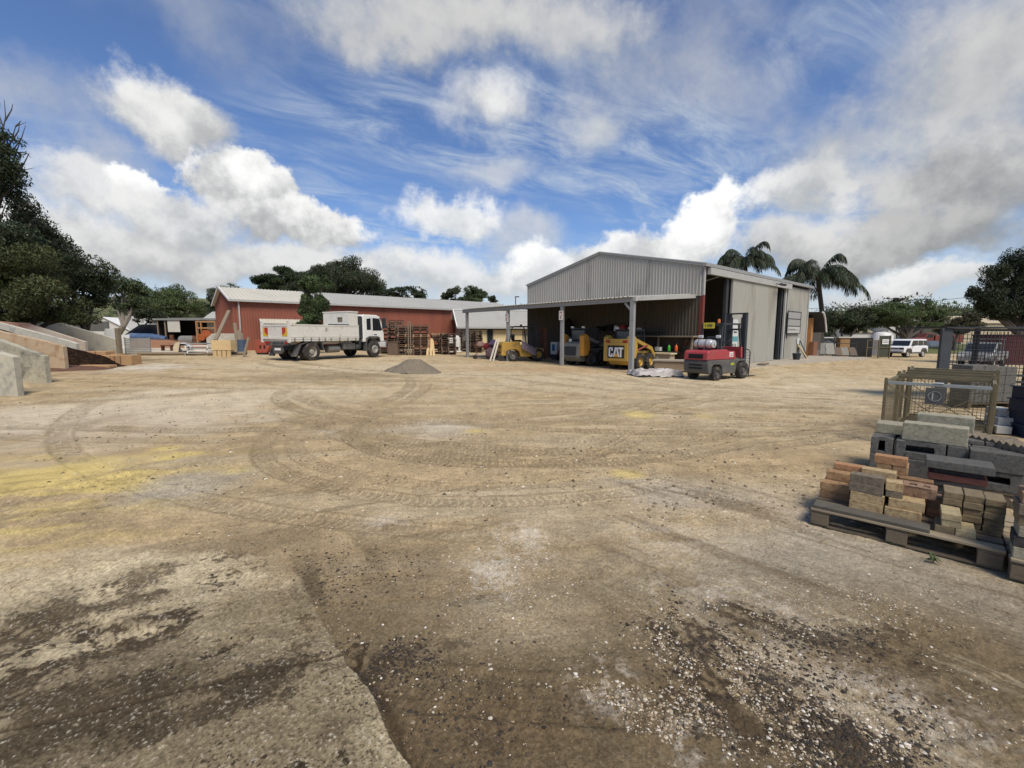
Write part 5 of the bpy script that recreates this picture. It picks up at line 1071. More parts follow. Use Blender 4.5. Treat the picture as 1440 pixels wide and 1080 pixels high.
w_ = 27 / FPX * 26.4
f = MB(); f.box(-w_ / 2, w_ / 2, -.02, .5, .38, .68); f.box(-w_ / 2, w_ / 2, -.022, .5, .684, .98); f.build('box', timber_new, ct)
f = MB()
for k in range(4): x = -w_ * .36 + k * w_ * .24; f.box(x - .11, x + .11, .0, .06, .0, .36)
f.box(-w_ * .45, w_ * .45, .06, .45, .28, .37); f.build('base', timber_new, ct)
f = MB(T(*gx(262, 27.2)) @ rotz(.02)); f.cyl((-3.0, 0, .12), (3.6, 0, .14), .10, 10); tag(f.build('timber_rail', timber_old), 'long grey timber rail lying along the edge of the yard', 'rail')
# culvert block and concrete shape behind the crate
f = MB(T(*gx(312, 32)) @ rotz(.2)); f.prism([(-1.0, 0), (-1.0, 1.0), (-.6, 1.35), (1.0, 1.35), (1.0, 0), (.7, 0), (.5, .7), (-.5, .7), (-.7, 0)], 0, 1.2, 'Y'); tag(f.build('culvert', c_pale, None, .02), 'pale concrete culvert behind the pine crate', 'culvert')
def leaning(name, label, cat, p, q, w, t, m, group=None):
    f = MB(); f.bar(p, q, w, t); return tag(f.build(name, m, None, .006), label, cat, group)
p0 = A(303, 478, 29); p1 = A(322, 437, 31); leaning('timber_beam', 'long grey timber beam propped at a steep slant against the end of the red shed', 'beam', p0, p1, .22, .1, timber_old)
for i, (u0, v0, u1, v1, Yd, lab) in enumerate(((335, 496, 330, 454, 30.5, 'tall weathered board standing against the corner of the red shed'), (337, 496, 336.5, 464, 30.2, 'thinner weathered board just right of the tallest one'), (343, 501, 349.5, 474, 26.6, 'short grey timber leaning behind the tail of the truck'))):
    p, q = A(u0, v0, Yd), A(u1, v1, Yd + .4); p.z = hz(p.x, p.y); leaning('weathered_board', lab, 'board', p, q, .2 if i < 2 else .16, .05, timber_old, 'weathered boards by the red shed')
f = MB(T(*gx(340, 30.2))); f.lathe([(.28, 0), (.28, .5), (.30, .52), (.28, .54), (.28, .95), (.001, .95)], 18); tag(f.build('drum', mat('blue_drum', (.06, .09, .14), .5, var=.2)), 'dark blue drum at the corner of the red shed', 'drum')
cbx = thing('steel_cabinet', 'small red steel cabinet with two dark slots behind the truck tail', 'cabinet', gx(368, 29.2), .05)
f = MB(); f.prism([(-.45, .12), (-.45, .98), (.45, .98), (.45, .45), (.25, .12)], 0, .5, 'Y'); f.build('body', mat('cabinet_red', (.30, .07, .04), .6, var=.15), cbx, .015)
for x in (-.16, .10): MB().box(x, x + .1, -.012, .0, .4, .62).build('slot', black, cbx)
f = MB(); f.box(-.4, .2, .05, .45, 0, .12); f.build('foot', dark_steel, cbx)

# ---- stacks of pallets along the front of the red shed
pal_wood = mat('pallet_wood', (.12, .082, .058), .9, var=.35, scale=4, stretch=(1, 6, 4), dirt=(.07, .05, .04), damt=.4, objvar=1.0)
pal_pale = mat('pallet_pale', (.34, .23, .13), .9, var=.3, scale=4, stretch=(1, 6, 4), objvar=.5)
def pallet_mesh():
    f = MB(); S = .5825
    for k in range(7): y = -S + k * (2 * S - .1) / 6; f.box(-S, S, y, y + .1, .128, .148)
    for y in (-S, -.05, S - .1): f.box(-S, S, y, y + .1, 0, .018)
    f.box(-S + .101, -.051, -.04, .04, .019, .105); f.box(.051, S - .101, -.04, .04, .019, .105)
    for x in (-S, -.05, S - .1):
        f.box(x, x + .1, -S, S, .106, .126)
        for y in (-S, -.05, S - .1): f.box(x, x + .1, y, y + .1, .0185, .1055)
    return f
pm_ = pallet_mesh(); ppro = pm_.build('pallet', pal_wood); ppro2 = pm_.build('pallet', pal_pale)
me2 = ppro2.data
ords = ['lowest', 'second lowest', 'third lowest', 'fourth lowest', 'fifth lowest', 'sixth', 'seventh', 'eighth', 'ninth', 'tenth', 'eleventh', 'twelfth', 'thirteenth', 'fourteenth', 'fifteenth', 'sixteenth']
STK = [(545.5, 33.5, 15, 'leftmost dark stack'), (558, 34.6, 17, 'tall dark stack behind the truck cab'), (570.5, 32.6, 14, 'stack right of the truck cab'), (591, 32.8, 15, 'tallest stack beside the leaning boards'), (617, 35.5, 11, 'pale topped low stack'), (629.5, 35.0, 11, 'stack right of the pale topped one'), (668, 40, 13, 'stack behind the carport post'), (657, 42, 12, 'last stack in front of the house')]
first = True; r5 = random.Random(11)
for (u, Yd, n, lab) in STK:
    b = gx(u, Yd)
    for k in range(n):
        o = ppro if first else ppro.copy()
        if not first: COL.objects.link(o)
        first = False
        o.location = b + Vector((r5.uniform(-.04, .04), r5.uniform(-.04, .04), k * .150)); o.rotation_euler.z = SH_AN * .35 + r5.uniform(-.05, .05) + (math.pi / 2 if r5.random() < .3 else 0)
        pale = (k in (4, 9) and u in (570.5, 591)) or (u == 617 and k == n - 1)
        if pale: o.data = me2
        pos = 'topmost pallet' if k == n - 1 else f'{ords[k]} pallet from the ground'
        tag(o, f'{"pale" if pale else "brown"} {pos} in the {lab}', 'pallet', 'pallets stacked before the red shed')
bpy.data.objects.remove(ppro2)
for i, (u0, u1, v0, lab) in enumerate(((600.5, 602.5, 478, 'left pale board leaning on the pallets'), (605.5, 607, 476, 'middle pale board leaning on the pallets'), (610, 608, 478, 'right pale board leaning on the pallets'))):
    p = gx(u0, 32.2); q = A(u1, v0, 32.6); leaning('pine_board', lab + ' beside the tallest stack', 'board', p, q, .16, .04, timber_new, 'pale boards leaning on the pallets')
for u, lab in ((574.2, 'left upright timber between two pallet stacks'), (577.2, 'right upright timber between two pallet stacks')):
    p = gx(u, 32.0); leaning('upright_timber', lab, 'timber', p, (p.x, 32.1, A(u, 452, 32.1).z), .09, .07, timber_old, 'upright timbers between the pallet stacks')
f = MB(T(*gx(552, 31.2))); f.box(-.35, .35, 0, .5, 0, .9); f.box(-.42, .42, -.03, .55, .9, .96); tag(f.build('timber_box', pal_wood, None, .01), 'brown timber box in front of the truck bumper', 'box')
f = MB(T(*gx(639, 39))); f.box(-.5, .5, -.4, .4, .5, 1.3); f.lathe([(.45, 1.3), (.4, 1.45), (.001, 1.5)], 16); f.box(-.6, .6, -.5, .5, 0, .12); f.box(-.5, -.4, -.4, .4, .12, .5); f.box(.4, .5, -.4, .4, .12, .5)
tag(f.build('white_tank', wrap, None, .03), 'white plastic tank in a frame behind the pallet stacks', 'tank')
# ---- under the carport
td = thing('hand_trolley', 'rusty wire trolley at the left end of the carport', 'trolley', gx(678, 29.6), .2)
f = MB()
for y in (0, .55): f.tube([(-.55, y, 1.05), (-.3, y, .55), (.45, y, .5), (.5, y, .9)], .02, 6); f.tube([(-.3, y, .55), (-.45, y, .05)], .018, 6); f.tube([(.4, y, .5), (.45, y, .15)], .018, 6)
for k in range(6): f.bar((-.3 + k * .15, 0, .54), (-.3 + k * .15, .55, .54), .015)
f.bar((-.55, 0, 1.05), (-.55, .55, 1.05), .03); f.build('frame', rust, td)
for y in (0, .55):
    for x in (-.45, .45): f = MB(T(x, y, .13)); f.lathe([(.05, -.03), (.12, -.025), (.13, 0), (.12, .025), (.05, .03)], 14, 'Y', cap=False); f.build('wheel', rubber, td)
def bundle(name, label, loc, rx, ry, rz_, m, seed):
    n, k = 14, 18; r_ = random.Random(seed); vs = []; fs = []
    for i in range(n + 1):
        ph = math.pi * i / n
        for j in range(k):
            th = 2 * math.pi * j / k; s = 1 + .32 * (r_.random() - .5) + .15 * math.sin(3 * th + seed)
            vs.append((rx * math.sin(ph) * math.cos(th) * s, ry * math.sin(ph) * math.sin(th) * s, rz_ * math.cos(ph) * (1 if ph < 1.6 else .6) + rz_ * .6))
    for i in range(n):
        for j in range(k): fs.append((i * k + j, i * k + (j + 1) % k, (i + 1) * k + (j + 1) % k, (i + 1) * k + j))
    f = MB(T(*loc)); f.add(vs, fs, True); return tag(f.build(name, m), label, 'bundle')
q = gx(683, 29.8); bundle('cloth_bundle', 'dark red crumpled cloth bundle on the rusty trolley', q + Vector((.1, .1, .62)), .32, .3, .3, mat('red_cloth', (.14, .012, .02), .9, var=.4, scale=6), 1)
q = gx(676, 29.8); bundle('cloth_bundle', 'dusty pink cushion bundle at the left end of the trolley', q + Vector((-.02, .1, .75)), .30, .26, .28, mat('pink_cloth', (.22, .13, .11), .9, var=.3, scale=6), 2)
q = gx(692, 29.6); bundle('cloth_bundle', 'purple brown heap of rags between the trolley and the old forklift', q + Vector((0, 0, .0)), .42, .4, .55, mat('rag_cloth', (.10, .06, .07), .9, var=.5, scale=6, dirt=(.22, .18, .2), damt=.4, dscale=6), 3)
q = gx(697, 29.3); bundle('cloth_bundle', 'purple bag on top behind the leaning white planks', q + Vector((-.1, .2, .85)), .3, .3, .3, mat('purple_cloth', (.09, .06, .11), .9, var=.5, scale=6), 4)
for (u0, u1, v1, lab) in ((689, 698.5, 477, 'left white plank leaning by the old yellow forklift'), (693.5, 702, 475.5, 'right white plank leaning by the old yellow forklift')):
    p = gx(u0, 27.6); q = A(u1, v1, 28.1); leaning('white_plank', lab, 'plank', p, q, .10, .05, mat('pale_plank', (.60, .55, .45), .8, var=.1), 'white planks leaning by the old forklift')
# dark doorway clutter at the back of the carport
wg = lambda y, d=0.0, z=0.0: SH_A + SH_N * y - SH_D * d + Vector((0, 0, z))        # along the gable wall, d metres out
o = thing('drinks_fridge', 'white cabinet with a blue panel standing at the back of the carport', 'cabinet', wg(9.6, 1.2, 0), SH_AN)
f = MB(); f.box(-.3, .3, -.3, .3, .5, 1.35); f.build('body', whitepaint, o, .02); f = MB(); f.box(-.31, -.301, -.12, .16, .75, 1.2); f.build('panel', mat('blue_panel', (.02, .16, .36), .4, var=.1), o); f = MB(); f.box(-.25, .25, -.25, .25, 0, .49); f.build('stand', dark_steel, o)
o = thing('compressor', 'dark red air compressor at the back of the carport', 'compressor', wg(8.3, 1.5, 0), SH_AN)
f = MB(); f.tube([(0, -.7, .55), (0, -.62, .55), (0, .62, .55), (0, .7, .55)], [.12, .32, .32, .12], 18); f.build('tank', mat('deep_red', (.16, .012, .015), .4, var=.15), o)
f = MB(); f.box(-.25, .25, -.3, .35, .88, 1.25); f.cyl((-.26, .0, 1.05), (-.34, .0, 1.05), .24, 16); f.build('motor', charcoal, o, .02); f = MB()
for y in (-.5, .5): f.bar((-.2, y, .0), (-.1, y, .4), .06); f.bar((.2, y, .0), (.1, y, .4), .06)
f.build('leg', dark_steel, o)
o = thing('coat_stand', 'tall black canvas covered machine against the back wall of the carport', 'machine', wg(9.1, .6, 0), SH_AN)
f = MB(); f.lathe([(.75, 0), (.70, .6), (.55, 1.3), (.36, 2.2), (.26, 2.75), (.12, 2.95), (.001, 3.0)], 14); f.build('cover', mat('black_canvas', (.012, .012, .013), .9, var=.3, scale=5), o); f = MB(); f.box(-.5, .5, -.5, .5, -.02, .05); f.build('base', dark_steel, o)
o = thing('shelf', 'dark steel shelf along the back wall of the carport', 'shelf', wg(4.6, .35, 0), SH_AN)
f = MB(); f.box(-.30, .25, -2.4, 2.4, 2.02, 2.07); f.build('top', dark_steel, o)
for y in (-2.3, 0, 2.3):
    MB().box(-.26, -.2, y - .03, y + .03, 0, 2.02).build('leg', dark_steel, o)
f = MB(); f.box(-.28, .22, -2.35, 2.35, 1.1, 1.14); f.build('lower_shelf', dark_steel, o)
for (y, m_, lab, w_, h_) in ((4.75, mat('can_red', (.30, .02, .025), .4), 'red fuel can on the dark steel shelf', .34, .44), (5.25, wrap, 'white canister beside the red fuel can', .24, .40), (5.75, black, 'black box on the shelf left of the white canister', .45, .45), (6.5, black, 'second black box at the left end of the shelf', .5, .36), (3.6, wrap, 'small white pot on the right end of the shelf', .22, .22)):
    o = thing('canister' if h_ > .3 else 'pot', lab, 'container', wg(y, .38, 2.07), SH_AN)
    f = MB(); f.box(-.13, .13, -w_ / 2, w_ / 2, 0, h_ * .8); f.prism([(-w_ / 2, h_ * .8), (w_ / 2, h_ * .8), (w_ * .3, h_ * .9), (-w_ * .3, h_ * .9)], -.12, .12, 'X'); f.build('body', m_, o, .03); f = MB(); f.cyl((0, w_ * .2, h_ * .88), (0, w_ * .2, h_), .03, 10); f.build('cap', dark_steel, o)
o = thing('work_bench', 'long dark timber work bench along the back wall near the red corner post', 'bench', wg(1.75, .55, 0), SH_AN)
f = MB(); f.box(-.3, .3, -1.75, 1.75, 1.72, 1.80); f.build('rail', timber_old, o)
for y in (-1.6, .4, 1.65): MB().bar((-.2, y, 0), (-.05, y, 1.72), .09).build('leg', timber_old, o)
f = MB(); f.box(-.45, .35, -.9, 1.75, .86, .93); f.build('top', dark_steel, o)
f = MB(); f.box(.3, .33, -1.7, 1.7, .1, 1.7); f.build('back_panel', mat('brown_board', (.075, .058, .04), .9, var=.3), o)
for (y, c, nm, lab, h_) in ((1.35, (.05, .33, .03), 'bottle', 'green plastic bottle on the work bench', .40), (.92, (.55, .10, .02), 'bottle', 'orange plastic bottle on the work bench', .42), (2.0, (.62, .6, .55), 'box', 'small white box at the left of the work bench', .20)):
    o = thing(nm, lab, nm, wg(y, .85, .94), SH_AN)
    f = MB()
    if nm == 'bottle': f.lathe([(.075, 0), (.082, .02), (.082, h_ * .62), (.04, h_ * .82), (.026, h_ * .86)], 16)
    else: f.box(-.12, .12, -.16, .16, 0, h_)
    f.build('body', mat('plastic_' + lab.split()[0], c, .35, var=.08), o, 0 if nm == 'bottle' else .01)
    f = MB()
    if nm == 'bottle': f.cyl((0, 0, h_ * .85), (0, 0, h_ * 1.05), .032, 12)
    else: f.box(-.125, .125, -.165, .165, h_, h_ + .02)
    f.build('cap' if nm == 'bottle' else 'lid', dark_steel if nm == 'bottle' else whitepaint, o)
o = thing('plywood_cabinet', 'pale plywood cabinet with pine top and foot below the green bottle', 'cabinet', wg(1.35, 1.35, 0), SH_AN)
f = MB(); f.box(-.25, .25, -.5, .5, .27, .80); f.build('body', mat('dusty_ply', (.40, .32, .22), .8, var=.15), o, .008); f = MB(); f.box(-.33, .3, -.6, .6, .80, .87); f.build('top', mat('fresh_ply', (.62, .52, .34), .7, var=.1), o); f = MB(); f.box(-.36, .3, -.52, .62, .12, .26); f.build('foot', mat('fresh_ply', (.62, .52, .34)), o)
o = thing('tyre', 'worn black tyre hanging by the red corner post of the shed', 'tyre', wg(.55, .35, 1.35), SH_AN)
f = MB(); f.lathe([(.18, -.09), (.30, -.1), (.34, -.06), (.34, .06), (.30, .1), (.18, .09)], 22, 'X', cap=False); f.build('tread', rubber, o); f = MB(); f.lathe([(.18, -.05), (.05, -.04), (.05, .04), (.18, .05)], 18, 'X', cap=False); f.build('rim', rust, o)
lc = gx(948, 22.3); o = thing('timber_crate', 'long low timber crate on the ground behind the wrapped pallet', 'crate', lc, SH_AN + R(-68))
f = MB(); f.box(-.85, .85, -.4, .4, .10, .52); f.build('body', mat('crate_timber', (.25, .185, .12), .9, var=.25, scale=3, stretch=(1, 4, 6)), o, .01); f = MB(); f.box(-.95, .95, -.46, .46, .52, .59); f.build('lid', mat('crate_lid', (.34, .30, .24), .9, var=.2), o); f = MB(); f.box(-.8, -.6, -.38, .38, 0, .1); f.box(.6, .8, -.38, .38, 0, .1); f.build('runner', timber_old, o)
# wrapped pallet of bags on the ground in front of the post
wp_ = gx(921, 19.6); o = thing('wrapped_pallet', 'low pallet of grey bags under torn white plastic wrap beside the carport post', 'wrapped pallet', wp_ + Vector((.05, 0, 0)), R(8))
n, k = 26, 18; vs = []; fs = []; r6 = random.Random(8); NZ = lambda a, b: float(fbm(np.array([a * 4.0 + 3]), np.array([b * 4.0]), 4, 21)[0])
for i in range(n):
    for j in range(k):
        a, b = -1 + 2 * i / (n - 1), -1 + 2 * j / (k - 1); e = max(abs(a), abs(b)); s = 1 - .04 * (e > .9)
        z = .30 + .16 * (NZ(a, b) - .5) * 2 - (.26 if e > .97 else 0.05 * e)
        vs.append((a * 1.05 * (1 + .05 * NZ(b, a)), b * .62 * (1 + .08 * NZ(a, 2 + b)), max(.03, z)))
f = MB(); f.add(vs, [(i * k + j, (i + 1) * k + j, (i + 1) * k + j + 1, i * k + j + 1) for i in range(n - 1) for j in range(k - 1)], True)
f.build('plastic_wrap', mat('torn_wrap', (.36, .335, .315), .5, var=.4, scale=3, dirt=(.62, .60, .57), damt=.5, dscale=3), o)
f = MB(); f.box(-1.05, 1.05, -.62, .62, 0, .05); f.build('base', dark_steel, o)
for i, (u, Yd, w_, lab) in enumerate(((938, 18.9, .35, 'largest scrap of white plastic on the ground by the red forklift'), (955, 19.2, .25, 'smaller scrap of white plastic nearest the red forklift'))):
    p = gx(u, Yd); f = MB(T(*p) @ rotz(.4)); f.add([(-w_, -.05, .02), (0, -.1, .05), (w_, -.02, .02), (w_ * .8, .1, .03), (0, .12, .04), (-w_ * .7, .1, .02)], [(0, 1, 4, 5), (1, 2, 3, 4)]); oo = f.build('plastic_scrap', wrap); so = oo.modifiers.new('t', 'SOLIDIFY'); so.thickness = .01; tag(oo, lab, 'plastic scrap', 'scraps of white plastic on the ground')
# by the doors
b = SH_A + SH_D * 12.9 - SH_N * .8; b.z = -.15; o = thing('bucket', 'black plastic bucket with a pale rim by the shed wall', 'bucket', b)
f = MB(); f.lathe([(.20, 0), (.27, .42), (.285, .43), (.285, .46), (.25, .46), (.19, .05), (.001, .05)], 20); f.build('body', dark_steel, o); f = MB(); f.tube([(.28 * math.cos(t), .02 - .1 * math.sin(t), .44 + .06 * math.sin(t)) for t in [k * math.pi / 10 for k in range(11)]], .008, 5); f.build('handle', steel, o); f = MB(); f.box(-.36, -.1, -.32, -.12, -.0, .05); 
for i, (x, h_, m_, lab) in enumerate(((15.6, 1.05, timber_new, 'brown board leaning on the shed wall below the notice'), (16.0, 1.35, dark_steel, 'black sheet leaning on the shed wall below the notice'), (15.9, .9, timber_old, 'grey board leaning between the brown board and the black sheet'))):
    p = SH_A + SH_D * x - SH_N * (.75 - .1 * i); p.z = -.15; q = SH_A + SH_D * (x - .1) - SH_N * .06; q.z = -.15 + h_; leaning('leaning_board', lab, 'board', p, q, .3, .04, m_, 'boards leaning on the shed wall')
o = thing('board_stack', 'flat offcut of timber lying on the apron by the sliding door', 'timber', SH_A + SH_D * 5.4 - SH_N * 1.3 + Vector((0, 0, .05)), SH_AN + .2)
f = MB(); f.box(-.8, .7, -.2, .2, .04, .1); f.build('plank', timber_old, o); f = MB(); f.box(-.7, -.55, -.25, .25, 0, .04); f.box(.4, .55, -.25, .25, 0, .04); f.build('bearer', timber_old, o)
# poster banner just inside the first opening, seen past the forklift mast
o = thing('banner', 'white and teal banner on the sliding door behind the forklift mast', 'banner', SH_A + SH_D * 3.75 - SH_N * .2 + Vector((0, 0, .6)), SH_AN)
f = MB(); f.prism([(-.42, 0), (.42, 0), (.42, 1.95), (.3, 2.15), (-.3, 2.15), (-.42, 1.95)], -.03, -.005, 'Y'); f.build('sheet', mat('banner_white', (.55, .56, .54), .6, var=.08), o)
f = MB(); f.box(-.42, .42, -.036, -.0305, .85, 1.15); f.build('stripe', mat('banner_teal', (.10, .30, .32), .6), o)
f = MB()
for k in range(3): f.box(-.28 + k * .2, -.18 + k * .2, -.034, -.0305, .12, .72)
f.box(-.2, .25, -.034, -.0305, 1.35, 1.45); f.build('print', charcoal, o)

# ================================================================== RIGHT: bricks, blocks, pallets and cages
PO = Vector((2.64, 3.75, 0)); PA = math.atan2(-.69, .724); PM = T(*PO) @ rotz(PA)      # a runs along the pallet's front edge, b away from the viewer
wood = mat('weathered_pallet', (.155, .122, .08), .9, var=.35, scale=5, stretch=(1, 5, 5), dirt=(.05, .045, .035), damt=.45, bump=.5, bscale=40, objvar=.25)
wood_l = mat('sunbleached_pallet', (.29, .235, .155), .9, var=.3, scale=5, stretch=(1, 5, 5), dirt=(.12, .10, .075), damt=.4, bump=.4, bscale=40)
def big_pallet(name, label, a, b, w, d, group=None, rz=0):
    o = thing(name, label, 'pallet', PM @ Vector((a, b, 0)), PA + rz, group)
    n = 7
    for k in range(n):
        y0 = k * (d - .11) / (n - 1); MB().box(0, w, y0, y0 + .105 + .02 * rnd.random(), .138, .16).build('deck_board', wood if k in (1, 2) else wood_l, o, .004)
    for x in (0, w / 2 - .07, w - .14):
        MB().box(x, x + .14, 0.01, d - .01, .116, .1375).build('stringer', wood, o, .003)
        for y in (.005, d / 2 - .05, d - .105): MB().box(x + .004, x + .134, y, y + .10, .018, .1155).build('block', wood, o, .004)
    for y in (0.02, d / 2 - .04, d - .1): MB().box(0, w, y, y + .08, 0, .0175).build('base_board', wood, o, .003)
    return o
big_pallet('pallet', 'grey weathered pallet carrying the loose coloured bricks at the right', 0, 0, 1.16, 1.1)
big_pallet('pallet', 'weathered pallet under the dark grey hollow blocks', .24, 1.72, 1.15, 1.1)
big_pallet('pallet', 'pallet cut off by the right edge of the photo, under the mixed bricks', 1.17, -.12, 1.1, 1.0)
pk = MB(PM); pk.cbox((.39, .075, .176), (.75, .14, .03), .01, .03); tag(pk.build('plank', mat('dark_plank', (.095, .085, .065), .85, var=.35, scale=4, stretch=(1, 6, 6), dirt=(.14, .13, .11), damt=.4, bump=.5), None, .004), 'dark grey plank lying along the front of the brick pallet', 'plank')
def brickmat(name, c, d): return mat(name, c, .94, var=.34, scale=26, dirt=d, dscale=30, damt=.55, bump=.9, bscale=140, objvar=.14, spec=.2)
BC = {'cream': brickmat('cream_brick', (.54, .41, .225), (.33, .21, .10)), 'grey': brickmat('grey_brick', (.235, .195, .14), (.15, .125, .09)), 'red': brickmat('red_brick', (.47, .26, .135), (.35, .19, .09)),
      'tan': brickmat('tan_brick', (.42, .27, .14), (.30, .16, .08)), 'brown': brickmat('brown_brick', (.30, .18, .095), (.20, .11, .06)), 'pink': brickmat('pink_brick', (.36, .235, .15), (.25, .155, .10)),
      'olive': brickmat('olive_paver', (.27, .215, .13), (.20, .155, .095)), 'pale': brickmat('pale_paver', (.52, .43, .25), (.4, .31, .17)), 'dark': brickmat('dark_block', (.15, .146, .132), (.09, .087, .077)),
      'stone': brickmat('pale_stone', (.40, .37, .27), (.28, .26, .18)), 'maroon': brickmat('maroon_cap', (.17, .075, .06), (.12, .055, .045)), 'char': brickmat('charcoal_cap', (.085, .08, .075), (.06, .055, .05))}
CT = bpy.data.textures.new('chips', 'CLOUDS'); CT.noise_scale = .045; CT.noise_depth = 4
def rugged(o, s):
    """worn, slightly chipped faces"""
    m = o.modifiers.new('sub', 'SUBSURF'); m.subdivision_type = 'SIMPLE'; m.levels = m.render_levels = 3
    m = o.modifiers.new('wear', 'DISPLACE'); m.texture = CT; m.strength = s; m.mid_level = .55; m.texture_coords = 'GLOBAL'
def brick(colr, a, b, z, l, d, h, label, rz=0, name='brick', group='loose bricks on the pallet', core=None, cat=None, M=None, tilt=0):
    f = MB()
    if core is None: f.box(0, l, 0, d, 0, h)
    elif core == 'top':                                        # three slots right through, top to bottom
        xs = [0, .04, .04 + (l - .16) / 3, .08 + (l - .16) / 3, .08 + 2 * (l - .16) / 3, .12 + 2 * (l - .16) / 3, l - .04, l]
        for i in range(7):
            if i % 2 == 0: f.box(xs[i], xs[i + 1], 0, d, 0, h)
            else: f.box(xs[i], xs[i + 1], 0, d * .3, 0, h); f.box(xs[i], xs[i + 1], d * .7, d, 0, h)
    else:                                                       # hollow block with its core facing the viewer
        e = .032; w0, w1 = (l * .2, l * .8) if l > .3 else (l * .33, l * .67); z0, z1 = (h * .42, h * .75) if l > .3 else (h * .22, h * .82)
        f.box(0, w0, 0, d, 0, h); f.box(w1, l, 0, d, 0, h); f.box(w0, w1, 0, d, 0, z0); f.box(w0, w1, 0, d, z1, h); f.box(w0, w1, d * .8, d, z0, z1)
    o = f.build(name, BC[colr], None, .004 if h < .15 else .008); rugged(o, .0045 if h < .15 else .006)
    o.matrix_basis = (M or PM) @ T(a, b, z) @ rotz(rz) @ Matrix.Rotation(tilt, 4, 'Y')
    return tag(o, label, cat or name, group)
H_ = .0765
B = brick; Z0 = .1605
# front row, from the left
B('brown', .012, .35, Z0, .225, .11, .076, 'reddish brown brick at the left end of the pallet, bottom course', .02); B('tan', .005, .352, Z0 + H_, .225, .11, .076, 'orange topped tan brick at the left end of the pallet, upper course', -.02)
B('cream', .242, .228, Z0, .23, .11, .076, 'rough cream brick in the front row, bottom of the left cream pair'); B('cream', .245, .232, Z0 + H_, .23, .11, .076, 'rough cream brick in the front row under the two grey bricks', .015)
B('grey', .232, .236, Z0 + 2 * H_, .23, .11, .076, 'lower of the two smooth grey bricks in the front row', -.02); B('grey', .230, .240, Z0 + 3 * H_, .23, .11, .076, 'upper of the two smooth grey bricks in the front row', -.03)
B('cream', .482, .228, Z0, .23, .11, .076, 'rough cream brick in the front row, bottom of the right cream pair'); B('cream', .502, .245, Z0 + H_, .225, .16, .076, 'wide rough cream brick with an orange corner in the right front', .03)
B('grey', .478, .262, Z0 + 2 * H_, .11, .11, .055, 'short grey half brick under the cream half brick', .05); B('cream', .474, .258, Z0 + 2 * H_ + .0555, .11, .11, .076, 'cream half brick perched on the grey half brick', .08)
# second and further rows
B('tan', .245, .37, Z0, .23, .11, .076, 'tan brick hidden behind the left cream pair, bottom course'); B('brown', .245, .37, Z0 + H_, .23, .11, .076, 'brown brick behind the left cream pair, second course'); B('brown', .25, .37, Z0 + 2 * H_, .23, .11, .076, 'brown brick behind the grey pair, third course')
B('brown', .50, .43, Z0, .23, .11, .076, 'brown brick behind the right cream pair, bottom course'); B('pink', .49, .43, Z0 + H_, .11, .2, .076, 'left pink brick lying end on beneath the holed brick'); B('pink', .605, .43, Z0 + H_, .11, .2, .076, 'middle pink brick lying end on beneath the holed brick'); B('red', .74, .45, Z0, .10, .2, .076, 'red brick end at the right of the loose heap, bottom course'); B('pink', .735, .46, Z0 + H_, .10, .2, .076, 'pink brick end at the right of the loose heap, second course')
B('pink', .49, .415, Z0 + 2 * H_ + .001, .30, .16, .09, 'large reddish brick with three slots through its top', -.03, core='top')
B('brown', .02, .475, Z0, .23, .11, .076, 'brown brick in the second row at the left, bottom course'); B('brown', .02, .475, Z0 + H_, .23, .11, .076, 'brown brick in the second row at the left, second course'); B('tan', .03, .478, Z0 + 2 * H_, .23, .11, .076, 'pale topped tan brick on the second row at the left', .02)
B('brown', .06, .60, Z0, .23, .11, .076, 'brown brick in the third row at the left, bottom course'); B('brown', .06, .60, Z0 + H_, .23, .11, .076, 'brown brick in the third row at the left, second course'); B('brown', .06, .60, Z0 + 2 * H_, .23, .11, .076, 'brown brick in the third row at the left, third course'); B('red', .07, .605, Z0 + 3 * H_, .23, .11, .055, 'thin orange red brick on top of the third row at the left', -.01)
for k in range(3): B('brown', .27, .50, Z0 + k * H_, .23, .11, .076, ('lowest', 'middle', 'upper')[k] + ' brown brick beneath the long cream brick')
B('cream', .285, .50, Z0 + 3 * H_, .24, .11, .076, 'long smooth cream brick lying on top in the middle', -.01); 
for k in range(3): B('tan', .30, .78, Z0 + k * H_, .23, .11, .076, ('lowest', 'middle', 'upper')[k] + ' tan brick in the back stack beneath the red bricks')
B('tan', .37, .80, Z0 + 3 * H_, .11, .22, .076, 'left tan brick laid end on beneath the top red brick'); B('tan', .485, .80, Z0 + 3 * H_, .11, .22, .076, 'right tan brick laid end on beneath the top red brick'); B('red', .35, .80, Z0 + 4 * H_, .235, .11, .076, 'bright orange red brick at the very top of the back stack', -.02)
for k in range(3): B('brown', .54, .70, Z0 + k * H_, .23, .11, .076, ('lowest', 'middle', 'upper')[k] + ' brown brick in the back stack right of the tan ones')
B('olive', .78, .62, Z0, .11, .23, .052, 'mossy paver lying between the bricks and the paver stack', .4, 'paver')
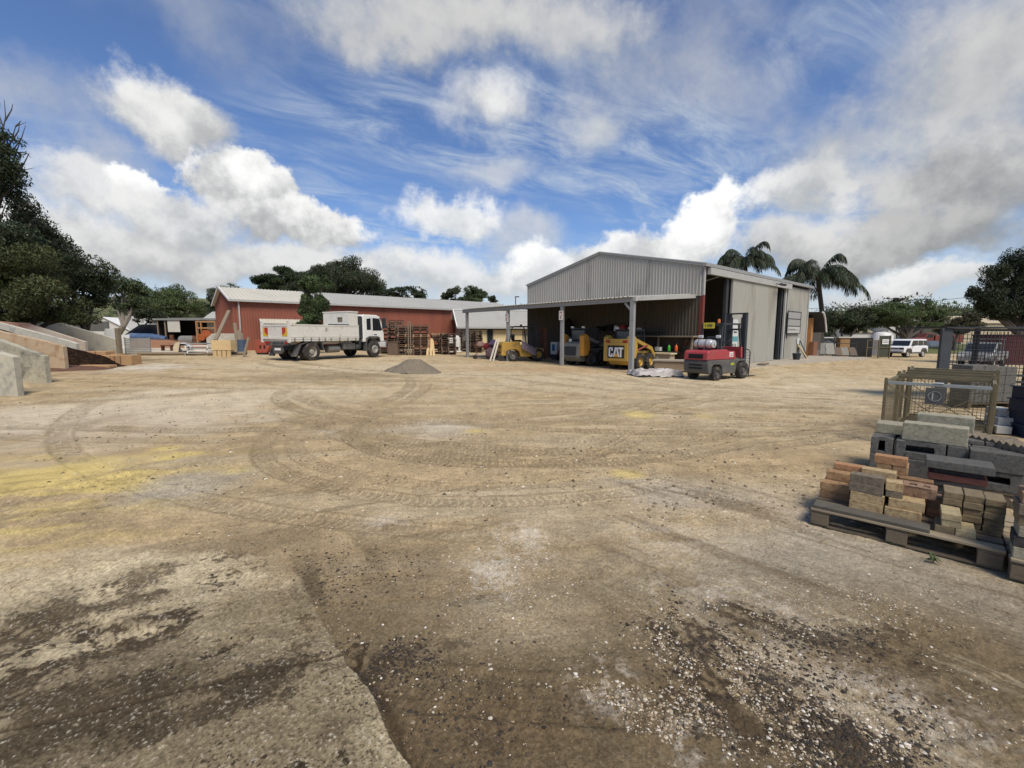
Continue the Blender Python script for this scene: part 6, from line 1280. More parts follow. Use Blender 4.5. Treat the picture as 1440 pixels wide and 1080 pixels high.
# pavers at the right of the pallet
pl = ('bottom', 'second', 'third', 'fourth', 'top')
for i, (a, nn, cn) in enumerate(((.826, 4, 'left'), (.942, 4, 'middle'), (1.058, 5, 'right'))):
    for k in range(nn): B('olive' if k < nn - 1 or i == 3 else 'pale' if 0 else 'olive', a + .003 * (k % 2), .345 + (.01 if k % 2 else 0) - .02 * i * 0, Z0 + k * .0525 + (.0525 if i < 2 else 0), .110, .23, .052, f'olive paver, {pl[k + (1 if i < 2 else 0)]} of the {cn} hand paver stack', .005 * k, 'paver', 'olive pavers stacked on the pallet')
for i, a in enumerate((.826, .942)): B('olive', a, .352, Z0, .110, .23, .052, f'olive paver, bottom of the {("left", "middle")[i]} hand paver stack', 0, 'paver', 'olive pavers stacked on the pallet')
B('olive', .79, .10, Z0, .11, .23, .052, 'left olive paver on the deck beneath the pale pavers', 0, 'paver', 'pavers in front of the paver stacks'); B('pale', .905, .10, Z0, .11, .23, .052, 'pale paver lying on the deck right of the small pile', .03, 'paver', 'pavers in front of the paver stacks')
B('pale', .825, .105, Z0 + .0525, .11, .23, .052, 'lower pale paver of the small pile', .02, 'paver', 'pavers in front of the paver stacks'); B('pale', .82, .10, Z0 + .105, .11, .23, .052, 'topmost pale paver of the small pile', .03, 'paver', 'pavers in front of the paver stacks')
# dark hollow blocks behind
gB = 'dark hollow blocks on the rear pallet'
def K(a, b, z, l, d, lab, core=None, h=.19, colr='dark', nm='block', g=gB, rz=0): return brick(colr, a, b, z, l, d, h, lab, rz, nm, g, core)
K(.25, 1.73, Z0, .19, .39, 'dark block at the left front corner, lower course'); K(.46, 1.73, Z0, .39, .19, 'dark block second in the front, lower course'); K(1.0, 1.71, Z0, .39, .19, 'dark block at the right front corner with a slot, lower course', 'side'); K(.855, 1.73, Z0, .14, .19, 'short dark block left of the slotted corner block, lower course')
K(.25, 1.75, Z0 + .191, .19, .39, 'dark block with an upright slot at the left front corner, upper course', 'side'); K(.46, 1.74, Z0 + .191, .39, .19, 'dark block with a wide slot in the front, upper course', 'side'); K(.86, 1.76, Z0 + .191, .15, .19, 'short dark block half hidden behind the big cap'); K(1.02, 1.70, Z0 + .191, .37, .19, 'plain dark block at the right front, upper course', None)
n = 0
wds = ('first', 'second', 'third', 'fourth', 'fifth', 'sixth')
for r_ in range(4):
    for c in range(3):
        for zc in range(2):
            lab = f'dark block, {wds[r_]} row back from the front, {("left", "middle", "right")[c]}, {("lower", "upper")[zc]} course'
            K(.26 + .39 * c, (2.125 if c == 0 else 1.935) + r_ * .195 - (0 if c else 0) , Z0 + zc * .191, .385, .19, lab)
# thin dark tiles standing on the rear blocks, seen from above as stripes
for k in range(6): K(.62 + .13 * k, 2.0, Z0 + .3825, .12, .5, f'flat dark paver on the rear blocks, {wds[k]} from the left', None, .04, 'dark', 'paver', 'flat dark pavers on the rear blocks', .02 * (k % 2))
# row of grey bricks leaning like fallen books
for k in range(13):
    t = k / 12; x, y = 4.84 + (4.86 - 4.84) * t + .05, 4.78 + (4.02 - 4.78) * t
    f = MB(); f.box(-.035, .035, -.11, .11, 0, .075); o = f.build('paver', BC['grey'], None, .005); o.matrix_basis = T(x + .10, y + .02, .545) @ rotz(R(-90)) @ Matrix.Rotation(.7, 4, 'Y')
    tag(o, 'grey paver tilted in the sawtooth row on the dark blocks', 'paver', 'grey pavers in the sawtooth row')
K(.50, 1.80, Z0 + .382, .50, .19, 'nearer of the two large pale stone blocks on the dark blocks', None, .19, 'stone', 'stone_block', 'pale stone blocks on the dark blocks', -.06); K(.60, 2.25, Z0 + .382 + .04, .46, .19, 'farther of the two large pale stone blocks on the dark blocks', None, .2, 'stone', 'stone_block', 'pale stone blocks on the dark blocks', -.04); K(.26, 2.05, Z0 + .382, .24, .3, 'greenish flat stone at the left rear of the dark blocks', None, .11, 'stone', 'stone_block', 'pale stone blocks on the dark blocks')
# coping caps in front of the blocks
gC = 'coping caps stacked before the dark blocks'
K(.74, 1.30, 0.0, .38, .26, 'concrete footing block under the coping caps', None, .17, 'char', 'cap', gC); K(.75, 1.31, .171, .37, .24, 'dark coping cap at the bottom of the stack', None, .055, 'char', 'cap', gC, .01); K(.745, 1.30, .227, .38, .24, 'second dark coping cap below the maroon one', None, .055, 'char', 'cap', gC, -.01); K(.735, 1.29, .283, .40, .24, 'maroon coping cap in the middle of the stack', None, .06, 'maroon', 'cap', gC, .02); K(.77, 1.32, .344, .33, .2, 'dark cap between the maroon cap and the big slab', None, .05, 'char', 'cap', gC); K(.71, 1.27, .395, .46, .3, 'large dark grey slab on top of the coping caps', None, .075, 'dark', 'cap', gC, .02)
# mixed bricks at the right edge
r7 = random.Random(3); cols_ = ['stone', 'char', 'stone', 'olive', 'grey', 'pink', 'cream']
for k in range(6):
    for c in range(2):
        B(cols_[(k + c * 2) % 7], 1.180 + c * .24 + r7.uniform(-.008, .015), -.10 + .05 * c + r7.uniform(0, .02), Z0 + k * H_, .23, .22, .076, f'{("pale", "charcoal", "pale", "olive", "grey", "pink", "cream")[(k + c * 2) % 7]} brick in the {wds[k]} course up, {("left", "right")[c]} column at the right edge', r7.uniform(-.05, .05), 'brick', 'mixed bricks at the right edge')
B('cream', 1.22, .14, Z0 + 3 * H_, .12, .22, .06, 'cream brick set crosswise behind the mixed bricks', .2, 'brick', 'mixed bricks at the right edge')
f = MB(PM); f.cyl((1.22, .02, Z0 + 6 * H_ + .06), (1.75, .10, Z0 + 6 * H_ + .06), .055, 14); tag(f.build('timber_offcut', mat('pale_log', (.55, .46, .30), .8, var=.15)), 'pale round timber offcut on top of the mixed bricks at the right edge', 'timber')
# ---- mesh stillages
olive = mat('olive_steel', (.15, .125, .07), .65, .2, var=.3, scale=5, dirt=(.22, .17, .09), damt=.45, dscale=6)
galv = mat('bright_galvanised', (.34, .37, .35), .45, .5, var=.15, scale=4, dirt=(.2, .19, .15), damt=.3)
def mesh_lines(f, p, ux, uz, w, h, sx, sz, t=.006):
    p, ux, uz = Vector(p), Vector(ux), Vector(uz); n = ux.cross(uz)
    k = 1
    while k * sx < w: f.bar(p + ux * (k * sx), p + ux * (k * sx) + uz * h, t, t, n); k += 1
    k = 1
    while k * sz < h: q = p + uz * (k * sz) + n * t; f.bar(q, q + ux * w, t, t, n); k += 1
def stillage(label, loc, rz, w, d, h, front, sign=False, brace=True):
    o = thing('mesh_cage', label, 'cage', loc, rz, 'low steel mesh cages at the right')
    for x in (0, w):
        for y in (0, d): f = MB(); f.box(x - .02, x + .02, y - .02, y + .02, 0, h + (.05 if y == 0 else .03)); f.build('post', olive, o, .004)
    for z in (.10, h - .02):
        f = MB(); f.box(.026, w - .026, -.02, .02, z - .022, z + .022); f.build('front_rail', front if z > .5 else olive, o, .003)
        f = MB(); f.box(.026, w - .026, d - .02, d + .02, z - .025, z + .025); f.build('back_rail', olive, o, .003)
        for x in (0, w): f = MB(); f.box(x - .02, x + .02, .026, d - .026, z - .025, z + .025); f.build('side_rail', olive, o, .003)
    f = MB(); mesh_lines(f, (0, d, .1), (1, 0, 0), (0, 0, 1), w, h - .12, .05, .05, .0035); f.build('back_mesh', olive, o)
    for x in (0, w): f = MB(); mesh_lines(f, (x, 0, .1), (0, 1, 0), (0, 0, 1), d, h - .12, .05, .05, .0035); f.build('side_mesh', dark_steel if x else olive, o)
    f = MB()
    for k in range(9): f.bar((.0, .04 + k * (d - .08) / 8, .09), (w, .04 + k * (d - .08) / 8, .09), .03, .012)
    f.build('floor', olive, o)
    if brace:
        f = MB(); f.bar((.03, -.01, h - .06), (w - .03, -.01, .12), .022, .01); f.build('brace', olive, o); f = MB(); f.bar((.03, -.024, .12), (w - .03, -.024, h - .06), .022, .01); f.build('brace', olive, o)
    if sign:
        f = MB(); f.box(w * .40, w * .58, -.05, -.022, h - .30, h - .06); s = f.build('sign_plate', charcoal, o, .003)
        f = MB(); f.lathe([(.075, -.056), (.075, -.0505), (.064, -.0505), (.064, -.056)], 24, 'Y', cap=False); 
        for v in range(len(f.v)): x, y, z = f.v[v]; f.v[v] = (x + w * .49, y, z + h - .18)
        f.box(w * .49 - .03, w * .49 - .015, -.055, -.0505, h - .23, h - .13); f.build('emblem', mat('emblem_grey', (.36, .37, .34), .6), s)
        f = MB(); f.box(w * .47, w * .56, -.03, .03, h + .0105, h + .016); f.build('paper_tag', whitepaint, o)
    return o
cr = R(-47); cx_, cy_ = Vector((math.cos(cr), math.sin(cr), 0)), Vector((-math.sin(cr), math.cos(cr), 0))
C0 = on(5.83, 6.83)
stillage('nearest low mesh cage with a bright top rail and a round sign', C0, cr, 1.15, 1.35, .98, galv, True)
stillage('middle low mesh cage with an olive top rail, just behind the nearest', C0 + cy_ * 1.46 + Vector((0, 0, .0)), cr, 1.15, .7, 1.0, olive)
stillage('farthest low mesh cage with the highest back rail', C0 + cy_ * 2.3 + cx_ * .05, cr, 1.15, .6, 1.04, olive)
f = MB(T(*(C0 + cx_ * .08 + cy_ * .3)) @ rotz(cr))
for k in range(12): f.cyl((.05, .05 + .035 * (k % 4), .15 + .05 * (k // 4)), (1.0, .08 + .04 * (k % 4), .17 + .05 * (k // 4)), .017, 6)
tag(f.build('pipe_bundle', mat('pipe_olive', (.16, .14, .09), .7, var=.4)), 'bundle of thin olive pipes lying inside the nearest mesh cage', 'pipes')
# tall dark cage behind
tc_ = A(1331, 480, 12.0); tz = hz(tc_.x, 12); o = thing('tall_cage', 'tall dark steel cage with a wide left post and fine mesh, behind the low cages', 'cage', (tc_.x, 12, tz), R(-4))
w, d, h = 2.12, 1.5, 1.84 - tz
f = MB(); f.box(-.16, .12, -.04, .04, 0, h); f.build('wide_post', mat('blue_grey_steel', (.055, .06, .065), .6, .2, var=.3, scale=3, dirt=(.13, .12, .10), damt=.3), o, .01)
f = MB(); f.box(w - .05, w + .05, -.05, .05, 0, h); f.build('post', dark_steel, o, .005)
for x in (1.35, w): f = MB(); f.box(x - .05, x + .05, d - .05, d + .05, 0, h); f.build('post', dark_steel, o, .005)
for z in (h - .05, .72, .55): f = MB(); f.box(.13, w - .06, -.035, .035, z - .03, z + .03); f.build('rail', dark_steel, o)
f = MB(); f.box(-.1, w + .4, -.1, d + .1, h + .001, h + .04); f.build('roof', dark_steel, o)
f = MB(); mesh_lines(f, (.12, 0, .72), (1, 0, 0), (0, 0, 1), w - .14, h - .80, .10, .10, .010); f.build('front_mesh', dark_steel, o)
for x in (w,): f = MB(); mesh_lines(f, (x, 0, .1), (0, 1, 0), (0, 0, 1), d, h - .2, .10, .10, .010); f.build('side_mesh', dark_steel, o)
# dark block cubes and stacked goods behind the cages
for i, (u, v0, v1, Yd, w, m_, lab, nm) in enumerate(((1386, 514, 566, 10.6, .62, BC['dark'], 'left dark block stack seen through the tall cage', 'block_stack'), (1416, 516, 562, 10.8, .55, BC['dark'], 'right dark block stack seen through the tall cage', 'block_stack'))):
    c = A(u, v0, Yd); z0 = hz(c.x, Yd); f = MB(T(c.x, Yd, 0)); hh = (c.z - z0 - .14) / 4
    for k in range(4):
        for j in range(2): f.box(-w / 2 + j * w / 2 + .004, -w / 2 + (j + 1) * w / 2 - .004, 0, .5, z0 + .14 + k * hh + .003, z0 + .14 + (k + 1) * hh - .003)
    tag(f.build(nm, m_, None, .008), lab, 'blocks', None); pp = MB(T(c.x, Yd, z0)); pp.box(-w / 2, w / 2, 0, .5, .10, .13); pp.box(-w / 2, -w / 2 + .08, 0, .5, 0, .1); pp.box(w / 2 - .08, w / 2, 0, .5, 0, .1); tag(pp.build('pallet', wood), 'pallet under the ' + lab, 'pallet')
for i, (u, v0, Yd, w, lab) in enumerate(((1417, 576, 7.6, .22, 'upper white stone slab beside the dark cage side'), (1415, 588, 7.5, .20, 'middle white stone slab beside the dark cage side'), (1413, 600, 7.4, .2, 'lower white stone slab beside the dark cage side'))):
    c = A(u, v0, Yd); f = MB(T(c.x, Yd, c.z) @ rotz(-.4)); f.box(-w / 2, w / 2, 0, .4, -.13, 0); tag(f.build('stone_slab', mat('white_slab', (.48, .47, .42), .8, var=.15), None, .01), lab, 'stone slab', 'white stone slabs by the cages')
c = A(1414, 605, 7.5); f = MB(T(c.x, 7.4, 0)); f.box(-.12, .12, .05, .4, -.03, c.z - .12); tag(f.build('stand', dark_steel, None, .01), 'dark stand under the white stone slabs by the cages', 'stand')
for k in range(4):
    o = thing('plastic_crate', f'dark blue plastic crate, {("lowest", "second", "third", "topmost")[k]} of the stack at the right edge', 'crate', on(8.85, 7.25) + Vector((.03 * (k % 2), 0, k * .2105)), -.3 + .05 * k, 'dark blue crates at the right edge')
    f = MB(); f.box(-.3, .3, -.25, -.22, 0, .19); f.box(-.3, .3, .22, .25, 0, .19); f.box(-.3, -.27, -.22, .22, 0, .19); f.box(.27, .3, -.22, .22, 0, .19); f.box(-.27, .27, -.22, .22, 0, .02); f.build('body', mat('blue_crate', (.010, .022, .055), .45, var=.2, scale=3), o, .008)
    f = MB(); f.box(-.32, .32, -.27, -.225, .19, .21); f.box(-.32, .32, .225, .27, .19, .21); f.box(-.32, -.275, -.225, .225, .19, .21); f.box(.275, .32, -.225, .225, .19, .21); f.build('rim', mat('blue_crate', (.010, .022, .055)), o)
    f = MB(); f.box(-.1, .1, -.258, -.251, .07, .13); f.build('label', mat('label_red', (.3, .03, .03), .5) if k == 0 else mat('label_grey', (.25, .27, .3), .5), o)
q = on(8.8, 7.25); bundle('sack', 'pale crumpled sack lying on the blue crates at the right edge', q + Vector((0, 0, .87)), .22, .18, .12, wrap, 9)

# ================================================================== BEYOND THE SHED ON THE RIGHT
sign_y = 44
def slab_rack(name, label, u, Yd, w, h, n, m_, lean=.35):
    o = thing(name, label, 'stone display', gx(u, Yd), R(-8))
    f = MB(); f.bar((-w / 2, .25, 0), (-w / 2, .35, h), .06); f.bar((w / 2, .25, 0), (w / 2, .35, h), .06); f.bar((-w / 2, .32, h * .9), (w / 2, .32, h * .9), .06); f.bar((-w / 2, -.1, .15), (w / 2, -.1, .15), .08); f.build('rack', dark_steel, o)
    for k in range(n):
        x = -w / 2 + (k + .5) * w / n; f = MB(T(x, -.05, .18) @ Matrix.Rotation(-lean, 4, 'X')); f.box(-w / n * .44, w / n * .44, 0, .05, 0, h * .62); f.build('sample_slab', m_ if k % 2 == 0 else greypaint, o, .005)
    return o
slab_rack('stone_rack', 'rack of grey and pale stone slabs next to the brick corner', 1156, 44.0, 2.6, 1.9, 3, mat('slab_grey', (.26, .25, .22), .8, var=.2))
slab_rack('stone_rack', 'rack of brown stone slabs leaning before the dark screen', 1191, 44.5, 2.2, 1.5, 3, mat('slab_brown', (.12, .09, .07), .8, var=.25), .55)
for (u, Yd, lab) in ((1147, 41.5, 'grey round pot beside the brick corner'),):
    f = MB(T(*gx(u, Yd))); f.lathe([(.28, 0), (.33, .3), (.36, .6), (.3, .6), (.27, .1), (.001, .1)], 18); tag(f.build('pot', greypaint), lab, 'pot')
o = thing('brick_pillar', 'tan brick gate pillar with a pale cap between the stone racks', 'pillar', gx(1185.5, 46.5)); f = MB(); f.box(-.5, .5, -.3, .3, -.2, 1.95); f.build('shaft', mat('tan_pillar', (.30, .18, .08), .85, var=.3, scale=5), o); f = MB(); f.box(-.75, .6, -.4, .4, 1.95, 2.08); f.build('cap', roofpale, o)
o = thing('metal_fence', 'open bar fence with a white cap rail left of the tan pillar', 'fence', gx(1172, 46.8)); f = MB()
for k in range(16): f.bar((-1.1 + k * .115, 0, 0), (-1.1 + k * .115, 0, 1.9), .03)
f.build('bars', dark_steel, o); f = MB(); f.box(-1.2, .75, -.08, .08, 1.9, 2.0); f.build('rail', whitepaint, o)
f = MB(T(*gx(1173, 48.5))); f.prism([(-.9, .3), (-.9, .9), (-.5, 1.35), (.8, 1.35), (.9, .3)], 0, 2.2, 'Y'); f.box(-.8, -.5, -.03, 0, .5, .7); tag(f.build('parked_van', mat('van_white', (.68, .68, .66), .4), None, .05), 'white vehicle parked behind the open bar fence', 'van')
o = thing('screen', 'dark shade cloth screen behind the brown stone slabs', 'screen', gx(1212, 46.5), R(2)); f = MB(); f.box(-1.5, 1.2, 0, .04, .05, 2.0); f.build('cloth', mat('black_cloth', (.018, .018, .018), .9, var=.3, scale=1), o); f = MB(); f.bar((-1.5, .06, 0), (-1.5, .06, 2.05), .07); f.bar((1.2, .06, 0), (1.2, .06, 2.05), .07); f.bar((-1.5, .06, 2.02), (1.2, .06, 2.02), .06); f.build('frame', dark_steel, o)
o = thing('swing_gate', 'olive steel mesh gate with a white notice left of the white car', 'gate', gx(1239, 45.0), R(3)); f = MB()
for x in (-1.45, -.2, 1.0): f.bar((x, 0, 0), (x, 0, 2.35 if x > 0 else 1.9), .08)
for z in (.15, 1.1, 1.85): f.bar((-1.45, 0, z), (1.0, 0, z), .06)
f.build('frame', olive, o); f = MB(); f.box(-.15, .95, .03, .06, .1, 2.3); f.build('sheet', mat('olive_sheet', (.06, .062, .042), .8, var=.3, scale=1), o)
f = MB(); mesh_lines(f, (-1.45, .02, .15), (1, 0, 0), (0, 0, 1), 1.3, 1.7, .15, .15, .012); f.build('mesh', dark_steel, o)
f = MB(); f.box(.1, .78, -.05, -.035, 1.45, 1.95); nt = f.build('notice', whitepaint, o); f = MB()
for k in range(2): f.box(.18, .7, -.056, -.0505, 1.6 + k * .16, 1.66 + k * .16)
f.build('print', charcoal, nt)
o = thing('water_tank', 'white domed tank standing behind the olive gate', 'tank', gx(1240, 52)); f = MB(); f.lathe([(1.05, 0), (1.05, 1.7), (1.08, 1.75), (1.05, 1.8), (1.0, 2.3), (.75, 2.65), (.3, 2.78), (.001, 2.8)], 24); f.build('shell', mat('tank_white', (.62, .61, .57), .5, var=.08), o); f = MB(); f.lathe([(.3, 2.77), (.3, 2.9), (.001, 2.92)], 14); f.build('lid', greypaint, o)
f = MB(); a = gx(1226, 60); f.add([(a.x - .2, 60, a.z), (a.x + 7.5, 58, a.z - .1), (a.x + 40, 56, a.z), (a.x - .2, 62, a.z + .55), (a.x + 7.5, 62, a.z + .75), (a.x + 40, 62, a.z + .8), (a.x - 2, 90, a.z + .6), (a.x + 7, 90, a.z + .8), (a.x + 50, 90, a.z + .8)], [(0, 1, 4, 3), (1, 2, 5, 4), (3, 4, 7, 6), (4, 5, 8, 7)]); tag(f.build('grass_bank', mat('verge_grass', (.085, .10, .03), .95, var=.4, scale=1.5, dirt=(.2, .16, .08), damt=.4)), kind='structure')
o = thing('shipping_container', 'dark red shipping container at the right edge behind the tall cage', 'container', gx(1404, 36) + Vector((0, 0, .05)), R(-6)); f = MB(); ribbed(f, 0, 6, 0, lambda x: .1, lambda x: 2.3, .28, depth=.04); f.box(0, 6, .01, 2.3, .1, 2.3); f.build('wall', mat('container_red', (.09, .022, .022), .6, var=.2, scale=1, dirt=(.06, .03, .02), damt=.4), o); f = MB(); f.box(-.05, 6.05, -.06, 2.35, 2.3, 2.42); f.box(-.05, 6.05, -.06, 2.35, 0, .1); f.build('frame', mat('container_frame', (.07, .02, .02), .6), o)
f = MB(T(*(gx(1316, 62) + Vector((0, 0, .65))))); f.tube([(-1.2, 0, .5), (-1.0, 0, .5), (1.0, 0, .5), (1.2, 0, .5)], [.2, .5, .5, .2], 16); tag(f.build('gas_tank', wrap), 'white lying cylinder in front of the rusty red truck', 'tank')
# overhead wire and masts
f = MB(); p, q = A(1040, 435, 62), A(1520, 396, 58); f.tube([p + (q - p) * t + Vector((0, 0, -1.0 * 4 * t * (1 - t))) for t in [k / 16 for k in range(17)]], .03, 5); tag(f.build('power_line', dark_steel), 'single black overhead wire crossing the sky at the right', 'wire')
for (u, v0, Yd, lab, hd) in ((1031, 432, 62, 'wooden power pole hidden behind the big shed roof', 1), (697, 424, 66, 'slim light pole with a short arm above the red shed roof', 0), (725, 418, 60, 'pole with a flat round head between the two sheds', 0)):
    b = gx(u, Yd); t_ = A(u, v0, Yd); o = thing('light_pole', lab, 'pole', b); f = MB(); f.cyl((0, 0, -.5), (0, 0, t_.z - b.z), .06, 8); f.build('shaft', dark_steel, o); f = MB(); f.box(-.1, .5, -.08, .08, t_.z - b.z, t_.z - b.z + .12); f.build('lamp_head', dark_steel, o)
    if hd: bpy.data.objects.remove(o.children[1]); f = MB(); f.box(-.9, .9, -.08, .08, t_.z - b.z - .4, t_.z - b.z - .25); f.build('cross_arm', timber_old, o)
for i, (u, v) in enumerate(((1312, 790), (1252, 764), (1208, 742), (1225, 655))):
    g = G(u, v); o = thing('weed', ('leafy green weed at the foot of the brick pallet', 'small weed under the middle block of the brick pallet', 'tiny weed under the left half of the brick pallet', 'low weed beside the dark hollow blocks')[i], 'weed', g)
    f = MB(); r_ = random.Random(i); S = (.05, .035, .025, .045)[i]
    for k in range(26):
        a = r_.uniform(0, 6.28); L = S * r_.uniform(.4, 1.2); up_ = r_.uniform(.3, 1.1) * L; d_ = Vector((math.cos(a), math.sin(a), 0)); s_ = Vector((-d_.y, d_.x, 0)) * L * .16; m_ = d_ * L * .5 + Vector((0, 0, up_)); e_ = d_ * L + Vector((0, 0, up_ * .6))
        f.add([(0, 0, 0), tuple(m_ + s_), tuple(e_), tuple(m_ - s_)], [(0, 1, 2, 3)])
    f.build('leaves', mat('weed_green', (.06, .085, .03), .8, var=.4, scale=30), o); f = MB(); f.tube([(0, 0, -.01), (.005, 0, S * .6)], .003, 5); f.build('stem', mat('stem_green', (.06, .07, .03), .8), o)

# ================================================================== TREES
bark = mat('grey_bark', (.07, .058, .046), .9, var=.35, scale=3, stretch=(1, 1, .3), bump=.5, bscale=14)
bark_pale = mat('pale_bark', (.21, .185, .145), .85, var=.3, scale=2, stretch=(1, 1, .3))
def leafmat():
    m = bpy.data.materials.new('foliage'); m.use_nodes = True; t = NT(m.node_tree); b = t.n['Principled BSDF']
    at = t.n.new('ShaderNodeAttribute'); at.attribute_name = 'tint'; t.l.new(at.outputs['Color'], b.inputs['Base Color']); b.inputs['Roughness'].default_value = .6; b.inputs['Specular IOR Level'].default_value = .25
    tr = t.n.new('ShaderNodeBsdfTranslucent'); t.l.new(at.outputs['Color'], tr.inputs['Color']); mx = t.n.new('ShaderNodeMixShader'); mx.inputs[0].default_value = .22
    t.l.new(b.outputs[0], mx.inputs[1]); t.l.new(tr.outputs[0], mx.inputs[2]); t.l.new(mx.outputs[0], t.n['Material Output'].inputs[0]); return m
LEAF = leafmat()
def leaves(name, C, Rr, n, size, col, seed, parent=None, gap=.46, asp=.38, droop=.5, var=.35):
    """leaf-sized faces through the volume of many small clumps, each clump an ellipsoid C[i], radii Rr[i]"""
    col = [col[0] * 1.85, col[1] * 1.95, col[2] * 1.7]; rs = np.random.RandomState(seed); C = np.array(C, float); Rr = np.array(Rr, float)
    vol = Rr.prod(1) ** .7; pk = rs.choice(len(C), n, p=vol / vol.sum())
    d = rs.normal(size=(n, 3)); d /= np.linalg.norm(d, axis=1, keepdims=True); rad = rs.uniform(0, 1, (n, 1)) ** .42
    P = C[pk] + d * rad * Rr[pk]
    nz = (fbm(P[:, 0] * .9 + P[:, 2] * .6, P[:, 2] * 1.0 - P[:, 1] * .5, 3, seed) + fbm(P[:, 0] * 2.3 - P[:, 1], P[:, 2] * 2.3 + P[:, 1], 2, seed + 9)) / 2
    k = nz > gap - rs.uniform(-.05, .05, n); P, pk, d = P[k], pk[k], d[k]; n = len(P)
    ax = rs.normal(size=(n, 3)); ax[:, 2] -= droop * 1.5; ax /= np.linalg.norm(ax, axis=1, keepdims=True)
    nn = d * .8 + rs.normal(size=(n, 3)) * .7 + np.array([0, 0, .45]); sd_ = np.cross(ax, nn); sd_ /= np.linalg.norm(sd_, axis=1, keepdims=True) + 1e-9
    s = size * np.exp(rs.normal(0, .3, n))[:, None]
    V = np.stack([P - ax * s * .5, P + sd_ * s * asp * .5 + ax * s * .05, P + ax * s * .5, P - sd_ * s * asp * .5 + ax * s * .05], 1).reshape(-1, 3)
    F_ = np.arange(n * 4).reshape(n, 4)
    cv = np.array(col)[None] * (1 + var * (rs.normal(0, .5, (len(C), 1))[pk].clip(-1.2, 1.5) + rs.normal(0, .45, (n, 1)))).clip(.25, 2.2); cv[:, 0:1] *= 1 + rs.normal(0, .12, (n, 1))
    o = np_mesh(name, V, F_, np.repeat(np.clip(cv, .002, 1), 4, 0), LEAF, smooth=False)
    if parent is not None: o.parent = parent; o.matrix_parent_inverse = parent.matrix_basis.inverted()
    return o
def tree(label, u, Yd, blobs, n, size, col, seed, name='gum_tree', trunk=.28, gap=.46, bk=bark, base=None, sub=7, bare=None, lean=0, dscale=.8, group=None, var=.35):
    """blobs: crown masses read off the photograph (column, row, half width, half height), given real depth and broken into clumps"""
    b = gx(u, Yd) if base is None else base; o = thing(name, label, 'tree', b, 0, group); rs = random.Random(seed); k = Yd / FPX
    C = []; Rr = []; limbs = MB(T(-b.x, -b.y, -b.z)); top = None
    mains = []
    for (bu, bv, ru, rv) in blobs:
        c = A(bu, bv, Yd + rs.uniform(-.5, .5) * (ru + rv) * k * .5); rx, rz_ = ru * k, rv * k; ry = (rx + rz_) / 2 * dscale; mains.append((c, rx, ry, rz_))
        for i in range(sub):
            d = Vector((rs.gauss(0, 1), rs.gauss(0, 1), rs.gauss(0, 1))).normalized() * rs.uniform(.35, .85)
            q = .40 + .25 * rs.random(); C.append((c.x + d.x * rx, c.y + d.y * ry, c.z + d.z * rz_)); Rr.append((rx * q, ry * q, rz_ * q * .85))
    leaves('crown', C, Rr, int(n * (1.7 if Yd > 40 else 1.25)), size * (.74 if Yd > 40 else .88), col, seed, o, gap, var=var)
    zt = min(m[0].z - m[3] * .3 for m in mains); mid = sum((m[0] for m in mains), Vector()) / len(mains)
    fork = Vector((b.x + (mid.x - b.x) * .5 + lean, Yd, b.z + max(.8, (zt - b.z) * .55)))
    limbs.tube([(b.x, Yd, b.z - .2), (b.x + (fork.x - b.x) * .35 + .1 * trunk, Yd, b.z + (fork.z - b.z) * .5), tuple(fork)], [trunk, trunk * .8, trunk * .66], 10)
    for (c, rx, ry, rz_) in mains:
        m_ = fork + (c - fork) * .5 + Vector((rs.uniform(-.2, .2) * rx, 0, -.15 * rz_)); limbs.tube([tuple(fork - Vector((0, 0, .1))), tuple(m_), tuple(c + Vector((0, 0, rz_ * .3)))], [trunk * .55, trunk * .34, trunk * .12], 7)
        for i in range(4):
            e = c + Vector((rs.uniform(-1, 1) * rx * .8, rs.uniform(-1, 1) * ry * .8, rs.uniform(-.2, .9) * rz_)); limbs.tube([tuple(m_ + (c - m_) * rs.uniform(.2, .9)), tuple((m_ + e) / 2 + Vector((0, 0, .1 * rz_))), tuple(e)], [trunk * .2, trunk * .13, trunk * .04], 5)
    for pts in (bare or []):
        q = [A(*p) for p in pts]; limbs.tube(q, [trunk * .085 * (1 - .75 * i / (len(q) - 1)) for i in range(len(q))], 5)
    limbs.build('trunk', bk, o); return o
DG, MG, OL, GR = (.032, .042, .022), (.045, .06, .026), (.065, .07, .026), (.055, .066, .042)
# left: the big dark group
tree('tallest dark gum at the left edge with thin bare twigs on its right', -60, 25, [(-20, 225, 42, 55), (-60, 180, 50, 50), (-70, 290, 80, 70), (2, 265, 30, 32), (8, 205, 16, 40), (-10, 330, 50, 50)], 34000, .19, (.022, .029, .016), 1, trunk=.45, gap=.44,
     bare=[[(0, 260, 25), (14, 205, 25), (22, 178, 25), (37, 172, 25)], [(8, 225, 25), (30, 195, 25), (36, 176, 25)], [(10, 250, 25), (30, 240, 25), (48, 236, 25)], [(0, 200, 25), (8, 165, 25), (6, 140, 25)], [(7, 170, 25), (16, 155, 25), (18, 146, 25)], [(16, 200, 25), (26, 184, 25), (28, 170, 25)], [(5, 180, 25), (-2, 160, 25), (0, 145, 25)], [(22, 178, 25), (30, 170, 25)], [(12, 215, 25), (36, 214, 25), (44, 222, 25)], [(14, 250, 25), (34, 262, 25), (46, 262, 25)], [(20, 300, 25), (40, 285, 25), (50, 288, 25)]])
tree('dark gum stepping down behind the tallest one at the left', 20, 28, [(28, 312, 38, 36), (68, 330, 26, 28), (30, 360, 60, 44), (80, 372, 30, 34), (5, 400, 50, 50)], 30000, .18, (.021, .026, .015), 2, trunk=.4, gap=.44)
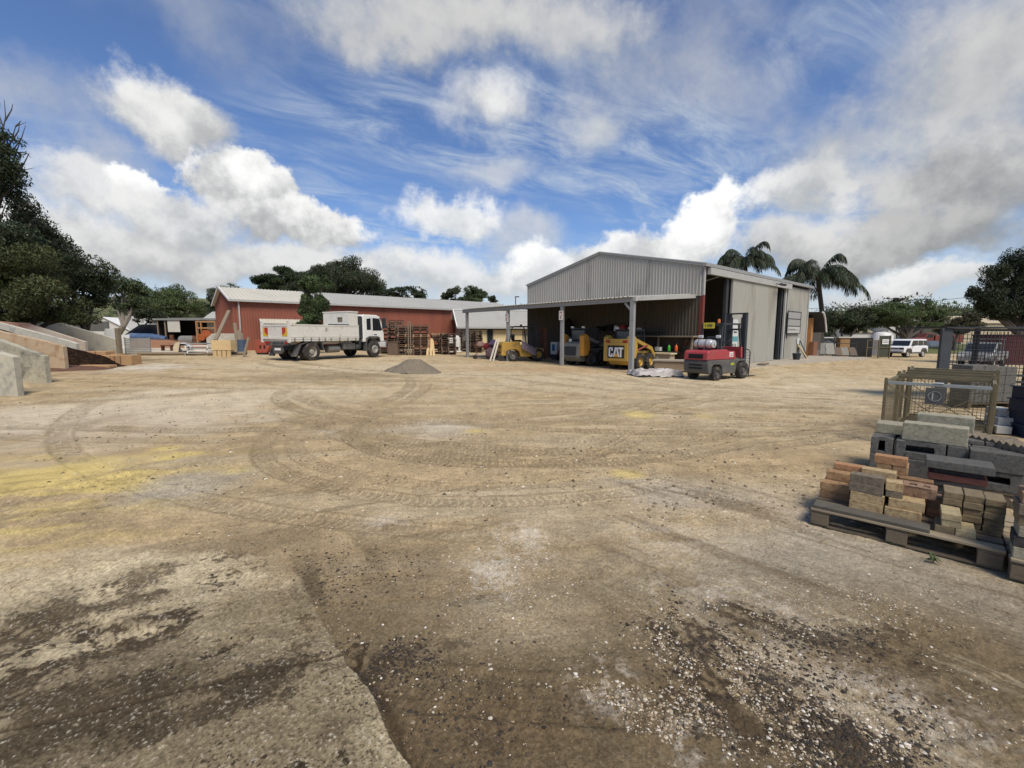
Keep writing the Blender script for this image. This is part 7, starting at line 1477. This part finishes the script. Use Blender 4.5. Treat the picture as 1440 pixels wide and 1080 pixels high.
tree('olive tinted bushy tree in front of the dark gums at the left', 10, 24, [(20, 372, 60, 34), (60, 410, 46, 40), (5, 425, 60, 40), (95, 425, 26, 30), (30, 446, 70, 16), (90, 444, 40, 13), (-30, 445, 60, 20)], 44000, .15, (.033, .036, .015), 3, trunk=.3, gap=.40)
tree('rounded dark gum with see-through edges right of the olive tree', 115, 32, [(120, 388, 36, 30), (140, 405, 22, 28), (100, 410, 36, 32), (95, 370, 26, 22), (125, 430, 30, 20), (110, 446, 34, 11)], 28000, .19, (.025, .031, .017), 4, trunk=.3, gap=.46)
tree('pale trunked gum leaning right behind the bay walls', 160, 52, [(172, 408, 20, 20), (192, 415, 18, 22), (160, 420, 16, 14), (186, 432, 26, 14)], 13000, .30, (.040, .050, .026), 5, trunk=.42, bk=bark_pale, lean=.6, gap=.47)
tree('low spreading black green tree beside the pale trunk', 200, 60, [(196, 440, 28, 12), (215, 446, 20, 9)], 9000, .30, (.022, .026, .015), 6, trunk=.25)
tree('broad mid green tree behind the open shed', 236, 66, [(225, 416, 26, 20), (252, 420, 22, 22), (236, 432, 44, 18), (270, 432, 18, 18), (210, 430, 22, 18)], 26000, .30, (.050, .064, .028), 7, trunk=.5, gap=.44)
tree('dark small tree at the right of the broad green one', 288, 72, [(287, 436, 16, 12), (303, 428, 18, 14), (312, 440, 14, 14)], 9000, .32, (.030, .038, .022), 8, trunk=.3)
tree('thin wispy gum with open branches behind the corner of the red shed', 312, 70, [(304, 410, 18, 9), (325, 406, 22, 7), (296, 415, 8, 5), (318, 418, 22, 8)], 5200, .30, (.060, .066, .045), 9, trunk=.22, gap=.54, sub=10)
# behind the red shed
tree('flat topped dark pine behind the left of the red shed roof', 392, 60, [(370, 396, 16, 9), (388, 390, 24, 9), (404, 381, 20, 7), (418, 392, 16, 12), (385, 402, 24, 7), (398, 406, 34, 10), (410, 395, 20, 14)], 22000, .28, (.020, .030, .013), 10, 'pine_tree', trunk=.34, gap=.38)
tree('largest grey green gum behind the middle of the red shed roof', 470, 57, [(450, 386, 24, 18), (470, 372, 24, 10), (500, 386, 32, 22), (440, 402, 24, 18), (482, 402, 46, 18), (524, 400, 16, 20), (535, 412, 12, 8), (465, 392, 40, 20), (415, 410, 20, 10), (505, 408, 34, 14)], 46000, .26, (.032, .039, .022), 11, trunk=.5, gap=.36)
tree('low dark umbrella shaped tree right of the largest gum', 570, 62, [(552, 410, 16, 7), (572, 407, 20, 6), (590, 412, 14, 7), (570, 416, 32, 5), (545, 416, 24, 7), (592, 418, 16, 6)], 10000, .30, (.020, .028, .015), 12, trunk=.28)
tree('open crowned gum, left one of the pair beyond the far end of the red shed', 636, 66, [(634, 412, 11, 7), (642, 408, 8, 6), (630, 420, 12, 6)], 6000, .30, (.040, .046, .028), 13, trunk=.25, gap=.48)
tree('round dense gum, right one of the pair beyond the far end of the red shed', 667, 64, [(664, 411, 16, 9), (676, 412, 12, 9), (666, 420, 22, 7)], 11000, .28, (.032, .042, .020), 14, trunk=.28)
tree('tiny tree peeping over the red shed roof right of the gum pair', 692, 70, [(692, 421, 7, 5)], 1600, .32, (.040, .046, .028), 15, trunk=.2)
tree('bushy narrow tree between the truck and the red shed', 441, 31.5, [(440, 420, 20, 26), (430, 402, 12, 14), (452, 405, 12, 16), (442, 446, 22, 16), (436, 455, 16, 12)], 30000, .15, (.044, .060, .026), 16, trunk=.14, gap=.42)
# right
tree('dark shrubby tree behind the palm trunk at the right', 1188, 56, [(1185, 446, 26, 20), (1205, 460, 20, 16), (1162, 456, 22, 20), (1215, 446, 14, 12), (1150, 468, 16, 12)], 24000, .25, (.026, .034, .018), 17, trunk=.3, gap=.42)
tree('wide spreading green tree with dark forked trunk behind the white car', 1275, 58, [(1240, 440, 24, 12), (1272, 434, 30, 14), (1306, 436, 22, 16), (1228, 450, 24, 10), (1262, 450, 40, 12), (1305, 454, 22, 10), (1318, 444, 14, 14)], 30000, .26, (.040, .052, .022), 18, trunk=.42, gap=.43)
tree('dull brown green tree between the green tree and the dark one', 1342, 60, [(1338, 454, 22, 12), (1358, 448, 16, 12), (1352, 462, 26, 10), (1325, 462, 16, 9)], 14000, .28, (.040, .036, .022), 19, trunk=.25, gap=.43)
tree('big dark tree overhanging the tall cage at the right edge', 1420, 36, [(1400, 388, 26, 22), (1385, 412, 24, 20), (1368, 414, 10, 14), (1425, 385, 24, 34), (1450, 372, 22, 34), (1412, 425, 44, 22), (1445, 420, 40, 34), (1386, 434, 22, 12), (1430, 442, 40, 12)], 46000, .17, (.017, .022, .012), 20, trunk=.45, gap=.41, base=gx(1480, 36))
tree('thin flat crowned tree standing alone above the green tree', 1262, 75, [(1262, 421, 8, 3), (1258, 424, 6, 2)], 900, .35, (.035, .036, .025), 21, trunk=.15)
def palm(label, u, v, Yd, frond, nf, seed):
    c = A(u, v, Yd); b = gx(u + 4, Yd); o = thing('palm_tree', label, 'palm', b, 0, 'feathery palms behind the shed'); rs = np.random.RandomState(seed)
    f = MB(T(-b.x, -b.y, -b.z)); f.tube([(b.x, Yd, b.z - .2), (b.x - .1, Yd, (b.z + c.z) / 2), (c.x, Yd, c.z - .5), (c.x, Yd, c.z + .1)], [.28, .22, .20, .12], 12); f.build('trunk', bark, o)
    for k in range(nf):
        az = 2 * math.pi * k / nf + rs.uniform(-.25, .25); rise = rs.uniform(-.1, 1.7) if k % 2 else rs.uniform(.2, .9); L = frond * rs.uniform(.85, 1.1); d = np.array([math.cos(az), math.sin(az), 0]); V = []; Fq = []; colr = []
        m = 24; rach = []
        for i in range(m + 1):
            t = i / m; rach.append(np.array([c.x, Yd, c.z]) + d * L * (math.sin(t * 1.35) / math.sin(1.35)) * (1 - .26 * rise) + np.array([0, 0, L * (rise * .95 * t - (.54 + .42 * rise) * t * t * 1.05)]))
        rach = np.array(rach)
        for i in range(1, m):
            t = i / m; tang = rach[i + 1] - rach[i - 1]; tang /= np.linalg.norm(tang); side = np.cross(tang, [0, 0, 1]); side /= np.linalg.norm(side) + 1e-9
            for sgn in (-1, 1):
                for q in range(4):
                    ll = 1.0 * (frond / 3.2) * math.sin(math.pi * min(1, .12 + t * .86)) ** .6 * rs.uniform(.7, 1.1); p0 = rach[i] + (rach[i + 1] - rach[i]) * rs.uniform(0, 1)
                    e = p0 + sgn * side * ll * rs.uniform(.3, .6) + tang * ll * .3 + np.array([0, 0, -ll * rs.uniform(.45, .9)]); mid = (p0 + e) / 2 + np.array([0, 0, .14 * ll]); w = tang * .04
                    o0 = len(V); V += [p0 - w, mid - w * 1.2, e, mid + w * 1.2]; Fq.append([o0, o0 + 1, o0 + 2, o0 + 3]); cc = np.array([.042, .056, .032]) * rs.uniform(.6, 1.6); colr += [cc] * 4
        for i in range(m):                                  # midrib as a narrow ribbon
            o0 = len(V); w = np.array([0, 0, .03 * (1 - i / m) + .01]); V += [rach[i] - w, rach[i + 1] - w, rach[i + 1] + w, rach[i] + w]; Fq.append([o0, o0 + 1, o0 + 2, o0 + 3]); colr += [np.array([.07, .07, .035])] * 4
        q = np_mesh('frond', np.array(V), np.array(Fq), np.array(colr), LEAF, smooth=False); q.parent = o; q.matrix_parent_inverse = o.matrix_basis.inverted()
palm('feathery palm rising behind the roof of the big shed', 1048, 366, 50, 3.7, 27, 1)
palm('larger feathery palm past the far corner of the big shed', 1151, 386, 46, 4.3, 36, 2)
# far woodland that reads as one mass
rw = np.random.RandomState(5); C = []; Rr = []
for i in range(150):
    u = rw.uniform(-300, 345) if i % 2 else rw.uniform(1130, 1640); Yd = rw.uniform(120, 210); q = A(u, rw.uniform(436, 458), Yd); s = rw.uniform(4, 8); C.append((q.x, q.y, q.z)); Rr.append((s * 1.3, s, s * .75))
for i in range(40):
    u = rw.uniform(560, 760); Yd = rw.uniform(120, 160); q = A(u, rw.uniform(440, 452), Yd); C.append((q.x, q.y, q.z)); Rr.append((6, 5, 3.4))
tag(leaves('far_woodland', C, Rr, 60000, .9, (.040, .048, .026), 31, None, .40), 'far off wooded slope closing the view below the hills', None, None, 'stuff')
